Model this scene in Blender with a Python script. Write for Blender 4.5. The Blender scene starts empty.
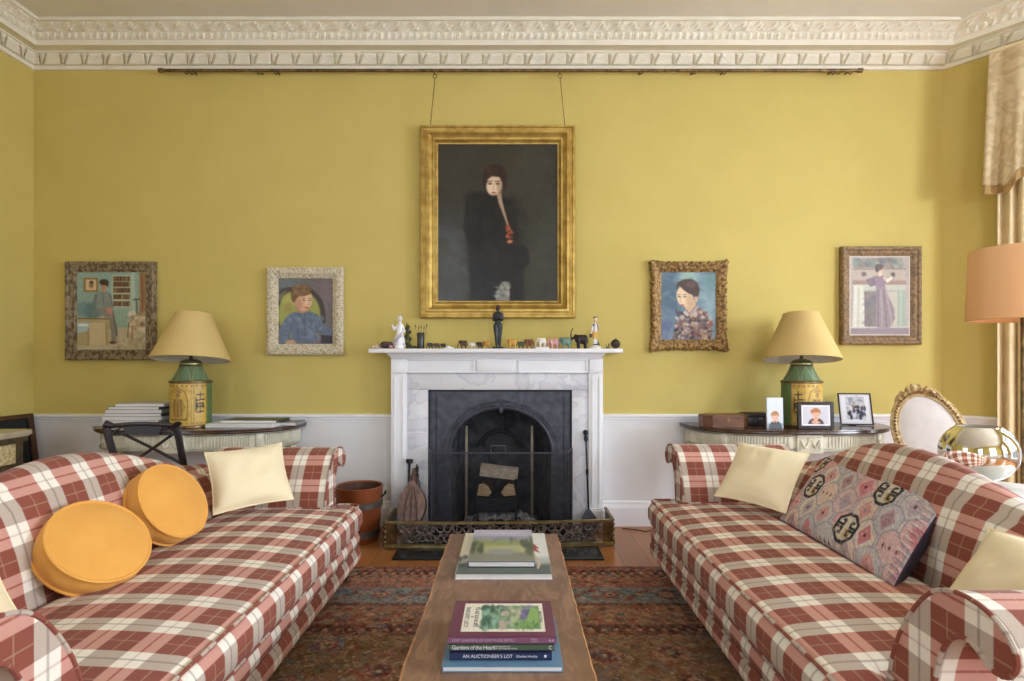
import bpy, bmesh, math, random
import numpy as np
from mathutils import Vector, Matrix, noise as mnoise
random.seed(7); RNG = np.random.default_rng(7)
SC = bpy.context.scene
COL = SC.collection
PI = math.pi
FPX, CX, HY, CZ, D = 560.0, 511.0, 362.0, 1.223, 4.185   # focal px, principal point, eye height, wall distance

def W(px, py, y):
    return Vector(((px-CX)/FPX*y, y, CZ-(py-HY)/FPX*y))
def X(px, y): return (px-CX)/FPX*y
def Z(py, y): return CZ-(py-HY)/FPX*y

def lin(c):
    c = np.asarray(c, float)/255.0
    return np.where(c <= .04045, c/12.92, ((c+.055)/1.055)**2.4)
def S(r, g, b): return tuple(float(v) for v in lin((r, g, b)))+(1.0,)

# ------------------------------------------------------------------ materials
MATS = {}
def newmat(name):
    m = bpy.data.materials.new(name); m.use_nodes = True
    nt = m.node_tree; b = nt.nodes['Principled BSDF']
    return m, nt, b
def mat(name, c, rough=.6, metal=0, spec=.5, c2=None, scale=20, bump=0, bscale=80, stretch=None, detail=4, coat=0, sheen=0, contrast=(.35,.65)):
    """procedural material: noise between two colours plus noise bump"""
    m, nt, b = newmat(name); N = nt.nodes; L = nt.links
    b.inputs['Roughness'].default_value = rough; b.inputs['Metallic'].default_value = metal
    b.inputs['Specular IOR Level'].default_value = spec
    if coat: b.inputs['Coat Weight'].default_value = coat; b.inputs['Coat Roughness'].default_value = .15
    if sheen: b.inputs['Sheen Weight'].default_value = sheen
    tc = N.new('ShaderNodeTexCoord'); mp = N.new('ShaderNodeMapping'); L.new(tc.outputs['Object'], mp.inputs[0])
    if stretch: mp.inputs['Scale'].default_value = stretch
    if c2 is None:
        c2 = tuple(min(1, v*.88) for v in c[:3])+(1,)
    n = N.new('ShaderNodeTexNoise'); n.inputs['Scale'].default_value = scale; n.inputs['Detail'].default_value = detail
    L.new(mp.outputs[0], n.inputs['Vector'])
    r = N.new('ShaderNodeValToRGB'); r.color_ramp.elements[0].position = contrast[0]; r.color_ramp.elements[1].position = contrast[1]
    r.color_ramp.elements[0].color = c2; r.color_ramp.elements[1].color = c
    L.new(n.outputs['Fac'], r.inputs[0]); L.new(r.outputs[0], b.inputs['Base Color'])
    if bump:
        n2 = N.new('ShaderNodeTexNoise'); n2.inputs['Scale'].default_value = bscale; n2.inputs['Detail'].default_value = 3
        L.new(mp.outputs[0], n2.inputs['Vector'])
        bp = N.new('ShaderNodeBump'); bp.inputs['Strength'].default_value = bump; bp.inputs['Distance'].default_value = .004
        L.new(n2.outputs['Fac'], bp.inputs['Height']); L.new(bp.outputs[0], b.inputs['Normal'])
    MATS[name] = m
    return m
def vmat(name, rough=.6, spec=.4, bump=0, bscale=300, coat=0, metal=0):
    m, nt, b = newmat(name); N = nt.nodes; L = nt.links
    a = N.new('ShaderNodeAttribute'); a.attribute_name = 'Col'
    L.new(a.outputs['Color'], b.inputs['Base Color'])
    b.inputs['Roughness'].default_value = rough; b.inputs['Specular IOR Level'].default_value = spec
    b.inputs['Metallic'].default_value = metal
    if coat: b.inputs['Coat Weight'].default_value = coat; b.inputs['Coat Roughness'].default_value = .2
    if bump:
        tc = N.new('ShaderNodeTexCoord')
        n2 = N.new('ShaderNodeTexNoise'); n2.inputs['Scale'].default_value = bscale
        L.new(tc.outputs['Object'], n2.inputs['Vector'])
        bp = N.new('ShaderNodeBump'); bp.inputs['Strength'].default_value = bump; bp.inputs['Distance'].default_value = .003
        L.new(n2.outputs['Fac'], bp.inputs['Height']); L.new(bp.outputs[0], b.inputs['Normal'])
    MATS[name] = m
    return m

def plaid_mat(name, PU, PV, dark, pink, taupe, cream, wa=.60, wb=.57):
    m, nt, b = newmat(name); N = nt.nodes; L = nt.links
    uv = N.new('ShaderNodeUVMap'); sp = N.new('ShaderNodeSeparateXYZ'); L.new(uv.outputs[0], sp.inputs[0])
    def M(op, a, bb=None, cl=False):
        n = N.new('ShaderNodeMath'); n.operation = op; n.use_clamp = cl
        for i, v in enumerate((a, bb)):
            if v is None: continue
            if isinstance(v, (int, float)): n.inputs[i].default_value = v
            else: L.new(v, n.inputs[i])
        return n.outputs[0]
    def mix(f, a, bb):
        n = N.new('ShaderNodeMix'); n.data_type = 'RGBA'
        L.new(f, n.inputs[0])
        for i, v in ((6, a), (7, bb)):
            if isinstance(v, tuple): n.inputs[i].default_value = v
            else: L.new(v, n.inputs[i])
        return n.outputs[2]
    # herringbone twill wobble
    fa = M('FRACT', M('MULTIPLY', sp.outputs[0], 1/PU)); fb = M('FRACT', M('MULTIPLY', sp.outputs[1], 1/PV))
    def soft(x, w, s=.02):     # 1 inside [0,w]
        up = M('MULTIPLY', x, 1/s, True); dn = M('MULTIPLY', M('SUBTRACT', w, x), 1/s, True)
        return M('MULTIPLY', up, dn)
    def line(x, c, hw):
        return M('MULTIPLY', M('SUBTRACT', hw, M('ABSOLUTE', M('SUBTRACT', x, c))), 1/(hw*.5), True)
    mA = soft(fa, wa); mB = soft(fb, wb)
    c = mix(mB, mix(mA, cream, pink), mix(mA, taupe, dark))
    # fine over-check lines
    la = M('MULTIPLY', line(fa, (1+wa)/2, .028), .42)
    c = mix(la, c, (.10, .075, .06, 1))
    lb = M('MULTIPLY', line(fb, (1+wb)/2, .030), M('ADD', M('MULTIPLY', mA, .45), .25))
    c = mix(lb, c, S(150, 52, 45))
    lc = M('MULTIPLY', line(fa, wa/2, .016), .38); c = mix(lc, c, S(190, 165, 130))
    ld = M('MULTIPLY', line(fb, wb/2, .020), .38); c = mix(ld, c, S(190, 165, 130))
    # weave
    wv = N.new('ShaderNodeTexWave'); wv.wave_type = 'BANDS'; wv.bands_direction = 'DIAGONAL'
    wv.inputs['Scale'].default_value = 130; wv.inputs['Distortion'].default_value = 0
    # herringbone: mirror u in 1 cm columns
    tri = M('PINGPONG', sp.outputs[0], .010)
    cb = N.new('ShaderNodeCombineXYZ'); L.new(tri, cb.inputs[0]); L.new(sp.outputs[1], cb.inputs[1])
    L.new(cb.outputs[0], wv.inputs['Vector'])
    nz = N.new('ShaderNodeTexNoise'); nz.inputs['Scale'].default_value = 400; L.new(uv.outputs[0], nz.inputs['Vector'])
    w2 = M('ADD', M('MULTIPLY', wv.outputs['Fac'], .16), M('MULTIPLY', nz.outputs['Fac'], .22))
    w3 = M('ADD', w2, .80)
    vm = N.new('ShaderNodeVectorMath'); vm.operation = 'SCALE'; L.new(c, vm.inputs[0]); L.new(w3, vm.inputs['Scale'])
    L.new(vm.outputs[0], b.inputs['Base Color'])
    b.inputs['Roughness'].default_value = .9; b.inputs['Specular IOR Level'].default_value = .15
    b.inputs['Sheen Weight'].default_value = .08
    bp = N.new('ShaderNodeBump'); bp.inputs['Strength'].default_value = .25; bp.inputs['Distance'].default_value = .002
    L.new(w2, bp.inputs['Height']); L.new(bp.outputs[0], b.inputs['Normal'])
    MATS[name] = m
    return m

# ------------------------------------------------------------------ mesh builder
class MB:
    def __init__(s): s.v = []; s.f = []; s.uv = []; s.c = []; s.mi = []
    def add(s, verts, faces, uvs=None, cols=None, mi=0, M=None):
        o = len(s.v)
        if M is not None: verts = [M @ Vector(p) for p in verts]
        s.v.extend([tuple(p) for p in verts])
        for i, f in enumerate(faces):
            s.f.append(tuple(o+k for k in f)); s.mi.append(mi)
            s.uv.append(uvs[i] if uvs is not None else None)
        if cols is not None:
            while len(s.c) < o: s.c.append((1, 1, 1, 1))
            s.c.extend(cols)
        return s
    def box(s, x0, x1, y0, y1, z0, z1, bev=0, M=None, mi=0, seg=2):
        if bev <= 0:
            v = [(x0,y0,z0),(x1,y0,z0),(x1,y1,z0),(x0,y1,z0),(x0,y0,z1),(x1,y0,z1),(x1,y1,z1),(x0,y1,z1)]
            f = [(0,3,2,1),(4,5,6,7),(0,1,5,4),(1,2,6,5),(2,3,7,6),(3,0,4,7)]
            return s.add(v, f, M=M, mi=mi)
        bm = bmesh.new()
        bmesh.ops.create_cube(bm, size=1)
        for v in bm.verts:
            v.co = Vector(((x0+x1)/2+v.co.x*(x1-x0), (y0+y1)/2+v.co.y*(y1-y0), (z0+z1)/2+v.co.z*(z1-z0)))
        bmesh.ops.bevel(bm, geom=bm.edges[:], offset=bev, segments=seg, profile=.5, affect='EDGES')
        s.bm(bm, M, mi); bm.free(); return s
    def bm(s, bm, M=None, mi=0):
        bm.verts.index_update()
        s.add([v.co.copy() for v in bm.verts], [tuple(v.index for v in f.verts) for f in bm.faces], M=M, mi=mi)
        return s
    def lathe(s, prof, n=32, M=None, mi=0, caps=True, a0=0, a1=2*PI):
        full = abs(a1-a0-2*PI) < 1e-6
        k = n if full else n+1
        v = []; f = []
        for (r, z) in prof:
            for i in range(k):
                a = a0+(a1-a0)*i/n
                v.append((r*math.cos(a), r*math.sin(a), z))
        m = len(prof)
        for j in range(m-1):
            for i in range(n):
                i2 = (i+1) % k
                f.append((j*k+i, j*k+i2, (j+1)*k+i2, (j+1)*k+i))
        if caps and full:
            if prof[0][0] > 1e-5: f.append(tuple(range(k-1, -1, -1)))
            if prof[-1][0] > 1e-5: f.append(tuple((m-1)*k+i for i in range(k)))
        return s.add(v, f, M=M, mi=mi)
    def tube(s, pts, r, n=8, closed=False, M=None, mi=0, uvscale=None):
        pts = [Vector(p) for p in pts]; m = len(pts)
        if m < 2: return s
        rs = r if isinstance(r, (list, tuple)) else [r]*m
        tang = []
        for i in range(m):
            a = pts[(i-1) % m] if (closed or i > 0) else pts[i]
            b = pts[(i+1) % m] if (closed or i < m-1) else pts[i]
            t = (b-a); tang.append(t.normalized() if t.length > 1e-9 else Vector((0,0,1)))
        up = Vector((0,0,1)) if abs(tang[0].z) < .9 else Vector((1,0,0))
        nrm = (up-tang[0]*up.dot(tang[0])).normalized()
        v = []; L = [0]
        for i in range(m):
            if i: L.append(L[-1]+(pts[i]-pts[i-1]).length)
            nrm = (nrm-tang[i]*nrm.dot(tang[i]))
            nrm = nrm.normalized() if nrm.length > 1e-6 else Vector((1,0,0))
            bn = tang[i].cross(nrm)
            for k in range(n):
                a = 2*PI*k/n
                v.append(pts[i]+(nrm*math.cos(a)+bn*math.sin(a))*rs[i])
        f = []; uv = []
        rng = m if closed else m-1
        Lc = L+[L[-1]+(pts[0]-pts[-1]).length]
        for i in range(rng):
            for k in range(n):
                k2 = (k+1) % n; j = (i+1) % m
                f.append((i*n+k, i*n+k2, j*n+k2, j*n+k))
                u0, u1 = Lc[i], Lc[i+1]
                uv.append(((u0, .02), (u0, .02), (u1, .02), (u1, .02)))
        if not closed:
            f.append(tuple(range(n-1, -1, -1))); uv.append(tuple((0, .02) for _ in range(n)))
            f.append(tuple((m-1)*n+k for k in range(n))); uv.append(tuple((L[-1], .02) for _ in range(n)))
        return s.add(v, f, uvs=uv, M=M, mi=mi)
    def prism(s, outline, d0, d1, axis='y', M=None, mi=0):
        """2D outline (a,b) extruded; axis y: (a,d,b); axis z: (a,b,d); axis x: (d,a,b)"""
        n = len(outline)
        def P(a, b, d): return {'y': (a, d, b), 'z': (a, b, d), 'x': (d, a, b)}[axis]
        v = [P(a, b, d0) for a, b in outline]+[P(a, b, d1) for a, b in outline]
        f = [tuple(range(n)), tuple(range(2*n-1, n-1, -1))]
        for i in range(n):
            j = (i+1) % n; f.append((i, n+i, n+j, j))
        return s.add(v, f, M=M, mi=mi)
    def grid(s, fn, nu, nv, uvfn=None, closeu=False, M=None, mi=0, colfn=None):
        v = []; f = []; uv = []; cols = [] if colfn else None
        for j in range(nv+1):
            for i in range(nu if closeu else nu+1):
                v.append(fn(i/nu, j/nv))
                if colfn: cols.append(colfn(i/nu, j/nv))
        k = nu if closeu else nu+1
        for j in range(nv):
            for i in range(nu):
                i2 = (i+1) % k
                f.append((j*k+i, j*k+i2, (j+1)*k+i2, (j+1)*k+i))
                if uvfn:
                    uv.append((uvfn(i/nu, j/nv), uvfn((i+1)/nu, j/nv), uvfn((i+1)/nu, (j+1)/nv), uvfn(i/nu, (j+1)/nv)))
        return s.add(v, f, uvs=uv if uvfn else None, M=M, mi=mi, cols=cols)
    def sphere(s, c, r, n=16, m=10, M=None, mi=0, sc=(1,1,1)):
        prof = [(max(1e-4, r*math.sin(PI*j/m)), -r*math.cos(PI*j/m)) for j in range(m+1)]
        T = Matrix.Translation(Vector(c)) @ Matrix.Diagonal((sc[0], sc[1], sc[2], 1))
        return s.lathe(prof, n, M=(M @ T if M is not None else T), mi=mi, caps=False)

def link_mesh(name, me, parent=None, world=False):
    o = bpy.data.objects.new(name, me); COL.objects.link(o)
    if parent is not None:
        if world: me.transform(parent['_m'].inverted() if False else PM[parent.name].inverted())
        o.parent = parent
        PM[o.name] = PM[parent.name]
    else: PM[o.name] = Matrix.Identity(4)
    return o
PM = {}
def obj(name, mb, material, parent=None, world=False, smooth=True, angle=38, fixn=True):
    me = bpy.data.meshes.new(name)
    me.from_pydata(mb.v, [], mb.f)
    if any(u is not None for u in mb.uv):
        ul = me.uv_layers.new(name='UVMap')
        flat = []
        for f, u in zip(mb.f, mb.uv):
            for k in range(len(f)): flat.extend(u[k] if u is not None else (0, 0))
        ul.data.foreach_set('uv', flat)
    if mb.c:
        while len(mb.c) < len(mb.v): mb.c.append((1, 1, 1, 1))
        ca = me.color_attributes.new('Col', 'FLOAT_COLOR', 'POINT')
        ca.data.foreach_set('color', np.array(mb.c, float).ravel())
    mlist = material if isinstance(material, (list, tuple)) else [material]
    for m in mlist: me.materials.append(MATS[m] if isinstance(m, str) else m)
    if len(mlist) > 1: me.polygons.foreach_set('material_index', mb.mi)
    if fixn and len(mb.f) < 60000:
        bm = bmesh.new(); bm.from_mesh(me); bmesh.ops.recalc_face_normals(bm, faces=bm.faces[:]); bm.to_mesh(me); bm.free()
    if smooth:
        me.polygons.foreach_set('use_smooth', [True]*len(me.polygons))
        me.set_sharp_from_angle(angle=math.radians(angle))
    me.update()
    return link_mesh(name, me, parent, world)

def tag(o, label, cat=None, group=None, kind=None):
    if label: o['label'] = label
    if cat: o['category'] = cat
    if group: o['group'] = group
    if kind: o['kind'] = kind
    return o
def thing(name, label, cat, loc=(0,0,0), rotz=0, group=None, rot=None):
    o = bpy.data.objects.new(name, None); COL.objects.link(o)
    o.empty_display_size = .1
    R = Matrix.Rotation(rotz, 4, 'Z') if rot is None else rot.to_4x4()
    m = Matrix.Translation(Vector(loc)) @ R
    o.matrix_world = m
    o.location = Vector(loc); o.rotation_euler = R.to_euler()
    PM[o.name] = m
    return tag(o, label, cat, group)
def single(name, mb, material, label, cat, group=None, base=None, **kw):
    """top-level thing that is one mesh, its origin moved to its base"""
    o = obj(name, mb, material, **kw)
    vs = np.array(mb.v)
    b = Vector(base) if base is not None else Vector(((vs[:,0].min()+vs[:,0].max())/2, (vs[:,1].min()+vs[:,1].max())/2, vs[:,2].min()))
    o.data.transform(Matrix.Translation(-b)); o.location = b
    PM[o.name] = Matrix.Translation(b)
    return tag(o, label, cat, group)
def struct(name, mb, material, label=None, **kw):
    o = obj(name, mb, material, **kw)
    return tag(o, label or name.replace('_', ' '), None, None, 'structure')

# ------------------------------------------------------------------ painted surfaces (colour attribute per vertex)
class Canvas:
    """small painter: coordinates in the window x0..x1, y0..y1 (y down)"""
    def __init__(s, x0, y0, x1, y1, nx, ny, bg):
        s.x0, s.y0, s.x1, s.y1, s.nx, s.ny = x0, y0, x1, y1, nx, ny
        xs = np.linspace(x0, x1, nx); ys = np.linspace(y0, y1, ny)
        s.X, s.Y = np.meshgrid(xs, ys)
        s.a = np.empty((ny, nx, 3)); s.a[:] = bg
        s.px = max((x1-x0)/nx, (y1-y0)/ny)
    def _blend(s, m, col, alpha):
        m = (np.clip(m, 0, 1)*alpha)[..., None]; s.a = s.a*(1-m)+np.asarray(col, float)*m
    def ell(s, cx, cy, rx, ry, col, rot=0, soft=None, alpha=1):
        r = math.radians(rot); dx, dy = s.X-cx, s.Y-cy
        u = (dx*math.cos(r)+dy*math.sin(r))/rx; v = (-dx*math.sin(r)+dy*math.cos(r))/ry
        d = (np.sqrt(u*u+v*v)-1)*min(rx, ry); sf = soft if soft else s.px
        s._blend(.5-d/sf, col, alpha); return s
    def poly(s, pts, col, soft=None, alpha=1):
        inside = np.zeros(s.X.shape, bool); dist = np.full(s.X.shape, 1e9); n = len(pts)
        for i in range(n):
            (xa, ya), (xb, yb) = pts[i], pts[(i+1) % n]
            if ya != yb:
                c = ((ya > s.Y) != (yb > s.Y)) & (s.X < (xb-xa)*(s.Y-ya)/(yb-ya)+xa); inside ^= c
            L2 = (xb-xa)**2+(yb-ya)**2+1e-12
            t = np.clip(((s.X-xa)*(xb-xa)+(s.Y-ya)*(yb-ya))/L2, 0, 1)
            dist = np.minimum(dist, np.hypot(s.X-xa-t*(xb-xa), s.Y-ya-t*(yb-ya)))
        d = np.where(inside, -dist, dist); sf = soft if soft else s.px
        s._blend(.5-d/sf, col, alpha); return s
    def rect(s, xa, ya, xb, yb, col, soft=None, alpha=1):
        return s.poly([(xa,ya),(xb,ya),(xb,yb),(xa,yb)], col, soft, alpha)
    def line(s, pts, w, col, soft=None, alpha=1):
        dist = np.full(s.X.shape, 1e9)
        for (xa, ya), (xb, yb) in zip(pts[:-1], pts[1:]):
            L2 = (xb-xa)**2+(yb-ya)**2+1e-12
            t = np.clip(((s.X-xa)*(xb-xa)+(s.Y-ya)*(yb-ya))/L2, 0, 1)
            dist = np.minimum(dist, np.hypot(s.X-xa-t*(xb-xa), s.Y-ya-t*(yb-ya)))
        s._blend(.5-(dist-w/2)/(soft or s.px), col, alpha); return s
    def grain(s, amp, k=1, blot=0):
        n = RNG.normal(0, amp, s.X.shape)
        for _ in range(k): n = (n+np.roll(n,1,0)+np.roll(n,1,1)+np.roll(n,-1,0)+np.roll(n,-1,1))/3.2
        s.a += n[..., None]
        if blot:
            b = np.zeros(s.X.shape)
            for q in range(6):
                fx, fy, ph = RNG.uniform(2, 11), RNG.uniform(2, 11), RNG.uniform(0, 6.28)
                b += np.sin((s.X-s.x0)/(s.x1-s.x0)*fx+(s.Y-s.y0)/(s.y1-s.y0)*fy+ph)
            s.a += (b*blot/3)[..., None]
        return s
    def dab(s, n, x0, y0, x1, y1, cols, r=6, alpha=.5):
        for _ in range(n):
            s.ell(RNG.uniform(x0, x1), RNG.uniform(y0, y1), r*RNG.uniform(.5, 1.6), r*RNG.uniform(.3, 1), cols[RNG.integers(len(cols))], RNG.uniform(0, 180), r*.7, alpha)
        return s
    def mb(s, fn):
        """fn(u,v) with v=0 at the top -> 3D point"""
        c = np.ones((s.ny, s.nx, 4)); c[..., :3] = lin(np.clip(s.a, 0, 255))
        m = MB(); v = [tuple(fn(i/(s.nx-1), j/(s.ny-1))) for j in range(s.ny) for i in range(s.nx)]
        f = [(j*s.nx+i, (j+1)*s.nx+i, (j+1)*s.nx+i+1, j*s.nx+i+1) for j in range(s.ny-1) for i in range(s.nx-1)]
        m.add(v, f, cols=[tuple(q) for q in c.reshape(-1, 4)])
        return m

def rect_fn(o, eu, ev):
    o, eu, ev = Vector(o), Vector(eu), Vector(ev)
    return lambda u, v: o+eu*u+ev*v

# ------------------------------------------------------------------ fused figures (voxel remesh) with a colour per nearest limb
def blob_mesh(name, prims, voxel, mat_name, smooth_it=2):
    """prims: (p0, r0, p1, r1, rgb) tapered limbs -> one continuous skin"""
    bm = bmesh.new(); samples = []
    for (p0, r0, p1, r1, rgb) in prims:
        p0, p1 = Vector(p0), Vector(p1); L = (p1-p0).length
        k = max(1, int(math.ceil(L/(.45*max(min(r0, r1), 1e-4)))))
        k = min(k, 26)
        for i in range(k+1):
            t = i/k; c = p0.lerp(p1, t); r = r0+(r1-r0)*t
            bmesh.ops.create_icosphere(bm, subdivisions=2, radius=r, matrix=Matrix.Translation(c))
            samples.append((c.x, c.y, c.z, r)+tuple(rgb))
            if L < 1e-6: break
    me = bpy.data.meshes.new(name+'_raw'); bm.to_mesh(me); bm.free()
    o = bpy.data.objects.new(name+'_raw', me); COL.objects.link(o)
    md = o.modifiers.new('r', 'REMESH'); md.mode = 'VOXEL'; md.voxel_size = voxel
    sm = o.modifiers.new('s', 'SMOOTH'); sm.iterations = smooth_it; sm.factor = .5
    dg = bpy.context.evaluated_depsgraph_get(); dg.update()
    out = bpy.data.meshes.new_from_object(o.evaluated_get(dg))
    bpy.data.objects.remove(o); bpy.data.meshes.remove(me)
    out.name = name
    n = len(out.vertices); co = np.empty(n*3); out.vertices.foreach_get('co', co); co = co.reshape(-1, 3)
    sm_ = np.array(samples); best = np.full(n, 1e9); col = np.ones((n, 4))
    lc = lin(sm_[:, 4:7])
    for i in range(len(sm_)):
        d = np.linalg.norm(co-sm_[i, :3], axis=1)-sm_[i, 3]
        mk = d < best; best[mk] = d[mk]; col[mk, :3] = lc[i]
    for nm in [a.name for a in out.color_attributes]: out.color_attributes.remove(out.color_attributes[nm])
    ca = out.color_attributes.new('Col', 'FLOAT_COLOR', 'POINT'); ca.data.foreach_set('color', col.ravel())
    out.materials.clear(); out.materials.append(MATS[mat_name])
    out.polygons.foreach_set('use_smooth', [True]*len(out.polygons))
    return out

# ------------------------------------------------------------------ lettering
def text_mb(body, height, M, depth=.0004, align='LEFT', font_shear=0, spacing=1.0):
    cu = bpy.data.curves.new('txt', 'FONT'); cu.body = body; cu.size = height; cu.extrude = depth
    cu.align_x = align; cu.align_y = 'CENTER'; cu.shear = font_shear; cu.space_character = spacing; cu.resolution_u = 3
    o = bpy.data.objects.new('txt', cu); COL.objects.link(o)
    dg = bpy.context.evaluated_depsgraph_get(); dg.update()
    me = bpy.data.meshes.new_from_object(o.evaluated_get(dg))
    mb = MB(); mb.add([M @ v.co for v in me.vertices], [tuple(p.vertices) for p in me.polygons])
    bpy.data.objects.remove(o); bpy.data.curves.remove(cu); bpy.data.meshes.remove(me)
    return mb

# ------------------------------------------------------------------ picture frames
def frame_mb(x0, x1, z0, z1, prof, seg=1, wob=None):
    """prof: list of (inward offset from the outer edge, depth towards the room). Frame in the XZ plane facing -Y at y=0"""
    mb = MB(); n = len(prof)
    cs = [(x0, z0, 1, 1), (x1, z0, -1, 1), (x1, z1, -1, -1), (x0, z1, 1, -1)]
    ring = []
    for k in range(4):
        ax, az, sx, sz = cs[k]; bx, bz, tx, tz = cs[(k+1) % 4]
        for i in range(seg):
            t = i/seg
            row = []
            for (o, d) in prof:
                pa = Vector((ax+sx*o, -d, az+sz*o)); pb = Vector((bx+tx*o, -d, bz+tz*o))
                p = pa.lerp(pb, t)
                if wob: p = wob(p, o, d, k, t)
                row.append(p)
            ring.append(row)
    m = len(ring); v = [p for r in ring for p in r]
    f = [(i*n+j, i*n+j+1, ((i+1) % m)*n+j+1, ((i+1) % m)*n+j) for i in range(m) for j in range(n-1)]
    mb.add(v, f); return mb
# ================================================================== materials
mat('wall_yellow', S(204,186,109), .75, spec=.25, c2=S(200,182,105), scale=3, bump=.04, bscale=260)
mat('wall_white', S(230,230,231), .6, spec=.3, c2=S(226,226,227), scale=4)
mat('trim_white', S(240,241,244), .45, c2=S(236,237,240), scale=6)
mat('plaster', S(236,231,214), .7, spec=.25, c2=S(230,225,206), scale=8)
mat('ceiling_paint', S(226,222,208), .8, spec=.2, c2=S(222,218,204), scale=3)
mat('gold', S(208,178,98), .42, metal=.6, c2=S(172,138,66), scale=14, bump=.15, bscale=60)
mat('gold_old', S(170,135,78), .5, metal=.35, c2=S(92,66,40), scale=60, bump=.6, bscale=160, contrast=(.38,.6))
mat('frame_brown', S(158,130,92), .6, metal=.1, c2=S(104,84,62), scale=45, bump=.6, bscale=120, contrast=(.35,.65))
mat('frame_distress', S(146,130,100), .65, metal=.05, c2=S(92,76,54), scale=44, bump=.5, bscale=110, contrast=(.42,.56), stretch=(1,1,.6))
mat('frame_cream', S(214,204,176), .7, c2=S(150,134,108), scale=85, bump=1.0, bscale=140, contrast=(.32,.55))
mat('brass', S(180,162,112), .36, metal=.75, c2=S(138,122,82), scale=18)
mat('brass_dark', S(138,114,76), .4, metal=.7, c2=S(92,74,50), scale=24)
mat('bronze_pierced', S(150,134,124), .42, metal=.6, c2=S(92,82,80), scale=40)
mat('iron', S(84,87,98), .5, metal=.4, c2=S(66,68,78), scale=20, bump=.2, bscale=60)
mat('iron_dark', S(48,48,53), .55, metal=.4, c2=S(32,32,36), scale=20, bump=.2, bscale=60)
mat('soot', S(72,72,78), .9, c2=S(40,40,44), scale=12, bump=.3, bscale=40)
mat('ash', S(190,186,190), .95, c2=S(120,118,122), scale=30, bump=1, bscale=60)
mat('log_cut', S(205,180,140), .8, c2=S(176,146,104), scale=20, stretch=(1,1,4))
mat('bark', S(86,62,50), .9, c2=S(48,36,32), scale=30, bump=1, bscale=50)
mat('split_wood', S(206,194,176), .85, c2=S(160,146,128), scale=25, stretch=(1,6,6), bump=.5, bscale=40)
mat('slate', S(42,44,46), .22, c2=S(34,36,38), scale=10)
mat('black_lacquer', S(24,20,24), .3, c2=S(36,26,28), scale=30, coat=.3)
mat('dark_wood', S(96,58,36), .4, c2=S(60,36,24), scale=8, stretch=(1,8,8), coat=.2)
mat('walnut_top', S(82,54,38), .22, c2=S(56,36,26), scale=6, stretch=(1,6,1), coat=.3)
mat('box_wood', S(122,80,52), .4, c2=S(92,58,38), scale=10, stretch=(1,6,6), coat=.2)
mat('box_dark', S(56,40,36), .4, c2=S(36,26,26), scale=20)
mat('painted_grey', S(222,218,198), .6, c2=S(200,196,174), scale=14, bump=.1)
mat('fabric_gold', S(230,170,84), .85, spec=.2, c2=S(226,164,78), scale=10, bump=.15, bscale=500, sheen=.1)
mat('fabric_cream', S(242,228,192), .85, spec=.2, c2=S(239,224,186), scale=8, bump=.2, bscale=400, sheen=.1)
mat('fabric_purple', S(62,52,72), .9, c2=S(48,42,60), scale=20, bump=.3, bscale=300)
mat('upholstery_pale', S(216,212,208), .85, c2=S(206,202,198), scale=12, bump=.1, bscale=300)
mat('gilt_white', S(206,186,140), .5, metal=.25, c2=S(160,128,74), scale=50, bump=.3, bscale=90)
mat('shade_yellow', S(208,182,120), .8, spec=.2, c2=S(203,176,114), scale=5, stretch=(1,1,.1))
mat('shade_inner', S(232,228,216), .8)
mat('shade_orange', S(240,192,142), .75, spec=.2, c2=S(236,186,134), scale=5, stretch=(1,1,.1))
mat('book_white', S(236,236,236), .5, c2=S(228,228,230), scale=12)
mat('pages', S(232,230,226), .8, c2=S(208,206,204), scale=8, stretch=(1,1,90))
mat('book_purple', S(112,62,82), .35, c2=S(104,56,76), scale=10, coat=.3)
mat('book_mauve', S(128,82,112), .35, c2=S(120,74,104), scale=10, coat=.3)
mat('book_green', S(70,86,72), .35, c2=S(84,100,76), scale=12, coat=.3)
mat('book_navy', S(34,44,84), .35, c2=S(30,38,74), scale=12, coat=.3)
mat('book_blue', S(98,136,164), .35, c2=S(84,122,150), scale=10, coat=.3)
mat('book_dark', S(46,48,52), .4, c2=S(36,38,42), scale=10)
mat('book_darkgreen', S(58,66,48), .4, c2=S(46,54,40), scale=10)
mat('mag_grey', S(150,152,160), .4, c2=S(120,122,132), scale=14)
mat('mag_pale', S(214,214,222), .4, c2=S(196,196,206), scale=14)
mat('mag_dark', S(52,52,60), .4, c2=S(40,40,46), scale=14)
mat('ink_white', S(232,228,232), .5)
mat('ink_pale', S(190,170,190), .5)
mat('ink_dark', S(70,76,84), .6)
mat('marble_cream', S(206,196,170), .35, c2=S(176,164,136), scale=7, coat=.1)
mat('cabinet_wood', S(96,80,52), .45, c2=S(60,50,36), scale=12, coat=.1)
mat('panel_cream', S(226,208,160), .5, c2=S(186,164,112), scale=60, contrast=(.4,.6))
mat('picture_dark', S(24,34,36), .25, c2=S(18,24,28), scale=3)
mat('copper', S(168,96,58), .35, metal=.5, c2=S(140,76,44), scale=9, stretch=(1,1,.15), coat=.1)
mat('bucket_in', S(92,60,44), .7, c2=S(66,44,34), scale=14, stretch=(1,1,.2))
mat('band_grey', S(128,122,116), .4, metal=.7, c2=S(96,90,84), scale=20)
mat('leather_brown', S(98,70,62), .55, c2=S(70,50,46), scale=24, bump=.3)
mat('bellows_wood', S(132,104,92), .45, c2=S(96,72,62), scale=10, stretch=(6,6,1))
mat('steel', S(120,120,122), .3, metal=.9, c2=S(86,86,88), scale=20)
mat('curtain_fabric', S(228,212,174), .8, spec=.2, c2=S(220,202,160), scale=9, bump=.1, bscale=300, sheen=.1)
mat('fringe', S(182,150,96), .85, c2=S(150,120,72), scale=120, stretch=(1,1,.05))
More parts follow.
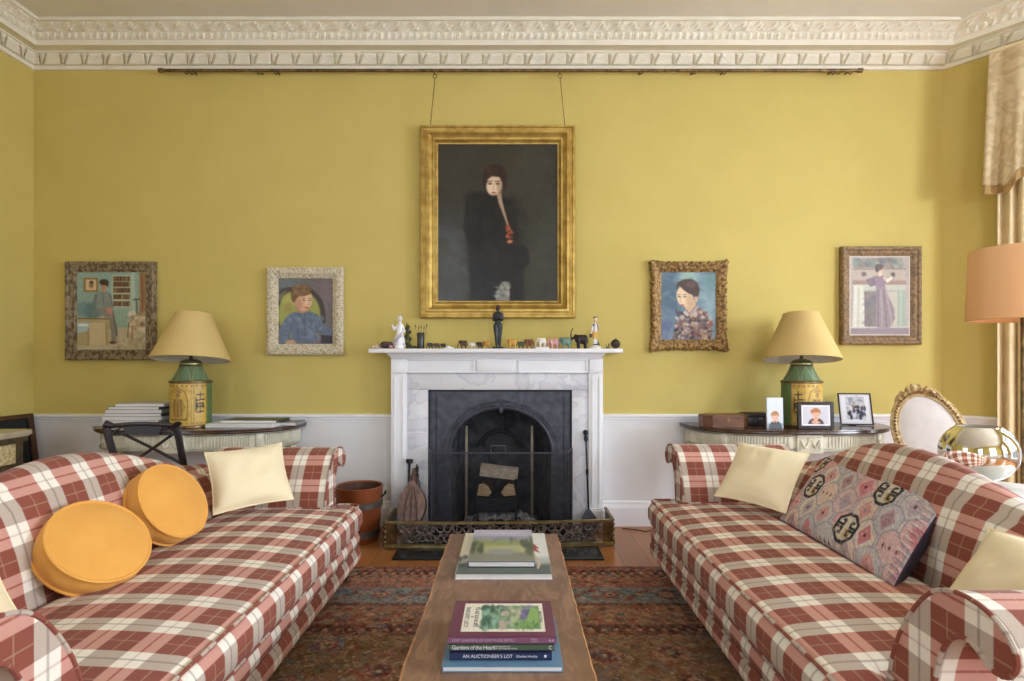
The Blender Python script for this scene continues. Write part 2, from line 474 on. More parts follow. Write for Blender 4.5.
mat('mercury_glass', S(232,230,222), .06, metal=1, c2=S(214,210,198), scale=14, contrast=(.3,.7))
mat('table_grey', S(206,204,198), .35, c2=S(186,184,178), scale=7)
mat('dark_metal', S(46,42,40), .4, metal=.7)
mat('soil_cord', S(60,48,40), .7)

mat('cheek_bar', S(150,142,120), .5, c2=S(120,112,94), scale=12)
def damask():
    m, nt, b = newmat('damask'); N = nt.nodes; L = nt.links
    tc = N.new('ShaderNodeTexCoord')
    n = N.new('ShaderNodeTexNoise'); n.inputs['Scale'].default_value = 9; n.inputs['Detail'].default_value = 1.5; n.inputs['Distortion'].default_value = 2.4
    L.new(tc.outputs['Object'], n.inputs['Vector'])
    r = N.new('ShaderNodeValToRGB'); e = r.color_ramp.elements
    e[0].position = .44; e[0].color = S(190,170,132); e[1].position = .54; e[1].color = S(206,188,150)
    L.new(n.outputs['Fac'], r.inputs[0]); L.new(r.outputs[0], b.inputs['Base Color'])
    b.inputs['Roughness'].default_value = .7; b.inputs['Specular IOR Level'].default_value = .3
    MATS['damask'] = m
damask()
def marble():
    m, nt, b = newmat('marble_grey'); N = nt.nodes; L = nt.links
    tc = N.new('ShaderNodeTexCoord')
    n = N.new('ShaderNodeTexNoise'); n.inputs['Scale'].default_value = 3.2; n.inputs['Detail'].default_value = 6; n.inputs['Distortion'].default_value = 1.6
    L.new(tc.outputs['Object'], n.inputs['Vector'])
    r = N.new('ShaderNodeValToRGB'); e = r.color_ramp.elements
    e[0].position = .46; e[0].color = S(214,214,220); e[1].position = .53; e[1].color = S(222,222,226)
    k = e.new(.495); k.color = S(198,198,208)
    L.new(n.outputs['Fac'], r.inputs[0]); L.new(r.outputs[0], b.inputs['Base Color'])
    b.inputs['Roughness'].default_value = .3
    MATS['marble_grey'] = m
marble()
def wood_floor():
    m, nt, b = newmat('floor_boards'); N = nt.nodes; L = nt.links
    tc = N.new('ShaderNodeTexCoord'); mp = N.new('ShaderNodeMapping'); L.new(tc.outputs['Object'], mp.inputs[0])
    mp.inputs['Rotation'].default_value = (0, 0, PI/2)
    br = N.new('ShaderNodeTexBrick'); br.inputs['Scale'].default_value = 1; br.inputs['Brick Width'].default_value = 2.6; br.inputs['Row Height'].default_value = .17
    br.inputs['Mortar Size'].default_value = .002; br.inputs['Color1'].default_value = S(184,122,66); br.inputs['Color2'].default_value = S(160,104,58); br.inputs['Mortar'].default_value = S(70,38,20)
    L.new(mp.outputs[0], br.inputs['Vector'])
    mp2 = N.new('ShaderNodeMapping'); mp2.inputs['Scale'].default_value = (14, 1, 1); L.new(tc.outputs['Object'], mp2.inputs[0])
    n = N.new('ShaderNodeTexNoise'); n.inputs['Scale'].default_value = 3; n.inputs['Detail'].default_value = 6; L.new(mp2.outputs[0], n.inputs['Vector'])
    mx = N.new('ShaderNodeMix'); mx.data_type = 'RGBA'; mx.blend_type = 'MULTIPLY'; mx.inputs[0].default_value = .45
    L.new(br.outputs['Color'], mx.inputs[6]); L.new(n.outputs['Color'], mx.inputs[7])
    vm = N.new('ShaderNodeVectorMath'); vm.operation = 'SCALE'; vm.inputs['Scale'].default_value = 1.2; L.new(mx.outputs[2], vm.inputs[0])
    L.new(vm.outputs[0], b.inputs['Base Color']); b.inputs['Roughness'].default_value = .28; b.inputs['Specular IOR Level'].default_value = .5
    MATS['floor_boards'] = m
wood_floor()
def table_top_mat():
    m, nt, b = newmat('old_board'); N = nt.nodes; L = nt.links
    tc = N.new('ShaderNodeTexCoord'); mp = N.new('ShaderNodeMapping'); mp.inputs['Scale'].default_value = (4.5, 1.3, 1); L.new(tc.outputs['Object'], mp.inputs[0])
    n = N.new('ShaderNodeTexNoise'); n.inputs['Scale'].default_value = 5; n.inputs['Detail'].default_value = 7; n.inputs['Distortion'].default_value = 1.8; L.new(mp.outputs[0], n.inputs['Vector'])
    r = N.new('ShaderNodeValToRGB'); e = r.color_ramp.elements
    e[0].position = .36; e[0].color = S(80,58,48); e[1].position = .64; e[1].color = S(156,122,98)
    k = e.new(.5); k.color = S(116,88,74)
    L.new(n.outputs['Fac'], r.inputs[0])
    n2 = N.new('ShaderNodeTexNoise'); n2.inputs['Scale'].default_value = 5; n2.inputs['Detail'].default_value = 3; L.new(tc.outputs['Object'], n2.inputs['Vector'])
    mx = N.new('ShaderNodeMix'); mx.data_type = 'RGBA'; L.new(n2.outputs['Fac'], mx.inputs[0])
    L.new(r.outputs[0], mx.inputs[6]); mx.inputs[7].default_value = S(150,116,88)
    L.new(mx.outputs[2], b.inputs['Base Color']); b.inputs['Roughness'].default_value = .33
    bp = N.new('ShaderNodeBump'); bp.inputs['Strength'].default_value = .15; bp.inputs['Distance'].default_value = .003
    L.new(n.outputs['Fac'], bp.inputs['Height']); L.new(bp.outputs[0], b.inputs['Normal'])
    MATS['old_board'] = m
table_top_mat()
mat('board_edge', S(196,146,100), .5, c2=S(150,104,70), scale=20)
def mesh_screen():
    m, nt, b = newmat('screen_mesh'); N = nt.nodes; L = nt.links
    out = N['Material Output']
    b.inputs['Base Color'].default_value = S(40,42,48); b.inputs['Roughness'].default_value = .5; b.inputs['Metallic'].default_value = .4
    tr = N.new('ShaderNodeBsdfTransparent'); mx = N.new('ShaderNodeMixShader')
    nz = N.new('ShaderNodeTexNoise'); nz.inputs['Scale'].default_value = 6
    mr = N.new('ShaderNodeMapRange'); mr.inputs[1].default_value = .3; mr.inputs[2].default_value = .7; mr.inputs[3].default_value = .27; mr.inputs[4].default_value = .36
    L.new(nz.outputs['Fac'], mr.inputs[0]); L.new(mr.outputs[0], mx.inputs[0])
    L.new(tr.outputs[0], mx.inputs[1]); L.new(b.outputs[0], mx.inputs[2]); L.new(mx.outputs[0], out.inputs['Surface'])
    MATS['screen_mesh'] = m
mesh_screen()
def pane():
    m, nt, b = newmat('window_glass'); N = nt.nodes; L = nt.links
    out = N['Material Output']; tr = N.new('ShaderNodeBsdfTransparent'); gl = N.new('ShaderNodeBsdfGlossy'); gl.inputs['Roughness'].default_value = .02
    mx = N.new('ShaderNodeMixShader'); mx.inputs[0].default_value = .06
    L.new(tr.outputs[0], mx.inputs[1]); L.new(gl.outputs[0], mx.inputs[2]); L.new(mx.outputs[0], out.inputs['Surface'])
    MATS['window_glass'] = m
pane()
vmat('paint_oil', .42, .4, bump=.12, bscale=220)
vmat('paint_dark_oil', .34, .35, bump=.06, bscale=120)
vmat('print_gloss', .3, .5)
vmat('paint_matt', .7, .3)
vmat('kilim', .95, .1, bump=.8, bscale=420)
vmat('rug_pile', .95, .1, bump=.6, bscale=420)
def rug_knots():
    m = MATS['rug_pile']; nt = m.node_tree; N = nt.nodes; L = nt.links; b = N['Principled BSDF']
    at = [n for n in N if n.type == 'ATTRIBUTE'][0]; tc = [n for n in N if n.type == 'TEX_COORD'][0]
    def layer(src, scale, fac, cols):
        vo = N.new('ShaderNodeTexVoronoi'); vo.inputs['Scale'].default_value = scale; L.new(tc.outputs['Object'], vo.inputs['Vector'])
        sp = N.new('ShaderNodeSeparateColor'); L.new(vo.outputs['Color'], sp.inputs[0])
        r = N.new('ShaderNodeValToRGB'); r.color_ramp.interpolation = 'CONSTANT'; e = r.color_ramp.elements
        e[0].position = 0; e[0].color = S(*cols[0]); e[1].position = 1/len(cols); e[1].color = S(*cols[1])
        for i, c in enumerate(cols[2:]): k = e.new((i+2)/len(cols)); k.color = S(*c)
        L.new(sp.outputs[0], r.inputs[0])
        mr = N.new('ShaderNodeMath'); mr.operation = 'MULTIPLY'; mr.inputs[1].default_value = fac; L.new(sp.outputs[1], mr.inputs[0])
        mx = N.new('ShaderNodeMix'); mx.data_type = 'RGBA'; L.new(mr.outputs[0], mx.inputs[0]); L.new(src, mx.inputs[6]); L.new(r.outputs[0], mx.inputs[7])
        return mx.outputs[2]
    c = layer(at.outputs['Color'], 26, .46, [(160, 78, 66), (196, 166, 134), (104, 74, 56), (112, 124, 132), (140, 104, 74), (180, 126, 108), (90, 52, 48)])
    c = layer(c, 75, .42, [(150, 84, 72), (206, 180, 150), (92, 64, 52), (120, 128, 134), (150, 120, 84), (84, 54, 48)])
    L.new(c, b.inputs['Base Color'])
rug_knots()
vmat('glazed', .25, .5)
vmat('satin', .45, .45)
vmat('bronze_cast', .38, .5, metal=.5)
vmat('tole', .35, .5)
PU, PV = .166, .148
plaid_mat('plaid', PU, PV, S(141,80,66), S(203,152,137), S(190,175,161), S(240,234,220))

# ================================================================== room
H = 3.643
XL, XR = -3.568, 3.219
cs_, sn_ = .65, .76                      # direction of the canted wall (towards the room)
nn = math.hypot(cs_, sn_); cs_ /= nn; sn_ /= nn
SL = 1.9
CE = (XR+cs_*SL, D-sn_*SL)               # end of the canted wall
YB = -2.3
FX0, FX1, FZ1 = -.604, .444, 1.02        # fireplace opening

def wall(name, p0, p1, holes, label, z1=H+.02, split=.80):
    (xa, ya), (xb, yb) = p0, p1; L = math.hypot(xb-xa, yb-ya); dx, dy = (xb-xa)/L, (yb-ya)/L
    ss = sorted({0, L}|{h[0] for h in holes}|{h[1] for h in holes}); zs = sorted({0, z1, split}|{h[2] for h in holes}|{h[3] for h in holes})
    mb = MB()
    for a, b in zip(ss[:-1], ss[1:]):
        for c, d in zip(zs[:-1], zs[1:]):
            ms, mz = (a+b)/2, (c+d)/2
            if any(h[0] < ms < h[1] and h[2] < mz < h[3] for h in holes): continue
            P = lambda s, z: (xa+dx*s, ya+dy*s, z)
            mb.add([P(a,c), P(b,c), P(b,d), P(a,d)], [(0,1,2,3)], mi=1 if mz < split else 0)
    return struct(name, mb, ['wall_yellow', 'wall_white'], label, smooth=False, fixn=False)

wall('wall_back', (XL, D), (XR, D), [(FX0-XL, FX1-XL, -.01, FZ1)], 'mustard yellow end wall with white painted dado below')
WIN = []
def window(n, p0, p1, h, label):
    (xa, ya), (xb, yb) = p0, p1; L = math.hypot(xb-xa, yb-ya); dx, dy = (xb-xa)/L, (yb-ya)/L
    cx_, cy_ = 0.3-xa, 1.0-ya
    ox, oy = -dy, dx                                   # outward normal
    if ox*cx_+oy*cy_ > 0: ox, oy = -ox, -oy
    s0, s1, z0, z1 = h; T = .18
    fr = MB()
    Mx = Matrix(((dx, ox, 0, xa), (dy, oy, 0, ya), (0, 0, 1, 0), (0, 0, 0, 1)))   # local: s, out, z
    fr.box(s0-.02, s0+.05, 0, T, z0, z1, M=Mx); fr.box(s1-.05, s1+.02, 0, T, z0, z1, M=Mx)
    fr.box(s0, s1, 0, T, z1-.05, z1+.02, M=Mx); fr.box(s0-.05, s1+.05, -.04, T, z0-.03, z0+.04, M=Mx)
    fr.box(s0-.12, s0, -.025, 0, z0, z1+.12, M=Mx); fr.box(s1, s1+.12, -.025, 0, z0, z1+.12, M=Mx); fr.box(s0, s1, -.025, 0, z1, z1+.12, M=Mx)
    zm = (z0+z1)/2
    fr.box(s0, s1, .08, .14, zm-.03, zm+.03, M=Mx)
    for k in (1, 2): fr.box(s0+(s1-s0)*k/3-.012, s0+(s1-s0)*k/3+.012, .09, .13, z0, z1, M=Mx)
    for z in ((z0+zm)/2, (zm+z1)/2): fr.box(s0, s1, .09, .13, z-.012, z+.012, M=Mx)
    f = struct('window_%d' % n, fr, 'trim_white', label, smooth=False)
    g = MB(); g.add([Mx @ Vector(q) for q in ((s0,.11,z0),(s1,.11,z0),(s1,.11,z1),(s0,.11,z1))], [(0,1,2,3)])
    obj('window_pane', g, 'window_glass', f, smooth=False)
    c = Mx @ Vector(((s0+s1)/2, .62, (z0+z1)/2+.28))
    WIN.append((c, Vector((-ox, -oy, 0)), s1-s0+.15, z1-z0+.15))

wR = (CE, (CE[0], YB)); wC = ((XR, D), CE); wL = ((XL, YB), (XL, D)); wB = ((CE[0], YB), (XL, YB))
hC = (.62, 1.62, .35, 3.0); hR1 = (.55, 1.85, .35, 3.0); hR2 = (2.9, 4.2, .35, 3.0)
hL = (2.6, 3.9, .35, 3.0); hB1 = (1.6, 3.0, .35, 3.0); hB2 = (4.9, 6.3, .35, 3.0)
wall('wall_right', wR[0], wR[1], [hR1, hR2], 'yellow side wall with two tall windows')
wall('wall_canted', wC[0], wC[1], [hC], 'canted yellow wall behind the curtain')
wall('wall_left', wL[0], wL[1], [hL], 'yellow left side wall with one tall window')
wall('wall_rear', wB[0], wB[1], [hB1, hB2], 'yellow wall behind the viewer with two windows')
window(1, *wC, hC, 'white sash window in the canted wall')
window(2, *wR, hR1, 'white sash window in the right wall near the sofa')
window(3, *wR, hR2, 'white sash window in the right wall further back')
window(4, *wL, hL, 'white sash window in the left wall')
window(5, *wB, hB1, 'white sash window in the rear wall right')
window(6, *wB, hB2, 'white sash window in the rear wall left')

ROOM = [(XL, YB), (CE[0], YB), CE, (XR, D), (XL, D)]
fl = MB(); fl.add([(x, y, 0) for x, y in ROOM], [tuple(range(5))])
fl.add([(FX0-.05, D, 0), (FX1+.05, D, 0), (FX1+.05, D+.45, 0), (FX0-.05, D+.45, 0)], [(0,1,2,3)])
struct('floor', fl, 'floor_boards', 'polished honey coloured floorboards', smooth=False, fixn=False)
ce = MB(); ce.add([(x, y, H) for x, y in ROOM], [tuple(range(4, -1, -1))])
struct('ceiling', ce, 'ceiling_paint', 'pale plain plaster ceiling', smooth=False, fixn=False)

# ---- cornice: sweep left wall -> back wall -> canted wall
KL, KR, PR = -.95, -.25, .86
def corner(i, p):
    if i == 0: return Vector((XL+.95*p, YB, 0))
    if i == 1: return Vector((XL-KL*p, D-p, 0))
    if i == 2: return Vector((XR+KR*p, D-p, 0))
    return Vector((CE[0]-sn_*PR*p, CE[1]-cs_*PR*p, 0))
def strip(mb, pq, step=None, disp=None, segs=(0, 1, 2)):
    """pq: list of (p,z); disp(s, q) relief in metres"""
    for sgi in segs:
        L = (corner(sgi+1, 0)-corner(sgi, 0)).length
        n = 1 if step is None else int(L/step)
        s_off = {0: -L, 1: 0, 2: 6.787}[sgi]
        v = []; m = len(pq)
        for i in range(n+1):
            t = i/n
            for j, (p, z) in enumerate(pq):
                a, b = corner(sgi, p), corner(sgi+1, p)
                q = a.lerp(b, t); dd = disp(s_off+t*L, j/(m-1)) if disp else 0
                if dd:
                    a2, b2 = corner(sgi, p+dd), corner(sgi+1, p+dd); q = a2.lerp(b2, t)
                v.append((q.x, q.y, z-(dd*.6 if disp else 0)))
        f = [(i*m+j, (i+1)*m+j, (i+1)*m+j+1, i*m+j+1) for i in range(n) for j in range(m-1)]
        mb.add(v, f)
def leaf(s, q):
    P = .157; x = ((s+.02) % P)/P-.5
    w = .055+.125*q**1.5
    d = abs(abs(x)-w); g = math.exp(-(d/.035)**2)
    lob = .5+.5*math.cos(abs(x)*2*PI*1.0)
    ribs = .25*math.cos(q*16+abs(x)*22)*(1 if abs(x) > w else .2)
    edge = min(1, q*8, (1-q)*8)
    dots = math.exp(-((q-.12)/.07)**2)*.5*max(0, math.cos(s*2*PI/.022))
    return (.016*(1-1.7*g)+.004*ribs+.004*lob-.007*dots)*edge
def egg(s, q):
    P = .0525; x = (s % P)/P-.5
    e = 1-(x/.34)**2-((q-.45)/.55)**2
    h = .012*math.sqrt(max(0, e))
    dart = .007*math.exp(-((abs(x)-.5)/.06)**2)*(1-q*.4)
    return h+dart*min(1, q*6, (1-q)*6+.2)
def acan(s, q):
    P = .232; x = (s % P)/P
    a = math.sin(2*PI*(x*2+q*.55)); b = math.sin(2*PI*(x*5-q*1.3)+1.2*math.sin(2*PI*x)); c = math.sin(2*PI*(x*1-q*.5)+.6)
    k = mnoise.noise(Vector((x*9, q*5, 3.1)))
    bl = math.exp(-(((x-.55-.25*(q-.5))/.12)**2))
    h = .012*max(0, a)*(.5+.5*b)+.012*bl*(1-.6*q)+.008*abs(b)*max(0, c)+.006*k
    return h*min(1, q*7, (1-q)*7)
cn = MB()
strip(cn, [(0, 3.398), (.02, 3.400), (.022, 3.408), (.026, 3.424), (.020, 3.429)])
strip(cn, [(.022+.053*(j/12)**1.5, 3.429+(3.491-3.429)*j/12) for j in range(13)], .0065, leaf)
strip(cn, [(.075, 3.491), (.088, 3.492), (.090, 3.5), (.086, 3.503), (.155, 3.504), (.156, 3.503), (.158, 3.541), (.163, 3.543)])
strip(cn, [(.160+.025*j/8, 3.542+(3.579-3.542)*j/8) for j in range(9)], .0066, egg)
strip(cn, [(.183, 3.579), (.192, 3.58), (.190, 3.583)])
strip(cn, [(.186+.064*(j/10)**1.4, 3.583+(3.618-3.583)*j/10) for j in range(11)], .0075, acan)
strip(cn, [(.252, 3.617), (.268, 3.618), (.270, 3.63), (.262, 3.636), (.262, H+.001)])
struct('trim_1', cn, 'plaster', 'ornate cream plaster cornice of acanthus and egg moulding', angle=50, fixn=False)

# ---- dado rail and skirting
def rail(name, pq, label, gaps=()):
    mb = MB()
    strip(mb, pq, segs=(0, 2))
    xs = [XL]+[g for pr in gaps for g in pr]+[XR]
    for a, b in zip(xs[::2], xs[1::2]):
        n = len(pq); v = []
        for e in (a, b):
            for p, z in pq:
                xx = e
                if e == XL: xx = XL+p
                if e == XR: xx = XR+KR*p
                v.append((xx, D-p, z))
        mb.add(v, [(j, n+j, n+j+1, j+1) for j in range(n-1)])
    struct(name, mb, 'trim_white', label, smooth=False, fixn=True)
GAP = [(-.868, .665)]
rail('trim_2', [(0,.775),(.008,.777),(.010,.790),(.018,.796),(.018,.806),(.026,.812),(.030,.822),(.026,.832),(.008,.834),(0,.836)], 'white moulded dado rail', GAP)
rail('baseboard_back', [(.022,0),(.022,.135),(.017,.15),(.013,.165),(.013,.178),(.004,.186),(0,.188)], 'tall white moulded skirting board', GAP)

# ================================================================== camera, world, lights
cam = bpy.data.cameras.new('camera'); co = bpy.data.objects.new('camera', cam); COL.objects.link(co)
cam.sensor_fit = 'HORIZONTAL'; cam.sensor_width = 36; cam.lens = FPX/1024*36
co.location = (0, 0, CZ); co.rotation_euler = (PI/2, 0, 0)
cam.shift_x = (512-CX)/1024; cam.shift_y = (HY-340.5)/1024
cam.clip_start = .05; SC.camera = co
w = bpy.data.worlds.new('world'); SC.world = w; w.use_nodes = True
w.node_tree.nodes['Background'].inputs[0].default_value = (.75, .87, 1, 1); w.node_tree.nodes['Background'].inputs[1].default_value = .6
POW = [(160, (.88, .96, 1.09)), (335, (.87, .96, 1.10)), (240, (.87, .96, 1.10)), (60, (.86, .96, 1.10)), (95, (.85, .96, 1.11)), (55, (.85, .96, 1.12))]
for i, ((c, d, sx, sz), (pw, colr)) in enumerate(zip(WIN, POW)):
    l = bpy.data.lights.new('daylight', 'AREA'); l.shape = 'RECTANGLE'; l.size = sx; l.size_y = sz; l.energy = pw; l.color = colr
    o = bpy.data.objects.new('daylight', l); COL.objects.link(o); o.location = c
    o.rotation_euler = (d+Vector((0, 0, -.38))).to_track_quat('-Z', 'Z').to_euler()
SC.view_settings.view_transform = 'Standard'; SC.view_settings.look = 'None'; SC.view_settings.gamma = 1; SC.view_settings.exposure = .36
SC.view_settings.use_curve_mapping = False
SC.cycles.max_bounces = 10; SC.cycles.diffuse_bounces = 6; SC.cycles.caustics_reflective = False; SC.cycles.caustics_refractive = False
# ================================================================== fireplace
YF = 4.06
fp = thing('fireplace', 'white painted chimneypiece with grey marble slips and black cast iron arched insert', 'fireplace', ((FX0+FX1)/2, YF, 0))
def pt(name, mb, m, parent=fp, **kw): return obj(name, mb, m, parent, world=True, **kw)
lx0, lx1, rx0, rx1 = -.870, -.756, .563, .667
# pilasters with recessed sinking and plinth
for (a, b) in ((lx0, lx1), (rx0, rx1)):
    m = MB(); m.box(a, b, YF-.005, D, 0, 1.247, .003)
    m.box(a-.012, b+.012, YF-.02, D, 0, .15, .004); m.box(a-.006, b+.006, YF-.013, D, .15, .165, .004)
    m.box(a+.022, a+.030, YF-.012, YF, .2, 1.12); m.box(b-.030, b-.022, YF-.012, YF, .2, 1.12)
    m.box(a+.004, b-.004, YF-.022, YF, 1.143, 1.243, .003)
    pt('pilaster', m, 'trim_white')
m = MB()
m.box(lx1, rx0, YF, D, 1.143, 1.248, .002)
m.box(lx1-.002, rx0+.002, YF-.014, YF+.02, 1.143, 1.156, .003); m.box(lx1-.002, rx0+.002, YF-.014, YF+.02, 1.234, 1.247, .003)
for a in (X(406, YF), X(474, YF)-.006, X(477, YF), X(515, YF), X(518, YF)-.0, X(587.5, YF)-.012):
    m.box(a, a+.011, YF-.014, YF+.02, 1.145, 1.24, .003)
m.box(X(477, YF), X(516, YF), YF-.018, YF, 1.155, 1.236, .004)
pt('frieze', m, 'trim_white')
m = MB()                                    # bed moulding + shelf
xa, xb = X(388, 4.03), X(604.5, 4.03)
for i, (o, z0, z1) in enumerate(((.010, 1.246, 1.254), (.014, 1.254, 1.262), (.021, 1.262, 1.270), (.030, 1.270, 1.278), (.036, 1.278, 1.290))):
    m.box(xa+.03-o, xb-.03+o, YF-.02-o*.9, D, z0, z1, .004)
pt('bed_moulding', m, 'trim_white')
m = MB(); m.box(X(368.5, 3.96), X(623, 3.96), 3.955, D+.0, 1.288, 1.318, .005)
pt('mantel_shelf', m, 'trim_white')
SHZ = 1.3185
# marble slips
m = MB(); m.box(lx1, FX0, YF+.012, D, 0, 1.02, .002); m.box(FX1, rx0, YF+.012, D, 0, 1.02, .002)
m.box(lx1, rx0, YF+.010, D, 1.0205, 1.143, .002)
pt('marble_slip', m, 'marble_grey')
# cast iron plate with arch
YI = 4.10
ax0, ax1, az = X(451, YI), X(551, YI), Z(455, YI)
acx, ahw, ahh = (ax0+ax1)/2, (ax1-ax0)/2, Z(409, YI)-az
arch = lambda k, n, s=1.0: (acx-math.cos(PI*k/n)*ahw*s, az+math.sin(PI*k/n)**.9*ahh*(1+(s-1)*1.2))
out = [(FX0, 0), (FX0, FZ1), (FX1, FZ1), (FX1, 0), (ax1, 0)]+[arch(28-k, 28) for k in range(29)]+[(ax0, 0)]
m = MB(); m.prism(out, YI, YI+.02, 'y'); pt('cast_iron_plate', m, 'iron')
m = MB()   # frame bead of the plate
for q in ((FX0, FX0+.012, 0, FZ1), (FX1-.012, FX1, 0, FZ1), (FX0, FX1, FZ1-.012, FZ1)): m.box(q[0], q[1], YI-.012, YI, q[2], q[3], .003)
for q in ((FX0+.055, FX0+.06, .1, FZ1-.05), (FX1-.06, FX1-.055, .1, FZ1-.05)): m.box(q[0], q[1], YI-.004, YI+.002, q[2], q[3])
pt('plate_bead', m, 'iron_dark')
m = MB()   # decorated arch band with foliage crest
m.tube([(arch(k, 40, 1.03)[0], YI-.006, arch(k, 40, 1.03)[1]) for k in range(41)], .009, 8)
m.tube([(arch(k, 40, 1.14)[0], YI-.003, arch(k, 40, 1.14)[1]) for k in range(41)], .004, 6)
for k in range(4, 37):
    x, z = arch(k, 40, 1.085); a = PI*k/40
    for j in (-1, 1):
        m.tube([(x, YI-.004, z), (x+.012*j, YI-.010, z+.006), (x+.014*j, YI-.008, z+.018), (x+.006*j, YI-.006, z+.02)], [.004, .0035, .003, .0015], 5)
for k in range(9):
    t = (k-4)/4; m.tube([(acx, YI-.008, az+ahh*1.03), (acx+t*.05, YI-.018, az+ahh*1.10), (acx+t*.085, YI-.012, az+ahh*1.24-abs(t)*.05), (acx+t*.10, YI-.006, az+ahh*1.2-abs(t)*.06)], [.008, .009, .007, .002], 6)
m.sphere((acx, YI-.012, az+ahh*.99), .016, sc=(1, .7, 1.8))
pt('arch_ornament', m, 'iron')
m = MB()   # firebox
fb0, fb1, fby, fbz = ax0-.03, ax1+.03, D+.26, az+ahh+.05
q = [(ax0, YI+.02, 0), (X(465, 4.2)-.02, fby, 0), (X(533, 4.2)+.02, fby, 0), (ax1, YI+.02, 0)]
v = [(x, y, 0.005) for x, y, z in q]+[(x, y, fbz) for x, y, z in q]
m.add(v, [(0,1,5,4), (1,2,6,5), (2,3,7,6), (0,3,2,1), (4,5,6,7)]); pt('firebox', m, 'soot', smooth=False, fixn=False)
m = MB()   # brick back with arched smoke door
ys = fby-.01; scx = X(500, fby)
for k, r in ((0, .155), (1, .125)):
    m.tube([(scx-math.cos(PI*j/20)*r, ys-.01, .56+math.sin(PI*j/20)*r*.8) for j in range(21)], .010 if k == 0 else .006, 6)
m.prism([(scx-math.cos(PI*j/20)*.12, .56+math.sin(PI*j/20)*.10) for j in range(21)], ys-.012, ys, 'y')
pt('smoke_door', m, 'iron_dark')
for px in (466.5, 532):
    m = MB(); m.box(X(px-1.2, 4.24), X(px+1.2, 4.24), 4.22, 4.25, .006, .74, .003); pt('cheek_bar', m, 'cheek_bar')

# ash bed
def ashf(u, v):
    x = -.36+.56*u; y = 4.125+.26*v
    return (x, y, .012+.085*max(0, 1-((u-.5)/.5)**2)**.6*(.25+.75*math.sin(PI*min(1, v+.12)))*(1+.5*mnoise.noise(Vector((x*22, y*22, 0))))+.006*mnoise.noise(Vector((x*70, y*70, 2))))
m = MB(); m.grid(ashf, 70, 34)
tag(single('ash_bed', m, 'ash', 'grey wood ash heaped under the iron log grate', 'ash', fixn=False), None, kind='stuff')

# log grate
LX0, LX1 = X(478, 4.2), X(516, 4.2)
lg = thing('log_grate', 'black iron log grate with curled feet inside the fireplace', 'grate', ((LX0+LX1)/2, 4.2, 0))
for x in (LX0, LX1):
    m = MB(); m.tube([(x, 4.13, .05), (x, 4.13, .18), (x, 4.13, .34)], .009, 6); m.sphere((x, 4.13, .35), .014, 10, 6)
    m.tube([(x, 4.13, .11), (x, 4.30, .11)], .008, 6)
    pt('upright', m, 'iron_dark', lg)
m = MB()
for z in (.12, .17, .22): m.tube([(LX0, 4.13, z), (LX1, 4.13, z)], .007, 6)
for k in range(6): m.tube([(LX0+(LX1-LX0)*k/5, 4.13, .12), (LX0+(LX1-LX0)*k/5, 4.30, .12)], .006, 6)
m.box(LX0, LX1, 4.126, 4.134, .13, .21)
pt('front_bars', m, 'iron_dark', lg)
for s, x in ((-1, LX0), (1, LX1)):
    m = MB(); m.tube([(x+s*.0+s*.022*t/22*math.cos(t*.33)*1.6, 4.118, .05+.022*t/22*math.sin(t*.33)*1.6+.0) for t in range(23)]+[(x, 4.13, .07)], .006, 6)
    m.tube([(x, 4.13, .012), (x, 4.13, .1)], .008, 6)
    pt('foot', m, 'iron_dark', lg)
def log(name, label, c, axis, L, r, flat, mats):
    ax = Vector(axis).normalized(); o = thing(name, label, 'log', c, group='logs in the grate')
    up = Vector((0, 0, 1)); sd = ax.cross(up).normalized(); u2 = sd.cross(ax)
    n = len(flat); m = MB(); e = MB(); V = []
    for k in range(9):
        t = -L/2+L*k/8
        for (a, b) in flat:
            j = 1+.06*mnoise.noise(Vector((a*9, b*9, t*8+c[0]*7)))
            V.append(Vector(c)+ax*t+sd*a*r*j+u2*b*r*j)
    m.add(V, [(k*n+i, k*n+(i+1) % n, (k+1)*n+(i+1) % n, (k+1)*n+i) for k in range(8) for i in range(n)])
    pt('bark', m, mats[0], o)
    e.add(V[:n], [tuple(range(n))]); pt('cut_end', e, mats[1], o); e = MB(); e.add(V[-n:], [tuple(range(n))]); pt('cut_end', e, mats[1], o)
wedge = [(-1, -.75), (.55, -.85), (.95, -.35), (.45, .5), (-.1, .85), (-.75, .7)]
rnd = [(math.cos(a*PI/6), .62*math.sin(a*PI/6)) for a in range(12)]
log('fire_log', 'pale split log lying crossways on top of the grate', (X(499, 4.17), 4.17, Z(472, 4.17)), (1, 0, -.12), .28, .062, [(-.7, -.7), (.7, -.6), (.8, .65), (-.7, .7)], ('split_wood', 'log_cut'))
log('fire_log', 'wedge log showing its cut end on the left side of the grate', (X(486.5, 4.2), 4.21, .285), (.1, 1, 0), .2, .055, wedge, ('bark', 'log_cut'))
log('fire_log', 'wedge log showing its cut end on the right side of the grate', (X(507, 4.2), 4.21, .285), (-.1, 1, 0), .2, .055, [(-a, b) for a, b in wedge], ('bark', 'log_cut'))
log('fire_log', 'dark charred log lying low behind the grate bars', (X(497, 4.2), 4.20, .185), (1, .05, 0), .27, .055, rnd, ('bark', 'bark'))

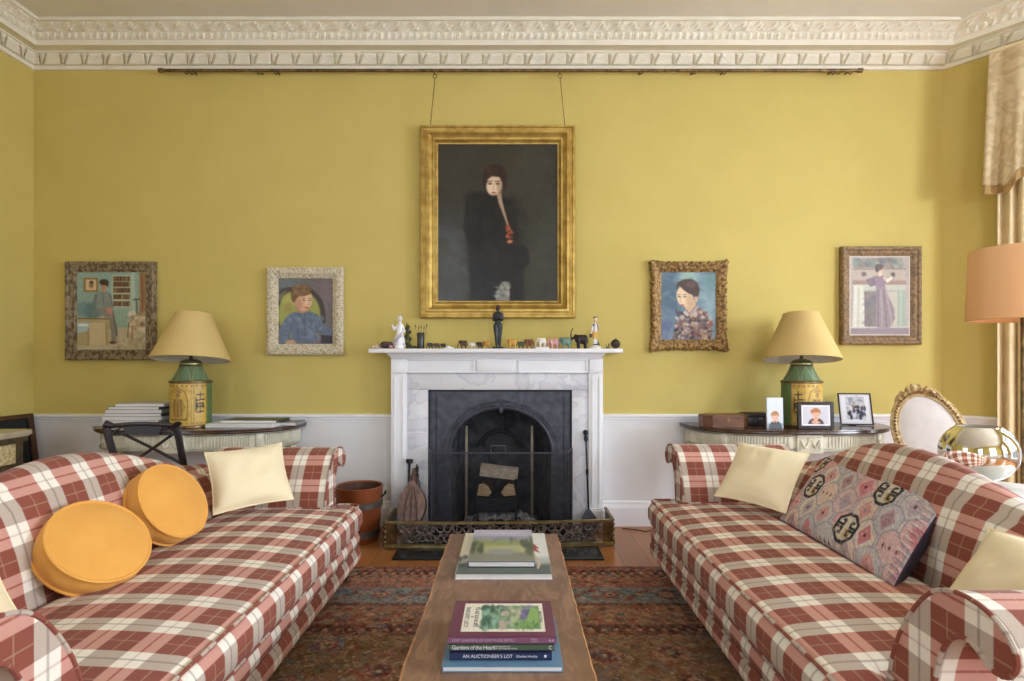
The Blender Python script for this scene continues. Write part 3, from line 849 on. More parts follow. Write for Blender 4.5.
# fire screen
YS = 3.84
sx0, sx1, sz = X(431.5, YS), X(567.5, YS), Z(453, YS)
fs = thing('fire_screen', 'black mesh folding fire screen with a square top handle before the fireplace', 'fire screen', ((sx0+sx1)/2, YS, .022))
wx0, wx1, wy, wz = FX0+.01, FX1-.004, 4.045, sz+.004
m = MB(); m.add([(sx0, YS, .025), (sx1, YS, .025), (sx1, YS, sz), (sx0, YS, sz)], [(0,1,2,3)]); pt('mesh_panel', m, 'screen_mesh', fs, smooth=False)
for (a, b) in ((sx0, wx0), (sx1, wx1)):
    m = MB(); m.add([(a, YS, .025), (b, wy, .025), (b, wy, wz), (a, YS, sz)], [(0,1,2,3)]); pt('mesh_wing', m, 'screen_mesh', fs, smooth=False)
m = MB(); r = .006
for l in ([(sx0, YS, .03), (sx0, YS, sz), (sx1, YS, sz), (sx1, YS, .03), (sx0, YS, .03)], [(sx0, YS, sz), (wx0, wy, wz), (wx0, wy, .03), (sx0, YS, .03)], [(sx1, YS, sz), (wx1, wy, wz), (wx1, wy, .03), (sx1, YS, .03)]): m.tube(l, r, 6)
pt('screen_frame', m, 'iron', fs)
m = MB(); hx0, hx1 = X(491, YS), X(505.5, YS)
m.tube([(hx0, YS, sz), (hx0, YS, sz+.05), (hx1, YS, sz+.05), (hx1, YS, sz)], .005, 6); pt('handle', m, 'steel', fs)

# hearth slab
m = MB(); m.box(-.735, .575, 3.45, 4.18, .0, .012, .003)
single('hearth_slab', m, 'slate', 'dark polished slate hearth slab set in the floor before the fireplace', 'hearth')

# fender
fe = thing('fender', 'brass fireplace fender with pierced dark scrollwork front', 'fender', (-.07, 3.70, .012), 0)
FA, FB_, FBK = Vector((-.827, 3.662, 0)), Vector((.678, 3.722, 0)), 4.03
fd = (FB_-FA).normalized(); fl_ = (FB_-FA).length; fo = Vector((fd.y, -fd.x, 0))
def fpos(s, z, o=0):
    t = s/fl_; bow = .03*math.sin(PI*t)
    return FA+fd*s+fo*(bow+o)+Vector((0, 0, z))
m = MB()
N = 40
for (z0, z1, o0, o1) in ((.013, .032, -.012, .022), (.166, .180, -.010, .014)):
    ring = []
    for i in range(N+1):
        s = fl_*i/N; ring += [fpos(s, z0, o1), fpos(s, z1, o1), fpos(s, z1, o0), fpos(s, z0, o0)]
    m.add(ring, [(i*4+j, i*4+(j+1) % 4, (i+1)*4+(j+1) % 4, (i+1)*4+j) for i in range(N) for j in range(4)]+[(0,1,2,3), (N*4+3, N*4+2, N*4+1, N*4)])
pt('brass_rail', m, 'brass', fe, smooth=False)
for sgn in (0, 1):
    m = MB()
    s0 = .0 if sgn == 0 else fl_-.07
    pts = [fpos(s0, .03, .004), fpos(s0+.07, .03, .004), fpos(s0+.07, .168, .004), fpos(s0, .168, .004)]
    m.add([p for p in pts]+[p-fo*.006 for p in pts], [(0,1,2,3), (7,6,5,4), (0,4,5,1), (1,5,6,2), (2,6,7,3), (3,7,4,0)])
    e = s0 if sgn == 0 else s0+.07
    for k in range(4): m.sphere(fpos(e, .045+.034*k, .004), .013, 10, 6)
    pt('corner_plate', m, 'brass_dark', fe, smooth=False)
m = MB()
nS = 11; w0 = .085; pw = (fl_-2*w0)/nS
for k in range(nS):
    for row in (0, 1):
        for sg in (1, -1):
            cx0 = w0+pw*(k+.5+.22*sg); cz0 = .072+.062*row; d = 1 if (k+row) % 2 else -1
            pts = [fpos(cx0+sg*.036*(1-t/30)*math.cos(t*.36*d+row), cz0+.032*(1-t/30)*math.sin(t*.36*d+row), .004) for t in range(24)]
            m.tube(pts, [.0062-.0032*t/24 for t in range(24)], 5)
            for q in range(3):
                a = q*2.1+k; b = fpos(cx0+sg*.018*math.cos(a), cz0+.018*math.sin(a), .004); e = fpos(cx0+sg*.046*math.cos(a+.5), cz0+.034*math.sin(a+.5), .008)
                m.tube([b, (b+e)/2, e], [.004, .008, .0015], 5)
    m.tube([fpos(w0+pw*k, .035, .004), fpos(w0+pw*(k+.3), .10, .006), fpos(w0+pw*(k+.7), .10, .006), fpos(w0+pw*(k+1), .165, .004)], .0065, 6)
pt('pierced_panel', m, 'bronze_pierced', fe)
for sgn in (0, 1):
    a = fpos(0 if sgn == 0 else fl_, 0); m = MB(); x = a.x
    m.box(x-.004, x+.004, a.y, FBK, .032, .166); m.box(x-.010, x+.010, a.y, FBK, .166, .180, .002); m.box(x-.014, x+.014, a.y, FBK, .013, .032, .002)
    pt('side_panel', m, 'brass_dark', fe, smooth=False)

# shovel, tongs, poker, bellows
def rod_tool(name, label, cat, base, top, parts):
    o = thing(name, label, cat, base); base = Vector(base); top = Vector(top); d = (top-base)
    return o, base, d
o, b, d = rod_tool('fire_shovel', 'black iron fire shovel leaning on the right marble slip', 'fire shovel', (X(589.5, 3.93), 3.93, .03), (X(585.5, 4.055), 4.055, Z(430, 4.055)), None)
m = MB(); m.tube([b+d*.22, b+d*.55, b+d*.56, b+d*.6, b+d*.61, b+d*.9], [.007, .007, .011, .011, .006, .0065], 8); pt('shaft', m, 'iron_dark', o)
m = MB(); m.tube([b+d*.88, b+d*.9, b+d*.93, b+d*.95, b+d*.955, b+d*.985, b+d], [.006, .014, .014, .008, .016, .02, .008], 10); pt('knob', m, 'iron_dark', o)
m = MB(); wd = .052
V = [b+Vector((-wd, 0, 0)), b+Vector((wd, 0, 0)), b+d*.14+Vector((wd, 0, 0)), b+d*.20+Vector((.02, 0, 0)), b+d*.23, b+d*.20+Vector((-.02, 0, 0)), b+d*.14+Vector((-wd, 0, 0))]
m.add(V+[p+Vector((0, .006, 0)) for p in V], [tuple(range(7)), tuple(range(13, 6, -1))]+[(i, (i+1) % 7, 7+(i+1) % 7, 7+i) for i in range(7)])
for s in (-1, 1): m.box(b.x+s*wd-.003, b.x+s*wd+.003, b.y-.02, b.y+.006, b.z, b.z+.09)
pt('blade', m, 'iron', o, smooth=False)
o, b, d = rod_tool('fire_poker', 'dark iron poker with a flat knob standing behind the bellows', 'poker', (X(407.6, 3.97), 3.97, .03), (X(409.5, 4.03), 4.03, Z(459, 4.03)), None)
m = MB(); m.tube([b, b+d*.9], .008, 8); pt('shaft', m, 'iron_dark', o)
m = MB(); m.tube([b+d*.88, b+d*.93, b+d*.95, b+d], [.007, .010, .026, .024], 12); pt('knob', m, 'iron_dark', o)
o, b, d = rod_tool('fire_tongs', 'steel fire tongs with a spear finial beside the bellows', 'fire tongs', (X(420, 3.93), 3.93, .03), (X(416.8, 4.045), 4.045, Z(464, 4.045)), None)
for s in (-1, 1):
    m = MB(); m.tube([b+Vector((s*.016, 0, 0)), b+d*.3+Vector((s*.02, 0, 0)), b+d*.72+Vector((s*.012, 0, 0)), b+d*.8], [.006, .006, .006, .008], 8); pt('arm', m, 'steel', o)
m = MB(); m.tube([b+d*.78, b+d*.84, b+d*.86, b+d*.93, b+d], [.010, .012, .006, .014, .002], 10); pt('finial', m, 'iron_dark', o)
# bellows
bo = Vector((X(410.5, 3.80), 3.80, .03)); bt = Vector((X(414, 3.95), 3.95, Z(468, 3.95)))
o = thing('bellows', 'worn wooden bellows standing nozzle up at the left end of the fender', 'bellows', bo)
bz = (bt-bo); bl = bz.length; bz.normalize(); bx = Vector((1, 0, 0)); bx = (bx-bz*bx.dot(bz)).normalized(); by = bz.cross(bx)
Mb = Matrix(((bx.x, by.x, bz.x, bo.x), (bx.y, by.y, bz.y, bo.y), (bx.z, by.z, bz.z, bo.z), (0, 0, 0, 1)))
def bw(t): return .098*math.sin(PI*min(1, (t+.02)/1.0)**1.25)**.8*(1-.25*t)+.012
outl = [(-bw(t/24), bl*(.08+.72*t/24)) for t in range(25)]+[(bw(t/24), bl*(.08+.72*t/24)) for t in range(24, -1, -1)]
for nm, d0, d1, sc in (('front_board', -.042, -.030, 1), ('back_board', .030, .042, 1)):
    m = MB(); m.prism([(a*sc, b_) for a, b_ in outl], d0, d1, 'y', M=Mb); pt(nm, m, 'bellows_wood', o, angle=30)
    if nm == 'front_board':
        m = MB()
        for s in (-.035, 0, .035): m.tube([Mb @ Vector((s*1.3, -.044, bl*.22)), Mb @ Vector((s, -.045, bl*.5)), Mb @ Vector((s*.35, -.044, bl*.72))], [.003, .006, .002], 6)
        pt('carved_rib', m, 'leather_brown', o)
m = MB(); m.prism([(a*.96, b_) for a, b_ in outl], -.030, .030, 'y', M=Mb); pt('leather_gusset', m, 'leather_brown', o, angle=30)
m = MB(); m.tube([Mb @ Vector((0, 0, bl*q)) for q in (.76, .82, .88, .9, 1.0)], [.034, .030, .024, .014, .010], 12); pt('nozzle', m, 'leather_brown', o)
for d0 in (-.042, .030):
    m = MB(); m.prism([(-.018, .0), (.018, 0), (.014, bl*.1), (-.014, bl*.1)], d0, d0+.012, 'y', M=Mb); pt('handle', m, 'bellows_wood', o)

# log bucket
bcx, bcy = X(359.5, 3.86), 3.86
o = thing('log_bucket', 'coopered reddish wooden bucket with grey iron bands beside the fireplace', 'bucket', (bcx, bcy, 0))
m = MB(); m.lathe([(.128, .0), (.131, .005), (.160, .358), (.163, .372), (.157, .376), (.150, .370), (.122, .02), (0.001, .018)], 40, caps=False); m.add([(0, 0, .001)], []) ; obj('stave_body', m, 'copper', o)
m = MB(); m.lathe([(.149, .366), (.120, .022), (.001, .0215)], 40, caps=False); obj('lining', m, 'bucket_in', o, fixn=False)
for z in (.06, .255):
    r0 = .129+.031*z/.37
    m = MB(); m.lathe([(r0+.001, z-.022), (r0+.006, z-.020), (r0+.008, z+.022), (r0+.003, z+.024)], 40, caps=False); obj('iron_band', m, 'band_grey', o)
for s in (1, -1):
    m = MB(); m.tube([(s*.155, .0-.025, .30), (s*.175, -.025, .315), (s*.178, 0, .335), (s*.175, .025, .315), (s*.155, .025, .30)], .006, 6); obj('lug_handle', m, 'iron_dark', o)

# ================================================================== pictures
def picture(name, label, cat, px0, px1, py0, py1, prof, frame_m, canvas, ox, oz, group=None, paint='paint_oil', yb=D-.004, wob=None, seg=1, extra=None, cd=.014):
    """frame outer rectangle given at the wall; canvas set inside; ox, oz = frame widths"""
    yf = D-.035
    x0, x1, z0, z1 = X(px0, yf), X(px1, yf), Z(py1, yf), Z(py0, yf)
    o = thing(name, label, cat, ((x0+x1)/2, yb, z0), group=group)
    Mt = Matrix.Translation((0, yb, 0))
    m = frame_mb(x0, x1, z0, z1, prof, seg, wob); m.v = [tuple(Mt @ Vector(p)) for p in m.v]
    fr = pt('frame', m, frame_m, o, angle=30)
    w = prof[-1][0]
    c = canvas.mb(lambda u, v: (x0+w-.004+(x1-x0-2*w+.008)*u, yb-cd, z1-w+.004-(z1-z0-2*w+.008)*v))
    cv = pt('painted_canvas', c, paint, o, fixn=False)
    m = MB(); m.box(x0+.01, x1-.01, yb-.008, yb, z0+.01, z1-.01); pt('backing', m, 'dark_wood', o, smooth=False)
    return o, (x0, x1, z0, z1), fr

# --- large portrait
C = Canvas(110, 100, 447, 538, 168, 218, (50, 48, 38))
C.ell(280, 120, 230, 130, (62, 58, 44), soft=150, alpha=.8).ell(150, 440, 110, 150, (78, 80, 80), soft=140, alpha=.7).ell(425, 380, 60, 220, (58, 60, 48), soft=80, alpha=.7)  # grey-blue ellipse at lower left: window glare on the varnish, painted in
C.dab(160, 112, 100, 445, 536, [(58, 54, 42), (44, 42, 34), (66, 64, 52), (52, 54, 50)], 26, .22)
C.dab(60, 112, 320, 210, 536, [(92, 96, 98), (70, 74, 76), (60, 60, 58)], 20, .25).grain(2.5, 1, 3)  # left-side dabs break up the painted varnish glare
K = (24, 23, 21)
C.poly([(236, 240), (212, 240), (194, 262), (187, 300), (184, 340), (196, 390), (198, 450), (202, 540), (352, 540), (350, 452), (366, 430), (362, 395), (340, 376), (332, 340), (331, 290), (320, 262), (298, 248)], K, 11)
C.ell(222, 256, 34, 22, (26, 25, 23), soft=12).ell(206, 300, 20, 50, (28, 27, 25), soft=12).ell(318, 290, 16, 44, (28, 27, 24), soft=10).ell(345, 414, 20, 30, (26, 25, 23), soft=10)
C.dab(90, 190, 240, 352, 530, [(34, 33, 30), (20, 19, 18), (40, 38, 34)], 15, .35)
for q in ([(262, 280), (270, 330), (286, 390), (292, 470)], [(226, 300), (236, 380), (240, 520)], [(330, 400), (322, 460), (330, 530)]): C.line(q, 4, (15, 14, 13), 8, .6)
SK = (206, 180, 150)
C.poly([(274, 236), (288, 238), (292, 262), (299, 290), (307, 318), (312, 338), (308, 338), (299, 312), (290, 288), (281, 266)], (164, 140, 112), 5)
C.poly([(240, 212), (237, 186), (244, 168), (258, 158), (278, 156), (296, 166), (304, 186), (304, 210), (297, 230), (290, 232), (288, 204), (252, 200), (247, 220), (242, 222)], (46, 32, 25), 6)
C.ell(268, 214, 22, 29, SK, 7, 4).ell(262, 224, 12, 17, (224, 200, 172), soft=8, alpha=.7).ell(284, 220, 8, 22, (160, 130, 104), soft=6, alpha=.6)
C.poly([(238, 208), (240, 182), (262, 174), (296, 180), (300, 212), (290, 204), (284, 192), (262, 190), (250, 198), (246, 214)], (48, 33, 26), 6).dab(14, 240, 160, 304, 186, [(74, 52, 40), (40, 28, 22), (62, 44, 34)], 9, .5)
for ex in (257, 278): C.ell(ex, 211, 4.6, 2.4, (44, 34, 30), soft=3); C.line([(ex-7, 205), (ex+6, 203.5)], 2, (64, 46, 36), 3)
C.line([(268, 212), (265, 226), (269, 228)], 2, (170, 136, 110), 3).ell(267, 236, 6, 2.4, (150, 70, 62), soft=3)
C.dab(16, 302, 326, 318, 372, [(176, 78, 46), (196, 104, 62), (140, 52, 38), (206, 136, 92)], 5.5, .7)
C.poly([(290, 484), (302, 482), (311, 498), (312, 538), (272, 538), (276, 510)], (124, 126, 118), 6).dab(34, 274, 488, 312, 536, [(170, 170, 162), (96, 98, 94), (150, 142, 126)], 6, .6)
prof = [(0, 0), (0, .045), (.006, .056), (.018, .058), (.024, .050), (.040, .048), (.046, .062), (.062, .064), (.070, .052), (.088, .040), (.092, .046), (.104, .044), (.112, .030), (.120, .020), (.128, .018), (.130, .010)]
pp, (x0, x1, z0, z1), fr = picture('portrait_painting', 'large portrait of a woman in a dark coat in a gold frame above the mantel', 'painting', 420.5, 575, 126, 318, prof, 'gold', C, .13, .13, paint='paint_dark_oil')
hz = Z(73, 4.12)
for k, (pxt, pxb) in enumerate(((435, 430), (560, 565))):
    m = MB(); a, b = Vector((X(pxt, 4.12), 4.115, hz-.035)), Vector((X(pxb, 4.12), 4.14, z1-.002))
    m.tube([a.lerp(b, t/14)+Vector((.0015*(-1)**t, 0, 0)) for t in range(15)], .003, 5); pt('hanging_chain', m, 'brass_dark', pp)
    m = MB(); m.tube([(a.x+.014*math.cos(t), 4.115, hz-.027+.014*math.sin(t)) for t in np.linspace(0, 2*PI, 13)], .003, 5)
    m.tube([(a.x-.008, 4.12, hz+.012), (a.x-.008, 4.098, hz+.006), (a.x-.004, 4.10, hz-.012), (a.x, 4.115, hz-.014)], .005, 6); pt('rail_hook', m, 'brass_dark', pp)

# --- picture rail
rl = thing('picture_rail', 'long thin brass picture rail under the cornice', 'picture rail', (0, 4.12, Z(71, 4.12)))
rz = Z(70.5, 4.12); ra, rb = X(161, 4.12), X(860, 4.12)
m = MB(); m.tube([(ra, 4.12, rz), (rb, 4.12, rz)], .012, 10); pt('rod', m, 'brass_dark', rl)
for x in (ra, rb):
    m = MB(); m.tube([(x-.02, 4.12, rz), (x-.016, 4.12, rz), (x+.016, 4.12, rz), (x+.02, 4.12, rz)], [.008, .017, .017, .008], 10); pt('finial', m, 'brass_dark', rl)
for i, px in enumerate((187, 192, 259, 276, 641, 694, 724, 833, 838, 850)):
    x = X(px, 4.12); m = MB()
    m.tube([(x, 4.185, rz+.004), (x, 4.13, rz+.004)], .006, 6)
    m.tube([(x+.013*math.cos(t), 4.118, rz-.014+.013*math.sin(t)) for t in np.linspace(0, 2*PI, 11)], .0045, 5); pt('ring_bracket', m, 'brass_dark', rl)

# --- library interior painting (left)
C = Canvas(95, 85, 525, 600, 100, 120, (142, 168, 156))
C.grain(4, 1, 6)
C.poly([(95, 470), (525, 440), (525, 600), (95, 600)], (186, 176, 146), 10)
C.rect(484, 90, 525, 360, (156, 118, 84), 8).line([(500, 95), (505, 350)], 8, (120, 84, 60), 6).line([(445, 90), (450, 360)], 18, (170, 190, 170), 8)
C.rect(312, 104, 438, 322, (176, 184, 160), 6)
for j, y in enumerate((128, 165, 205, 248, 294)):
    C.rect(322, y-15, 428, y+17, (96, 74, 56), 4)
    for k in range(13): C.rect(324+k*8, y-13+RNG.uniform(0, 6), 329+k*8, y+15, [(150, 110, 70), (120, 58, 44), (92, 82, 66), (176, 156, 110), (64, 60, 58)][RNG.integers(5)], 2, .85)
C.rect(322, 330, 425, 452, (150, 172, 154), 5)
for k in range(7): C.line([(334+k*14, 336), (332+k*14, 448)], 4, (118, 146, 132), 4)
C.rect(136, 122, 226, 216, (150, 112, 62), 5).rect(150, 134, 214, 204, (206, 190, 150), 4).ell(184, 168, 15, 24, (150, 112, 84), soft=8).ell(186, 152, 12, 10, (90, 66, 50), soft=6)
C.ell(140, 330, 60, 46, (110, 140, 140), soft=22).ell(190, 350, 50, 60, (96, 124, 126), soft=20)
SH = (132, 142, 136)
C.poly([(232, 216), (290, 214), (312, 240), (318, 300), (310, 330), (228, 330), (218, 380), (198, 380), (196, 270), (210, 230)], SH, 7)
C.line([(214, 240), (204, 300), (212, 376)], 18, (110, 122, 120), 8).line([(300, 236), (312, 280), (318, 320)], 12, (112, 124, 122), 8).line([(255, 222), (262, 305)], 5, (98, 110, 108), 6)
C.poly([(240, 325), (312, 322), (350, 470), (340, 545), (310, 548), (306, 470), (262, 372), (232, 380)], (136, 128, 118), 7).line([(318, 340), (345, 500)], 9, (98, 92, 88), 8)
C.poly([(276, 322), (306, 318), (322, 352), (302, 366), (284, 350)], (190, 130, 116), 6).ell(320, 552, 24, 10, (84, 58, 46), soft=6)
C.ell(262, 190, 17, 24, (186, 140, 106), soft=5).ell(264, 152, 30, 20, (62, 48, 42), soft=6).ell(285, 165, 8, 16, (62, 48, 42), soft=5).ell(254, 186, 3, 2, (60, 40, 34), soft=2).ell(270, 186, 3, 2, (60, 40, 34), soft=2)
C.rect(96, 388, 300, 572, (176, 158, 118), 5).rect(172, 420, 276, 570, (196, 180, 142), 4).line([(100, 392), (298, 396)], 8, (120, 96, 66), 4).line([(276, 420), (278, 560)], 4, (120, 98, 66), 4).line([(164, 420), (166, 568)], 4, (126, 104, 72), 4)
C.poly([(96, 416), (178, 420), (160, 476), (96, 490)], (168, 188, 190), 5).rect(100, 428, 165, 444, (226, 228, 220), 4)
C.poly([(430, 390), (520, 348), (520, 430), (470, 470), (440, 545), (425, 540), (420, 430)], (196, 176, 140), 7).dab(50, 420, 350, 522, 470, [(226, 214, 188), (160, 134, 100), (206, 190, 160), (120, 96, 74)], 14, .6)
C.line([(418, 420), (412, 520)], 6, (110, 80, 54), 4).line([(440, 440), (440, 545)], 6, (120, 88, 60), 4).line([(466, 264), (470, 356)], 8, (92, 88, 74), 5).line([(446, 268), (486, 264)], 8, (92, 80, 64), 5)
C.dab(40, 330, 500, 520, 590, [(170, 140, 110), (206, 196, 170), (150, 126, 100)], 14, .35).grain(5, 1)
prof = [(0, 0), (0, .034), (.008, .042), (.022, .040), (.028, .032), (.050, .026), (.056, .030), (.064, .028), (.070, .018), (.076, .016), (.080, .010)]
picture('library_painting', 'painting of a man seated by bookshelves in a distressed brown frame', 'painting', 65, 154.5, 261.5, 360, prof, 'frame_distress', C, .08, .08, 'small paintings on the yellow wall')

def jag(f, a):
    def wob(p, o, d, k, t):
        n = mnoise.noise(Vector((p.x*f, p.z*f, o*30)))
        m = mnoise.noise(Vector((p.x*f*2.7, p.z*f*2.7, o*60+5)))
        return p+Vector((0, -(a*n+.6*a*m) if d > .012 else 0, 0))
    return wob
# --- boy in blue smock (left)
C = Canvas(120, 115, 490, 578, 90, 112, (112, 106, 104))
C.ell(170, 150, 110, 70, (102, 110, 110), soft=60).ell(440, 200, 80, 130, (116, 104, 106), soft=70).grain(4, 1, 4)
C.ell(270, 360, 165, 190, (70, 62, 58), soft=12).ell(262, 372, 142, 176, (154, 158, 80), soft=14).ell(200, 270, 60, 50, (172, 172, 92), soft=30).ell(190, 320, 26, 36, (150, 128, 70), soft=20, alpha=.6)
C.line([(130, 220), (150, 196), (200, 186), (230, 206)], 18, (72, 60, 54), 8).line([(360, 230), (405, 270), (425, 340), (430, 420)], 20, (66, 58, 56), 8)
BL = (98, 112, 132)
C.poly([(236, 350), (332, 346), (380, 372), (430, 440), (484, 470), (484, 520), (420, 512), (384, 470), (380, 560), (220, 572), (200, 480), (196, 540), (170, 572), (130, 566), (128, 470), (166, 400), (200, 366)], BL, 8)
for a in ((210, 440, 190, 520), (372, 400, 376, 540), (300, 360, 296, 540), (262, 362, 250, 520), (336, 362, 344, 520)): C.line([a[:2], a[2:]], 7, (72, 84, 104), 9, .7)
C.dab(70, 140, 370, 440, 560, [(128, 142, 160), (82, 94, 114), (110, 124, 144), (140, 150, 166)], 16, .45)
C.poly([(410, 512), (488, 520), (488, 572), (410, 572)], (58, 50, 60), 8).ell(205, 566, 36, 18, (190, 150, 122), soft=8)
C.poly([(246, 320), (312, 330), (318, 352), (282, 362), (244, 350)], (180, 134, 104), 6)
C.ell(292, 272, 55, 74, (214, 170, 138), 6, 6).ell(322, 262, 26, 50, (232, 194, 162), soft=16, alpha=.7).ell(258, 300, 22, 44, (182, 134, 106), soft=16, alpha=.7).ell(232, 278, 14, 24, (196, 146, 116), soft=6)
C.poly([(208, 262), (204, 210), (222, 176), (270, 158), (320, 166), (346, 196), (338, 226), (300, 240), (262, 242), (240, 262), (232, 286), (218, 280)], (112, 84, 52), 7).dab(26, 214, 168, 336, 236, [(140, 110, 68), (92, 66, 42), (150, 120, 78)], 14, .5)
for ex in (294, 336): C.ell(ex, 270, 9, 4, (70, 60, 60), soft=4); C.line([(ex-13, 256), (ex+10, 255)], 3.5, (110, 80, 58), 4)
C.line([(322, 268), (332, 296), (318, 300)], 4, (180, 126, 98), 5).ell(314, 322, 14, 5, (176, 74, 62), soft=4).grain(4, 1)
prof = [(0, 0), (0, .030), (.010, .040), (.030, .044), (.050, .040), (.062, .030), (.070, .026), (.078, .022), (.084, .012)]
picture('boy_painting', 'portrait of a boy in a blue smock in a speckled cream frame', 'painting', 266.5, 343, 267, 355, prof, 'frame_cream', C, .08, .08, 'small paintings on the yellow wall', wob=jag(55, .006), seg=60)
# --- boy in patterned shirt (right)
C = Canvas(115, 118, 470, 575, 90, 114, (112, 136, 150))
C.grain(3, 1, 8)
C.ell(180, 260, 80, 150, (72, 96, 116), soft=60, alpha=.8).ell(290, 150, 60, 50, (150, 178, 168), soft=40).ell(420, 320, 60, 160, (140, 168, 172), soft=60, alpha=.8).ell(440, 180, 40, 60, (104, 140, 140), soft=40).ell(150, 500, 60, 60, (92, 106, 138), soft=40)
C.dab(80, 118, 120, 468, 570, [(86, 112, 134), (146, 170, 172), (104, 126, 150), (128, 152, 148)], 22, .3)
C.poly([(260, 376), (350, 338), (400, 390), (436, 470), (452, 572), (186, 572), (206, 500), (236, 440)], (118, 98, 92), 8)
C.dab(120, 210, 380, 440, 570, [(196, 180, 164), (62, 44, 48), (150, 70, 60), (88, 74, 90), (176, 140, 100), (40, 34, 40), (210, 200, 190)], 13, .75)
C.line([(268, 372), (290, 410), (350, 350)], 10, (70, 60, 70), 6).poly([(268, 372), (300, 400), (286, 420), (256, 392)], (190, 182, 178), 5).poly([(300, 396), (352, 338), (362, 352), (312, 414)], (176, 160, 160), 5)
C.poly([(270, 330), (334, 300), (340, 345), (300, 392), (272, 368)], (206, 176, 142), 7)
C.ell(268, 282, 52, 72, (222, 194, 158), -14, 7).ell(246, 292, 24, 46, (236, 212, 178), soft=16, alpha=.7).ell(300, 310, 20, 46, (190, 154, 122), soft=14, alpha=.6).ell(342, 298, 13, 24, (206, 166, 132), soft=6)
C.poly([(212, 232), (220, 190), (260, 166), (312, 164), (352, 190), (366, 236), (356, 282), (330, 284), (310, 268), (292, 262), (258, 236), (232, 208), (222, 236)], (72, 54, 48), 7).ell(312, 200, 34, 24, (104, 82, 74), soft=20, alpha=.7)
for ex in (232, 268): C.ell(ex, 284, 9, 4.5, (64, 70, 72), soft=4); C.line([(ex-12, 271), (ex+11, 268)], 3.5, (96, 70, 56), 4)
C.line([(246, 286), (236, 316), (248, 322)], 4, (184, 144, 110), 5).ell(250, 341, 14, 5, (170, 84, 70), soft=4).line([(388, 132), (456, 130)], 5, (70, 84, 92), 5, .7).grain(4, 1)
def carve(p, o, d, k, t):
    ev = (1-min(1, o/.035)); s = p.x if k in (0, 2) else p.z
    n = mnoise.noise(Vector((p.x*60, p.z*60, o*40))); b = math.cos(t*2*PI*4)*.5+.5
    cor = max(0, 1-min(t, 1-t)/.16)
    out = ev*(.006*b*math.cos(t*2*PI*13)+.014*cor+.003*n)
    q = p.copy()
    if k == 0: q.z -= out
    elif k == 1: q.x += out
    elif k == 2: q.z += out
    else: q.x -= out
    if d > .012: q.y -= .007*n+.006*cor*ev+.004*math.cos(t*2*PI*26)*ev
    return q
prof = [(0, 0), (0, .028), (.008, .040), (.022, .044), (.034, .038), (.046, .034), (.056, .030), (.066, .022), (.074, .020), (.080, .010)]
picture('boy_painting', 'portrait of a boy in a patterned shirt in a scalloped gold frame', 'painting', 651.5, 727, 261.5, 350, prof, 'gold_old', C, .08, .08, 'small paintings on the yellow wall', wob=carve, seg=72)
# --- woman at a mantel (far right)
C = Canvas(90, 90, 470, 605, 92, 124, (168, 158, 146))
C.grain(5, 1, 5)
C.rect(118, 108, 420, 168, (122, 128, 116), 8).dab(70, 124, 110, 418, 166, [(90, 100, 92), (150, 150, 130), (140, 116, 104), (100, 92, 96), (120, 140, 130)], 16, .6)
C.rect(116, 178, 440, 246, (176, 162, 144), 6).line([(116, 176), (440, 174)], 6, (122, 104, 92), 6).ell(182, 208, 16, 14, (96, 80, 76), soft=8).ell(362, 212, 14, 16, (90, 76, 72), soft=8)
C.rect(110, 250, 445, 276, (150, 120, 104), 5).rect(116, 276, 440, 312, (182, 184, 168), 6)
C.poly([(120, 280), (176, 276), (200, 560), (110, 560)], (204, 204, 188), 8).line([(150, 300), (146, 540)], 12, (178, 182, 160), 10)
C.rect(186, 322, 260, 548, (112, 98, 94), 8).dab(40, 190, 330, 256, 540, [(90, 76, 80), (130, 116, 104), (104, 110, 104)], 16, .5)
C.rect(322, 322, 392, 540, (186, 180, 160), 8).rect(390, 312, 440, 548, (150, 166, 146), 8).line([(412, 320), (410, 540)], 8, (176, 188, 168), 6)
C.rect(94, 556, 466, 602, (134, 118, 124), 8).line([(94, 552), (466, 548)], 8, (196, 190, 180), 6)
C.poly([(256, 290), (314, 286), (330, 340), (370, 430), (374, 500), (340, 556), (262, 552), (254, 500), (262, 400)], (138, 118, 122), 7)
for k, (xa, xb) in enumerate(((268, 270), (288, 296), (304, 324), (320, 356))): C.line([(xa, 310), (xb, 545)], 8, (176, 160, 150) if k % 2 else (104, 84, 100), 7, .75)
C.poly([(250, 220), (300, 214), (318, 250), (312, 292), (258, 294), (246, 250)], (132, 108, 122), 7).poly([(192, 244), (250, 222), (256, 280), (222, 290)], (112, 94, 104), 7)
C.poly([(270, 200), (290, 192), (300, 214), (276, 226)], (214, 190, 166), 5).line([(306, 232), (330, 258), (352, 226)], 13, (208, 182, 156), 6).poly([(318, 244), (362, 222), (356, 240), (326, 262)], (222, 218, 206), 4)
C.ell(282, 172, 21, 25, (206, 170, 140), soft=5).ell(276, 162, 26, 20, (84, 62, 56), soft=6).ell(264, 180, 12, 16, (84, 62, 56), soft=6).grain(5, 1)
m_ = 7; C.line([(94, 94), (466, 94), (466, 601), (94, 601), (94, 94)], 9, (212, 200, 186), 4)
prof = [(0, 0), (0, .040), (.010, .048), (.024, .046), (.032, .036), (.044, .034), (.052, .030), (.060, .022), (.066, .020), (.070, .010)]
picture('interior_painting', 'painting of a woman standing at a mantel in a brown gilt frame', 'painting', 841.5, 921, 246.5, 344.5, prof, 'frame_brown', C, .07, .07, 'small paintings on the yellow wall', wob=jag(40, .003), seg=40)
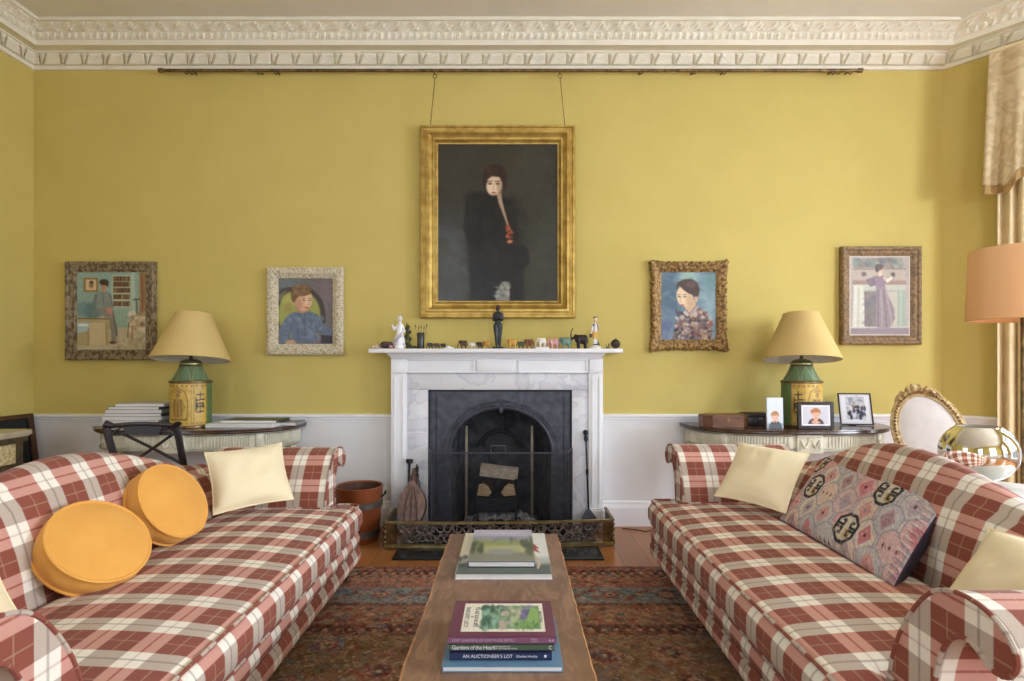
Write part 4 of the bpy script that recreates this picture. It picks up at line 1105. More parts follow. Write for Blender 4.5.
# ================================================================== sofas
LI = 1.68            # inner seat length
TA = .13             # arm base thickness
SOFA_ARM = [(0,.10),(0,.28),(0,.42),(.012,.49),(.045,.57),(.085,.635),(.125,.685),(.17,.715),(.225,.728),(.285,.722),(.33,.700),(.355,.668),(.358,.640),(.342,.615),(.315,.604),(.29,.612),(.272,.628),(.245,.640),(.21,.632),(.18,.598),(.16,.545),(.148,.48),(.140,.38),(.133,.25),(.13,.10)]
def smooth_closed(pts, it=2, keep=()):
    """Chaikin rounding of an outline"""
    for _ in range(it):
        o = []
        n = len(pts)
        for i in range(n):
            a, b = pts[i], pts[(i+1) % n]
            o.append((a[0]*.75+b[0]*.25, a[1]*.75+b[1]*.25)); o.append((a[0]*.25+b[0]*.75, a[1]*.25+b[1]*.75))
        pts = o
    return pts
def sofa(name, label, loc, rz):
    o = thing(name, label, 'sofa', loc, rz, 'matching tartan camel back sofas')
    A = LI/2; SD = .63; AF = .125
    P = lambda nm, mb, m, par=o, **kw: obj(nm, mb, m, par, **kw)
    # --- seat rail: two soft rolls with a welt between
    prof = [(.0,.29),(-.012,.285),(-.026,.27),(-.034,.248),(-.032,.222),(-.020,.204),(-.020,.200),(-.034,.184),(-.040,.160),(-.036,.135),(-.022,.115),(-.006,.104),(.02,.10)]
    xe = A+TA-.0; m = MB()
    arc = [0]
    for a, b in zip(prof[:-1], prof[1:]): arc.append(arc[-1]+math.hypot(b[0]-a[0], b[1]-a[1]))
    path = []                                    # plan path around the front corners
    for t in np.linspace(0, 1, 12): path.append((-xe, .80-.76*t, -1, 0))
    for t in np.linspace(.1, 1, 5): a = PI/2*t; path.append((-xe+.04-.04*math.cos(a), .04-.04*math.sin(a), -math.cos(a), -math.sin(a)))
    for t in np.linspace(0, 1, 50)[1:-1]: path.append((-xe+.04+(2*xe-.08)*t, 0, 0, -1))
    for t in np.linspace(0, 1, 5): a = PI/2*t; path.append((xe-.04+.04*math.sin(a), .04-.04*math.cos(a), math.sin(a), -math.cos(a)))
    for t in np.linspace(.05, 1, 12): path.append((xe, .04+.76*t, 1, 0))
    n = len(prof); V = []; pu = [0]
    for i in range(1, len(path)): pu.append(pu[-1]+math.hypot(path[i][0]-path[i-1][0], path[i][1]-path[i-1][1]))
    for (x, y, nx, ny) in path:
        s = 1 if ny < -.2 else .35
        for (d, z) in prof: V.append((x+nx*(-d)*s, y+ny*(-d)*s, z))
    F, U = [], []
    for i in range(len(path)-1):
        for j in range(n-1):
            F.append((i*n+j, (i+1)*n+j, (i+1)*n+j+1, i*n+j+1)); u0, u1 = pu[i]-xe, pu[i+1]-xe
            U.append(((u0,-arc[j]),(u1,-arc[j]),(u1,-arc[j+1]),(u0,-arc[j+1])))
    m.add(V, F, U); P('seat_rail', m, 'plaid', fixn=True)
    m = MB(); m.tube([(x+nx*.026*(1 if ny<-.2 else .35), y+ny*.026*(1 if ny<-.2 else .35), .202) for x, y, nx, ny in path], .006, 6); P('rail_piping', m, 'plaid')
    m = MB(); m.box(-xe+.01, xe-.01, .02, .85, .105, .285); P('frame_base', m, 'plaid', smooth=False)
    # --- back: camel hump
    XB = A+.05
    def top(x): return .668+.203*max(0, math.cos(min(1, abs(x+.09)/(.86+.09*(1 if x > -.09 else -1)))*PI/2))**1.45
    def bprof(x):
        zt = top(x); pts = [(SD-.02, .27), (SD, .42), (SD+.015, .48)]
        h = zt-.48
        for t in (.2, .4, .6, .75): pts.append((SD+.015+.115*t**1.2-.012*math.sin(PI*t), .48+h*t))
        cxp, cz, r = SD+.185, zt-.06, .06
        for a in np.linspace(165, 0, 9): pts.append((cxp+r*1.05*math.cos(math.radians(a)), cz+r*math.sin(math.radians(a))))
        pts += [(cxp+.06, cz-.12), (cxp+.055, .40), (cxp+.05, .11)]
        return pts
    xs = np.linspace(-XB, XB, 61); m = MB(); V = []; F = []; U = []
    rows = [bprof(x) for x in xs]; n = len(rows[0])
    arcs = []
    for r in rows:
        a = [0]
        for p, q in zip(r[:-1], r[1:]): a.append(a[-1]+math.hypot(q[0]-p[0], q[1]-p[1]))
        arcs.append(a)
    for x, r in zip(xs, rows): V += [(x, y, z) for y, z in r]
    for i in range(60):
        for j in range(n-1):
            F.append((i*n+j, i*n+j+1, (i+1)*n+j+1, (i+1)*n+j))
            U.append(((xs[i], arcs[i][j]), (xs[i], arcs[i][j+1]), (xs[i+1], arcs[i+1][j+1]), (xs[i+1], arcs[i+1][j])))
    F += [tuple(range(n)), tuple(60*n+k for k in range(n-1, -1, -1))]; U += [tuple((y, z) for y, z in rows[0]), tuple((y, z) for y, z in reversed(rows[60]))]
    m.add(V, F, U); P('backrest', m, 'plaid', angle=60)
    # --- arms
    ol = smooth_closed(SOFA_ARM, 1)
    ol = [(max(t, 0), max(z, .10)) for t, z in ol]
    aa = [0]
    for p, q in zip(ol, ol[1:]+ol[:1]): aa.append(aa[-1]+math.hypot(q[0]-p[0], q[1]-p[1]))
    n = len(ol)
    for sg in (-1, 1):
        m = MB(); V = []; F = []; U = []; ny = 14
        for k in range(ny+1):
            y = AF+(.80-AF)*k/ny
            V += [(sg*(A+t), y, z) for t, z in ol]
        for k in range(ny):
            y0 = AF+(.80-AF)*k/ny; y1 = AF+(.80-AF)*(k+1)/ny
            for j in range(n):
                j2 = (j+1) % n; F.append((k*n+j, k*n+j2, (k+1)*n+j2, (k+1)*n+j)); U.append(((y0, aa[j]), (y0, aa[j+1]), (y1, aa[j+1]), (y1, aa[j])))
        F += [tuple(range(n)), tuple(ny*n+j for j in range(n))]; U += [tuple((t+.03, z) for t, z in ol), tuple((t, z) for t, z in ol)]
        m.add(V, F, U); ar = P('arm', m, 'plaid', angle=50)
        m = MB(); m.tube([(sg*(A+t), AF, z) for t, z in ol if z > .105], .0055, 6); P('arm_piping', m, 'plaid', ar)
    # --- T-shaped seat cushion
    bm = bmesh.new(); ear = TA+.01; ey = .115; x0 = A-.008
    xs = [-x0-ear]+list(np.linspace(-x0, x0, 29))+[x0+ear]; ys = [-.03, ey]+list(np.linspace(ey, SD+.01, 9))[1:]
    zt, zb = .428, .288
    vt = {(i, j): bm.verts.new((x, y, zt)) for i, x in enumerate(xs) for j, y in enumerate(ys) if not ((i == 0 or i == len(xs)-1) and j > 1)}
    for i in range(len(xs)-1):
        for j in range(len(ys)-1):
            k = [(i,j),(i+1,j),(i+1,j+1),(i,j+1)]
            if all(q in vt for q in k): bm.faces.new([vt[q] for q in k])
    ret = bmesh.ops.extrude_face_region(bm, geom=bm.faces[:])
    nv = [g for g in ret['geom'] if isinstance(g, bmesh.types.BMVert)]
    for v in nv: v.co.z = zb
    bmesh.ops.recalc_face_normals(bm, faces=bm.faces[:]); bm.edges.ensure_lookup_table()
    ed = [e for e in bm.edges if len(e.link_faces) == 2 and e.calc_face_angle(0) > 1.2]
    top_loop = []
    bmesh.ops.bevel(bm, geom=ed, offset=.048, segments=6, profile=.55, affect='EDGES', clamp_overlap=True)
    bm.normal_update()
    m = MB(); V = []; ids = {}
    def shape(co):
        x, y, z = co
        cr = max(0, 1-(x/(A+.12))**4)*max(0, 1-((y-.33)/.42)**2)
        k = (z-zb)/(zt-zb)
        z2 = z+.042*cr*max(0, k)
        y2 = y-(.020*math.sin(PI*max(0, min(1, k)))*(1 if y < .02 else 0)+.018*max(0, 1-(x/(A+.15))**2)*max(0, (1-y/.25)))
        x2 = x+math.copysign(.012, x)*math.sin(PI*max(0, min(1, k)))*(1 if abs(x) > x0+ear-.01 else 0)
        return (x2, y2, z2)
    F = []; U = []
    for v in bm.verts: ids[v] = len(V); V.append(shape(v.co))
    for f in bm.faces:
        F.append(tuple(ids[v] for v in f.verts)); nrm = f.normal; u = []
        for v in f.verts:
            x, y, z = v.co; dz = zt-z
            if abs(nrm.x) > .72: u.append((x+math.copysign(dz, x), y))
            elif nrm.y < -.3: u.append((x, y-dz))
            else: u.append((x, y-(dz if y < .02 else 0)))
        U.append(tuple(u))
    bm.free(); m.add(V, F, U); cu = P('seat_cushion', m, 'plaid', angle=80)
    plan = [(-x0, SD*.5), (-x0, ey+.02), (-x0-.02, ey), (-x0-ear+.03, ey), (-x0-ear, ey-.03), (-x0-ear, .0), (-x0-ear+.03, -.03)]
    plan += [(x, -.03) for x in np.linspace(-x0-ear+.06, x0+ear-.06, 40)]+[(-a, b) for a, b in reversed(plan)]
    for z, ins in ((zt-.006, .006), (zb+.010, .006)):
        pts = []
        for (x, y) in plan:
            s = shape((x, y, z)); pts.append((s[0]-math.copysign(ins*.3, x)*(1 if abs(x) > x0+.05 else 0), s[1]+(ins if y < 0 else 0), s[2]+.004))
        m = MB(); m.tube(pts, .0055, 6); P('cushion_piping', m, 'plaid', cu)
    # --- legs with castors
    for sx in (-1, 1):
        for yy in (.045, .80):
            m = MB(); a, b = .026, .017
            V = [(sx*(xe-.04)+dx*r, yy+dy*r, z) for z, r in ((.115, a), (.028, b)) for dx, dy in ((-1,-1),(1,-1),(1,1),(-1,1))]
            m.add(V, [(0,1,5,4),(1,2,6,5),(2,3,7,6),(3,0,4,7),(0,3,2,1),(4,5,6,7)]); lg_ = P('leg', m, 'dark_wood', smooth=False)
            m = MB(); m.lathe([(.016,.03),(.018,.04),(.016,.045)], 12, Matrix.Translation((sx*(xe-.04), yy, -.006)))
            m.tube([(sx*(xe-.04)-.009, yy, .0205), (sx*(xe-.04)+.009, yy, .0205)], .0135, 12); P('castor', m, 'brass_dark', lg_)
    return o
RZ = .0055           # top of the rug pile
SL_ = sofa('camelback_sofa', 'red and cream tartan camel back sofa with two round orange cushions', (-.865, 2.14, RZ), PI/2)
SR_ = sofa('camelback_sofa', 'brown and cream tartan camel back sofa with a long patterned kilim cushion', (.828, 2.25, RZ), -PI/2)

# ================================================================== cushions
def pillow(name, label, c, eu, ev, t, m, group=None, back_m=None, canvas=None, n=26, pinch=.07, power=2.6, bias=.5):
    """c centre, eu/ev half-edge vectors, t thickness"""
    c, eu, ev = Vector(c), Vector(eu), Vector(ev); nrm = eu.cross(ev).normalized()
    def pos(u, v, s):
        x, y = 2*u-1, 2*v-1
        k = (1-abs(x)**power)*(1-abs(y)**power); k = max(0, k)**.55
        xx = x*(1-pinch*(1-y*y)); yy = y*(1-pinch*(1-x*x))
        wr = .012*mnoise.noise(Vector((x*2.2+c.x*3, y*2.2, s+c.y)))*k
        return c+eu*xx+ev*yy+nrm*(s*t*k*((1-bias) if s > 0 else bias)+wr)
    base = c-ev
    o = thing(name, label, 'cushion', base, group=group)
    if canvas is not None:
        f = canvas.mb(lambda u, v: pos(u, 1-v, 1)); fo = obj('front_cover', f, m, o, world=True, fixn=False, angle=80)
    else:
        f = MB(); f.grid(lambda u, v: pos(u, v, 1), n, n); obj('front_cover', f, m, o, world=True, fixn=False, angle=80)
    b = MB(); b.grid(lambda u, v: pos(1-u, v, -1), n, n); obj('back_cover', b, back_m or m, o, world=True, fixn=False, angle=80)
    e = MB(); ring = [pos(t_, 0, 0) for t_ in np.linspace(0, 1, 20)]+[pos(1, t_, 0) for t_ in np.linspace(0, 1, 20)[1:]]+[pos(1-t_, 1, 0) for t_ in np.linspace(0, 1, 20)[1:]]+[pos(0, 1-t_, 0) for t_ in np.linspace(0, 1, 20)[1:-1]]
    e.tube(ring, .004, 6, closed=True); obj('seam', e, back_m or m, o, world=True)
    return o
# left sofa, far corner square cushion
def quad_pillow(name, label, BL, BR, TL, TR, t, m, **kw):
    BL, BR, TL, TR = map(Vector, (BL, BR, TL, TR))
    c = (BL+BR+TL+TR)/4; eu = ((BR+TR)-(BL+TL))/4; ev = ((TL+TR)-(BL+BR))/4
    return pillow(name, label, c, eu, ev, t, m, **kw)
quad_pillow('square_cushion', 'plain cream square cushion in the far corner of the left sofa', W(214, 515, 2.62), W(293, 499, 2.86), W(204, 453, 2.78), W(282, 443, 3.02), .15, 'fabric_cream')
quad_pillow('square_cushion', 'plain cream square cushion in the far corner of the right sofa', W(717, 494, 2.93), W(783, 515, 2.62), W(738, 444, 3.10), W(812, 452, 2.82), .14, 'fabric_cream')
quad_pillow('square_cushion', 'cream cushion cut off at the right edge behind the near scroll arm', (1.50, 1.36, .44), (1.33, 1.78, .44), (1.68, 1.36, .70), (1.50, 1.75, .70), .20, 'fabric_cream')
quad_pillow('square_cushion', 'cream cushion cut off at the left edge beside the near sofa arm', (-1.29, 1.55, .44), (-1.56, 1.30, .44), (-1.46, 1.57, .67), (-1.71, 1.32, .67), .15, 'fabric_cream')
# round box cushions
def round_cushion(name, label, c, nrm, r, t, roll=0, sq=1):
    c, nz = Vector(c), Vector(nrm).normalized(); nx = Vector((0, 0, 1)).cross(nz).normalized(); ny = nz.cross(nx)
    Mx = Matrix(((nx.x, ny.x, nz.x, c.x), (nx.y, ny.y, nz.y, c.y), (nx.z, ny.z, nz.z, c.z), (0, 0, 0, 1)))
    o = thing(name, label, 'cushion', c-ny*r, group='round orange box cushions')
    h = t/2
    def sec(sg):
        m = MB(); m.lathe([(r*q, sg*(h-.004+.036*(1-q**2.6)+.004*q**8)) for q in (1, .985, .95, .9, .8, .65, .5, .3, .12, .001)], 56, Mx @ Matrix.Diagonal((1, sq, 1, 1)), caps=False); return m
    obj('front_cover', sec(1), 'fabric_gold', o, world=True, angle=70); obj('back_cover', sec(-1), 'fabric_gold', o, world=True, angle=70)
    m = MB()
    def side(u, v):
        a = 2*PI*u; z = -h+t*v; b = .008*math.sin(PI*v)+.006*math.sin(PI*v)*mnoise.noise(Vector((math.cos(a)*3, math.sin(a)*3, v*2+c.x)))
        return Mx @ Vector(((r-.002+b)*math.cos(a), sq*(r-.002+b)*math.sin(a), z))
    m.grid(side, 56, 8, closeu=True); obj('boxing', m, 'fabric_gold', o, world=True, angle=70)
    for sg in (-1, 1):
        m = MB(); m.tube([Mx @ Vector((r*math.cos(a), sq*r*math.sin(a), sg*h)) for a in np.linspace(0, 2*PI, 57)[:-1]], .006, 6, closed=True); obj('piping', m, 'fabric_gold', o, world=True)
    return o
round_cushion('round_cushion', 'round orange box cushion nearer the viewer, leaning on the sofa back', (-1.437, 1.93, .585), (.72, -.20, .66), .166, .080, sq=.95)
round_cushion('round_cushion', 'round orange box cushion further back, leaning next to the cream square cushion', (-1.445, 2.357, .624), (.85, -.14, .50), .163, .074)

# kilim cushion
CK = Canvas(0, 0, 230, 100, 231, 101, (196, 184, 182))
CK.grain(7, 1, 4)
bgc = [(206, 174, 174), (190, 186, 184), (216, 192, 176), (212, 160, 160), (184, 182, 188), (216, 204, 192)]
def hexa(cx, cy, r, col, inner, rim=(156, 152, 160)):
    P6 = lambda q: [(cx-q, cy-q*.5), (cx-q*.35, cy-q), (cx+q*.35, cy-q), (cx+q, cy-q*.5), (cx+q, cy+q*.5), (cx+q*.35, cy+q), (cx-q*.35, cy+q), (cx-q, cy+q*.5)]
    CK.poly(P6(r), rim, 1).poly(P6(r*.9), col, 1)
    if inner == 'hook':
        CK.poly(P6(r*.98), (48, 46, 50), 1).poly(P6(r*.78), (206, 198, 178), 1)
        CK.poly([(cx+1, cy+1), (cx+r*.6, cy+1), (cx+r*.6, cy+r*.6), (cx+1, cy+r*.6)], (190, 156, 90), 1)
        for sx, sy in ((-1, -1), (1, -1), (-1, 1), (1, 1)):
            CK.line([(cx+sx*r*.72, cy+sy*r*.10), (cx+sx*r*.30, cy+sy*r*.10), (cx+sx*r*.30, cy+sy*r*.42), (cx+sx*r*.50, cy+sy*r*.42)], r*.17, (56, 52, 56), 1)
    elif inner == 'dots':
        for k in (-1, 0, 1): CK.poly([(cx+k*r*.5-1.7, cy), (cx+k*r*.5, cy-2.6), (cx+k*r*.5+1.7, cy), (cx+k*r*.5, cy+2.6)], (112, 52, 62), 1)
    else:
        CK.poly([(cx-r*.6, cy), (cx, cy-r*.7), (cx+r*.6, cy), (cx, cy+r*.7)], inner, 1.2)
        for sx in (-1, 1):
            for sy in (-1, 1): CK.line([(cx+sx*r*.65, cy+sy*r*.2), (cx+sx*r*.25, cy+sy*r*.7)], 1.6, (200, 190, 180), 1)
        CK.rect(cx-1.8, cy-1.8, cx+1.8, cy+1.8, (90, 50, 60) if (cx+cy) % 3 > 1 else (150, 140, 140), 1)
for i in range(7):
    for j in range(5):
        cx, cy = -4+i*39+(19.5 if j % 2 else 0), 2+j*24
        if (i+2*j) % 5 == 1: hexa(cx, cy, 18, bgc[(i*3+j) % 6], 'dots')
        else: hexa(cx, cy, 18, bgc[(i*2+j*3) % 6], [(196, 128, 132), (206, 176, 146), (176, 160, 166), (200, 150, 146), (170, 134, 142)][(i+j*2) % 5])
for (cx, cy) in ((35, 46), (166, 22), (140, 76), (8, 10)): hexa(cx, cy, 18, (200, 190, 170), 'hook')
for k in range(46): CK.line([(219+RNG.uniform(-1, 1), k*2.3), (228, k*2.3+1)], 1, [(220, 200, 190), (90, 84, 110), (180, 120, 120)][k % 3], 1, .7)
CK.dab(900, 0, 0, 230, 100, [(160, 148, 156), (222, 208, 204), (200, 150, 150), (176, 174, 184), (214, 190, 164)], 1.5, .45).grain(11, 0)
quad_pillow('kilim_cushion', 'long faded pink and grey kilim cushion with dark hooked medallions', W(776, 519, 2.68), W(898, 588, 1.88), W(828, 458, 2.83), W(948, 497, 2.02), .17, 'kilim', back_m='fabric_purple', canvas=CK, pinch=.03, bias=.72, power=4)

# ================================================================== rug
rx0, rx1, ry0, ry1 = -1.75, 1.75, .55, 3.335
CR = Canvas(rx0, ry0, rx1, ry1, 410, 330, (104, 80, 56))
CR.a[:] = (136, 110, 78)
CR.dab(240, rx0, ry0, rx1, 2.5, [(150, 116, 78), (122, 104, 76), (156, 112, 84), (120, 92, 68)], .09, .35)
def flower(x, y, r, cols):
    for k in range(8):
        a = k*PI/4; CR.ell(x+r*.72*math.cos(a), y+r*.72*math.sin(a), r*.34, r*.26, cols[0], math.degrees(a), .012, .9)
    CR.ell(x, y, r*.66, r*.66, cols[1], soft=.012).ell(x, y, r*.42, r*.42, cols[2], soft=.01).ell(x, y, r*.18, r*.18, cols[3], soft=.01)
FL = [((150, 60, 50), (70, 40, 36), (196, 156, 120), (96, 44, 40)), ((70, 40, 38), (170, 96, 80), (206, 186, 150), (110, 50, 44)), ((96, 116, 132), (150, 70, 58), (200, 176, 140), (60, 44, 44)), ((176, 130, 104), (120, 52, 46), (70, 60, 60), (200, 170, 130))]
pts_ = []
for k in range(190):
    x, y = RNG.uniform(-1.2, 1.2), RNG.uniform(.6, 2.42); r = RNG.choice([.03, .04, .055, .075])
    if all(math.hypot(x-a, y-b) > (r+c)*1.35 for a, b, c in pts_): pts_.append((x, y, r)); flower(x, y, r, FL[RNG.integers(4)])
for k in range(170):
    x, y = RNG.uniform(-1.2, 1.2), RNG.uniform(.6, 2.45); a = RNG.uniform(0, 6.28)
    p = [(x, y), (x+.05*math.cos(a), y+.05*math.sin(a)), (x+.09*math.cos(a+.7), y+.09*math.sin(a+.7))]
    CR.line(p, .014, [(60, 44, 38), (146, 62, 50), (120, 132, 130), (176, 150, 112), (84, 96, 70)][k % 5], .012, .85)
def band(y0, y1, col): CR.rect(rx0, y0, rx1, y1, col, .012)
band(2.50, rx1+2, (112, 62, 48))
band(2.525, 2.60, (122, 72, 64)); band(2.60, 2.80, (152, 112, 88)); band(2.80, 2.83, (100, 68, 58)); band(2.83, 3.03, (128, 140, 140)); band(3.03, 3.06, (172, 104, 84)); band(3.06, 3.16, (168, 110, 92)); band(3.16, 3.20, (178, 142, 116)); band(3.20, 3.30, (152, 92, 80)); band(3.30, 3.34, (136, 84, 72))
for k in range(64):
    x = rx0+.055*k
    CR.line([(x, 2.535), (x+.027, 2.585), (x+.055, 2.535)], .018, (54, 30, 30), .01).ell(x+.027, 2.548, .011, .012, (196, 150, 120), soft=.01)
    CR.line([(x, 3.215), (x+.027, 3.275), (x+.055, 3.215)], .018, (66, 34, 32), .01).ell(x+.027, 3.228, .012, .013, (210, 170, 140), soft=.01)
    CR.ell(x+.02, 3.18, .014, .012, (96, 50, 44), soft=.01)
    CR.ell(x+.01, 2.64, .018, .014, [(150, 60, 50), (176, 140, 104), (80, 70, 60)][k % 3], soft=.012).ell(x+.03, 2.70, .020, .014, [(84, 96, 84), (150, 74, 60), (190, 150, 116)][(k+1) % 3], soft=.012).ell(x+.01, 2.76, .016, .013, [(170, 120, 90), (70, 44, 40), (140, 66, 52)][k % 3], soft=.012)
    CR.ell(x+.02, 3.10, .018, .014, [(80, 44, 40), (190, 140, 110), (110, 110, 90)][k % 3], soft=.012).ell(x+.045, 3.135, .012, .010, (196, 156, 126), soft=.01)
for k in range(12):
    x = rx0+.17+.30*k
    flower(x, 2.93, .062, FL[(k*3+1) % 4])
    CR.line([(x+.08, 2.87), (x+.15, 2.95), (x+.22, 2.99)], .03, (130, 60, 52), .014, .9).line([(x+.09, 2.99), (x+.15, 2.93), (x+.22, 2.87)], .018, (70, 120, 140), .012, .85)
    CR.dab(10, x+.06, 2.85, x+.24, 3.01, [(150, 160, 156), (70, 96, 116), (190, 170, 140), (140, 76, 66)], .016, .8)
CR.dab(2600, rx0, ry0, rx1, ry1, [(92, 70, 60), (180, 142, 116), (156, 92, 80), (136, 142, 142), (204, 176, 146), (110, 88, 64)], .013, .42).grain(13, 0, 7)
Cm = CR.mb(lambda u, v: (rx0+(rx1-rx0)*u, ry0+(ry1-ry0)*v, .0055))
Cm.f = [tuple(reversed(f)) for f in Cm.f]
rg = thing('persian_rug', 'large worn red and blue patterned carpet on the floorboards between the sofas', 'rug', (0, (ry0+ry1)/2, 0))
obj('pile', Cm, 'rug_pile', rg, world=True, fixn=False)
m = MB(); m.box(rx0, rx1, ry0, ry1, .0005, .0048); obj('backing', m, 'soil_cord', rg, world=True, smooth=False)

# ================================================================== low table
TZ = .42
tb = thing('low_table', 'long narrow low table with a worn brown plank top', 'table', (-.03, 1.75, RZ))
ty0, ty1 = .95, 2.615
m = MB()
def edge(s):            # rough sawn edge
    return .004*mnoise.noise(Vector((s*9, 1.7, 0)))+.003*mnoise.noise(Vector((s*31, 4.2, 0)))
L, R = [], []
NN = 70
for k in range(NN+1):
    y = ty0+(ty1-ty0)*k/NN; L.append((-.281+edge(y), y)); R.append((.216+edge(y+7)-.002, y))
V = []; 
for (a, b) in zip(L, R): V += [(a[0], a[1], TZ), (a[0]-.003, a[1], TZ-.02), (a[0], a[1], TZ-.038), (b[0], b[1], TZ-.038), (b[0]+.003, b[1], TZ-.02), (b[0], b[1], TZ)]
F = []; 
for k in range(NN):
    for j in range(6): F.append((k*6+j, k*6+(j+1) % 6, (k+1)*6+(j+1) % 6, (k+1)*6+j))
F += [tuple(range(6)), tuple(NN*6+j for j in range(6))]
m.add(V, F); tp = obj('table_top', m, 'old_board', tb, world=True, angle=30)
for s in (0, 1):
    m = MB(); m.tube([((a[0]+.0015 if s == 0 else b[0]-.0015), a[1], TZ-.0035) for a, b in zip(L, R)], .0046, 6); obj('worn_edge', m, 'board_edge', tp, world=True)
for sx in (-.235, .168):
    m = MB(); m.box(sx-.011, sx+.011, 1.05, 2.52, TZ-.12, TZ-.038, .003); obj('apron', m, 'old_board', tb, world=True, smooth=False)
for y in (1.05, 2.52):
    m = MB(); m.box(-.235, .168, y-.011, y+.011, TZ-.12, TZ-.038, .003); obj('apron', m, 'old_board', tb, world=True, smooth=False)
    for sx in (-.235, .168):
        m = MB(); r0, r1 = .027, .019
        V = [(sx+dx*r, y+dy*r, z) for z, r in ((TZ-.038, r0), (TZ-.13, r0), (RZ+.001, r1)) for dx, dy in ((-1,-1),(1,-1),(1,1),(-1,1))]
        m.add(V, [(4*j+k, 4*j+(k+1) % 4, 4*j+4+(k+1) % 4, 4*j+4+k) for j in (0, 1) for k in range(4)]+[(3,2,1,0), (8,9,10,11)]); obj('leg', m, 'old_board', tb, world=True, smooth=False)

# ================================================================== books on the low table
def book(name, label, x0, x1, y0, y1, z, t, cover, spine=True, group=None, spine_m=None, rot=0, cat='book'):
    """front (spine or fore edge) faces -Y"""
    cx, cy = (x0+x1)/2, (y0+y1)/2; w, d = x1-x0, y1-y0
    o = thing(name, label, cat, (cx, cy, z), rot, group)
    ct = .0022
    m = MB(); m.box(-w/2, w/2, -d/2, d/2, 0, ct, .0008, seg=1); m.box(-w/2, w/2, -d/2, d/2, t-ct, t, .0008, seg=1)
    ys = -d/2 if spine else d/2
    m.box(-w/2, w/2, min(ys, ys+(.003 if spine else -.003)), max(ys, ys+(.003 if spine else -.003)), 0, t, .0008, seg=1)
    obj('cover', m, cover, o, smooth=False)
    m = MB(); e = .004
    if spine: m.box(-w/2+e, w/2-e, -d/2+.003, d/2-e, ct, t-ct)
    else: m.box(-w/2+e, w/2-e, -d/2+e, d/2-.003, ct, t-ct)
    obj('pages', m, 'pages', o, smooth=False)
    if spine_m:
        m = MB(); m.box(-w/2+.0004, w/2-.0004, -d/2-.0006, -d/2, .0004, t-.0004); obj('spine_panel', m, spine_m, o, smooth=False)
    return o, w, d, t
def spine_text(o, w, d, t, items, m='ink_white'):
    for (txt, x, zz, h, *r) in items:
        Mt = Matrix.Translation((-w/2+x*w, -d/2-.0009, zz*t)) @ Matrix.Rotation(PI/2, 4, 'X')
        obj('lettering', text_mb(txt, h, Mt, .0002, spacing=r[0] if r else 1), m, o, smooth=False, fixn=False)
def ybk(py, z): return FPX*(CZ-z)/(py-HY)
z = TZ+.0008
yb_ = ybk(672.6, z); t = .0155
o, w, d, t = book('hardback_book', 'large pale blue book with white page edges at the bottom of the near pile', X(441.4, yb_), X(563.4, yb_), yb_, ybk(616, z+t), z, t, 'book_blue', spine=False, group='books in the near pile')
z += t+.0006; yb_ = ybk(660.3, z); t = .021
o, w, d, t = book('hardback_book', 'navy book with white spine lettering, second from the bottom of the near pile', X(449.3, yb_), X(552, yb_), yb_, yb_+.20, z, t, 'book_navy', group='books in the near pile')
spine_text(o, w, d, t, [('AN AUCTIONEER\u2019S LOT', .13, .5, .0125, .98), ('Charles Hindlip', .65, .5, .009), ('\u25a0', .92, .5, .009)])
z += t+.0006; yb_ = ybk(650.8, z); t = .0165
o, w, d, t = book('hardback_book', 'dark green book with a white script title in the near pile', X(448.5, yb_), X(554.5, yb_), yb_, yb_+.22, z, t, 'book_green', group='books in the near pile')
spine_text(o, w, d, t, [('Gardens of the Heart', .03, .52, .0155, .86), ('PHOTOGRAPHY BY', .42, .68, .0052), ('TEXT AND GARDEN PLANS', .42, .36, .0052), ('C', .945, .5, .014)])
z += t+.0006; yb_ = ybk(643.4, z); t = .0165
o, w, d, t = book('hardback_book', 'purple book with a garden picture on its cover, on top of the near pile', X(447.6, yb_), X(556.6, yb_), yb_, ybk(600.5, z+t), z, t, 'book_purple', group='books in the near pile', spine_m='book_mauve')
spine_text(o, w, d, t, [('LOST GARDENS OF GERTRUDE JEKYLL', .04, .5, .0095, 1.02), ('FENJA', .765, .68, .006), ('GUNN', .765, .34, .006), ('\u25b2\u25b2', .925, .5, .008)], 'ink_pale')
CB = Canvas(0, 0, 470, 160, 118, 40, (228, 224, 208))
CB.rect(110, 14, 446, 146, (120, 150, 120), 3)
CB.dab(60, 112, 16, 230, 144, [(70, 110, 92), (130, 170, 140), (60, 92, 80), (150, 190, 170)], 16, .7).dab(60, 210, 20, 350, 144, [(190, 160, 160), (160, 190, 140), (206, 184, 170), (120, 160, 110)], 14, .7).dab(30, 340, 20, 400, 90, [(110, 100, 150), (140, 130, 170), (90, 110, 90)], 12, .8)
CB.poly([(400, 20), (446, 40), (446, 140), (350, 140)], (140, 176, 104), 12).dab(20, 300, 110, 440, 146, [(70, 120, 70), (120, 160, 90)], 12, .7).grain(6, 0)
lx_, rx_ = -w/2+.108*w, -w/2+.905*w; ly0, ly1 = -d/2+.13*d, -d/2+.905*d
lb = obj('cover_picture', CB.mb(lambda u, v: (lx_+(rx_-lx_)*u, ly1-(ly1-ly0)*v, t+.0003)), 'print_gloss', o, fixn=False, smooth=False)
for txt, u, h in (('LOST GARDENS', .055, .0175), ('of', .11, .012), ('GERTRUDE JEKYLL', .17, .0155), ('FENJA GUNN', .965, .012)):
    Mt = Matrix.Translation((lx_+(rx_-lx_)*u, (ly0+ly1)/2, t+.0006)) @ Matrix.Rotation(PI/2, 4, 'Z')
    obj('lettering', text_mb(txt, h, Mt, .0001, 'CENTER'), 'ink_dark', lb, smooth=False, fixn=False)
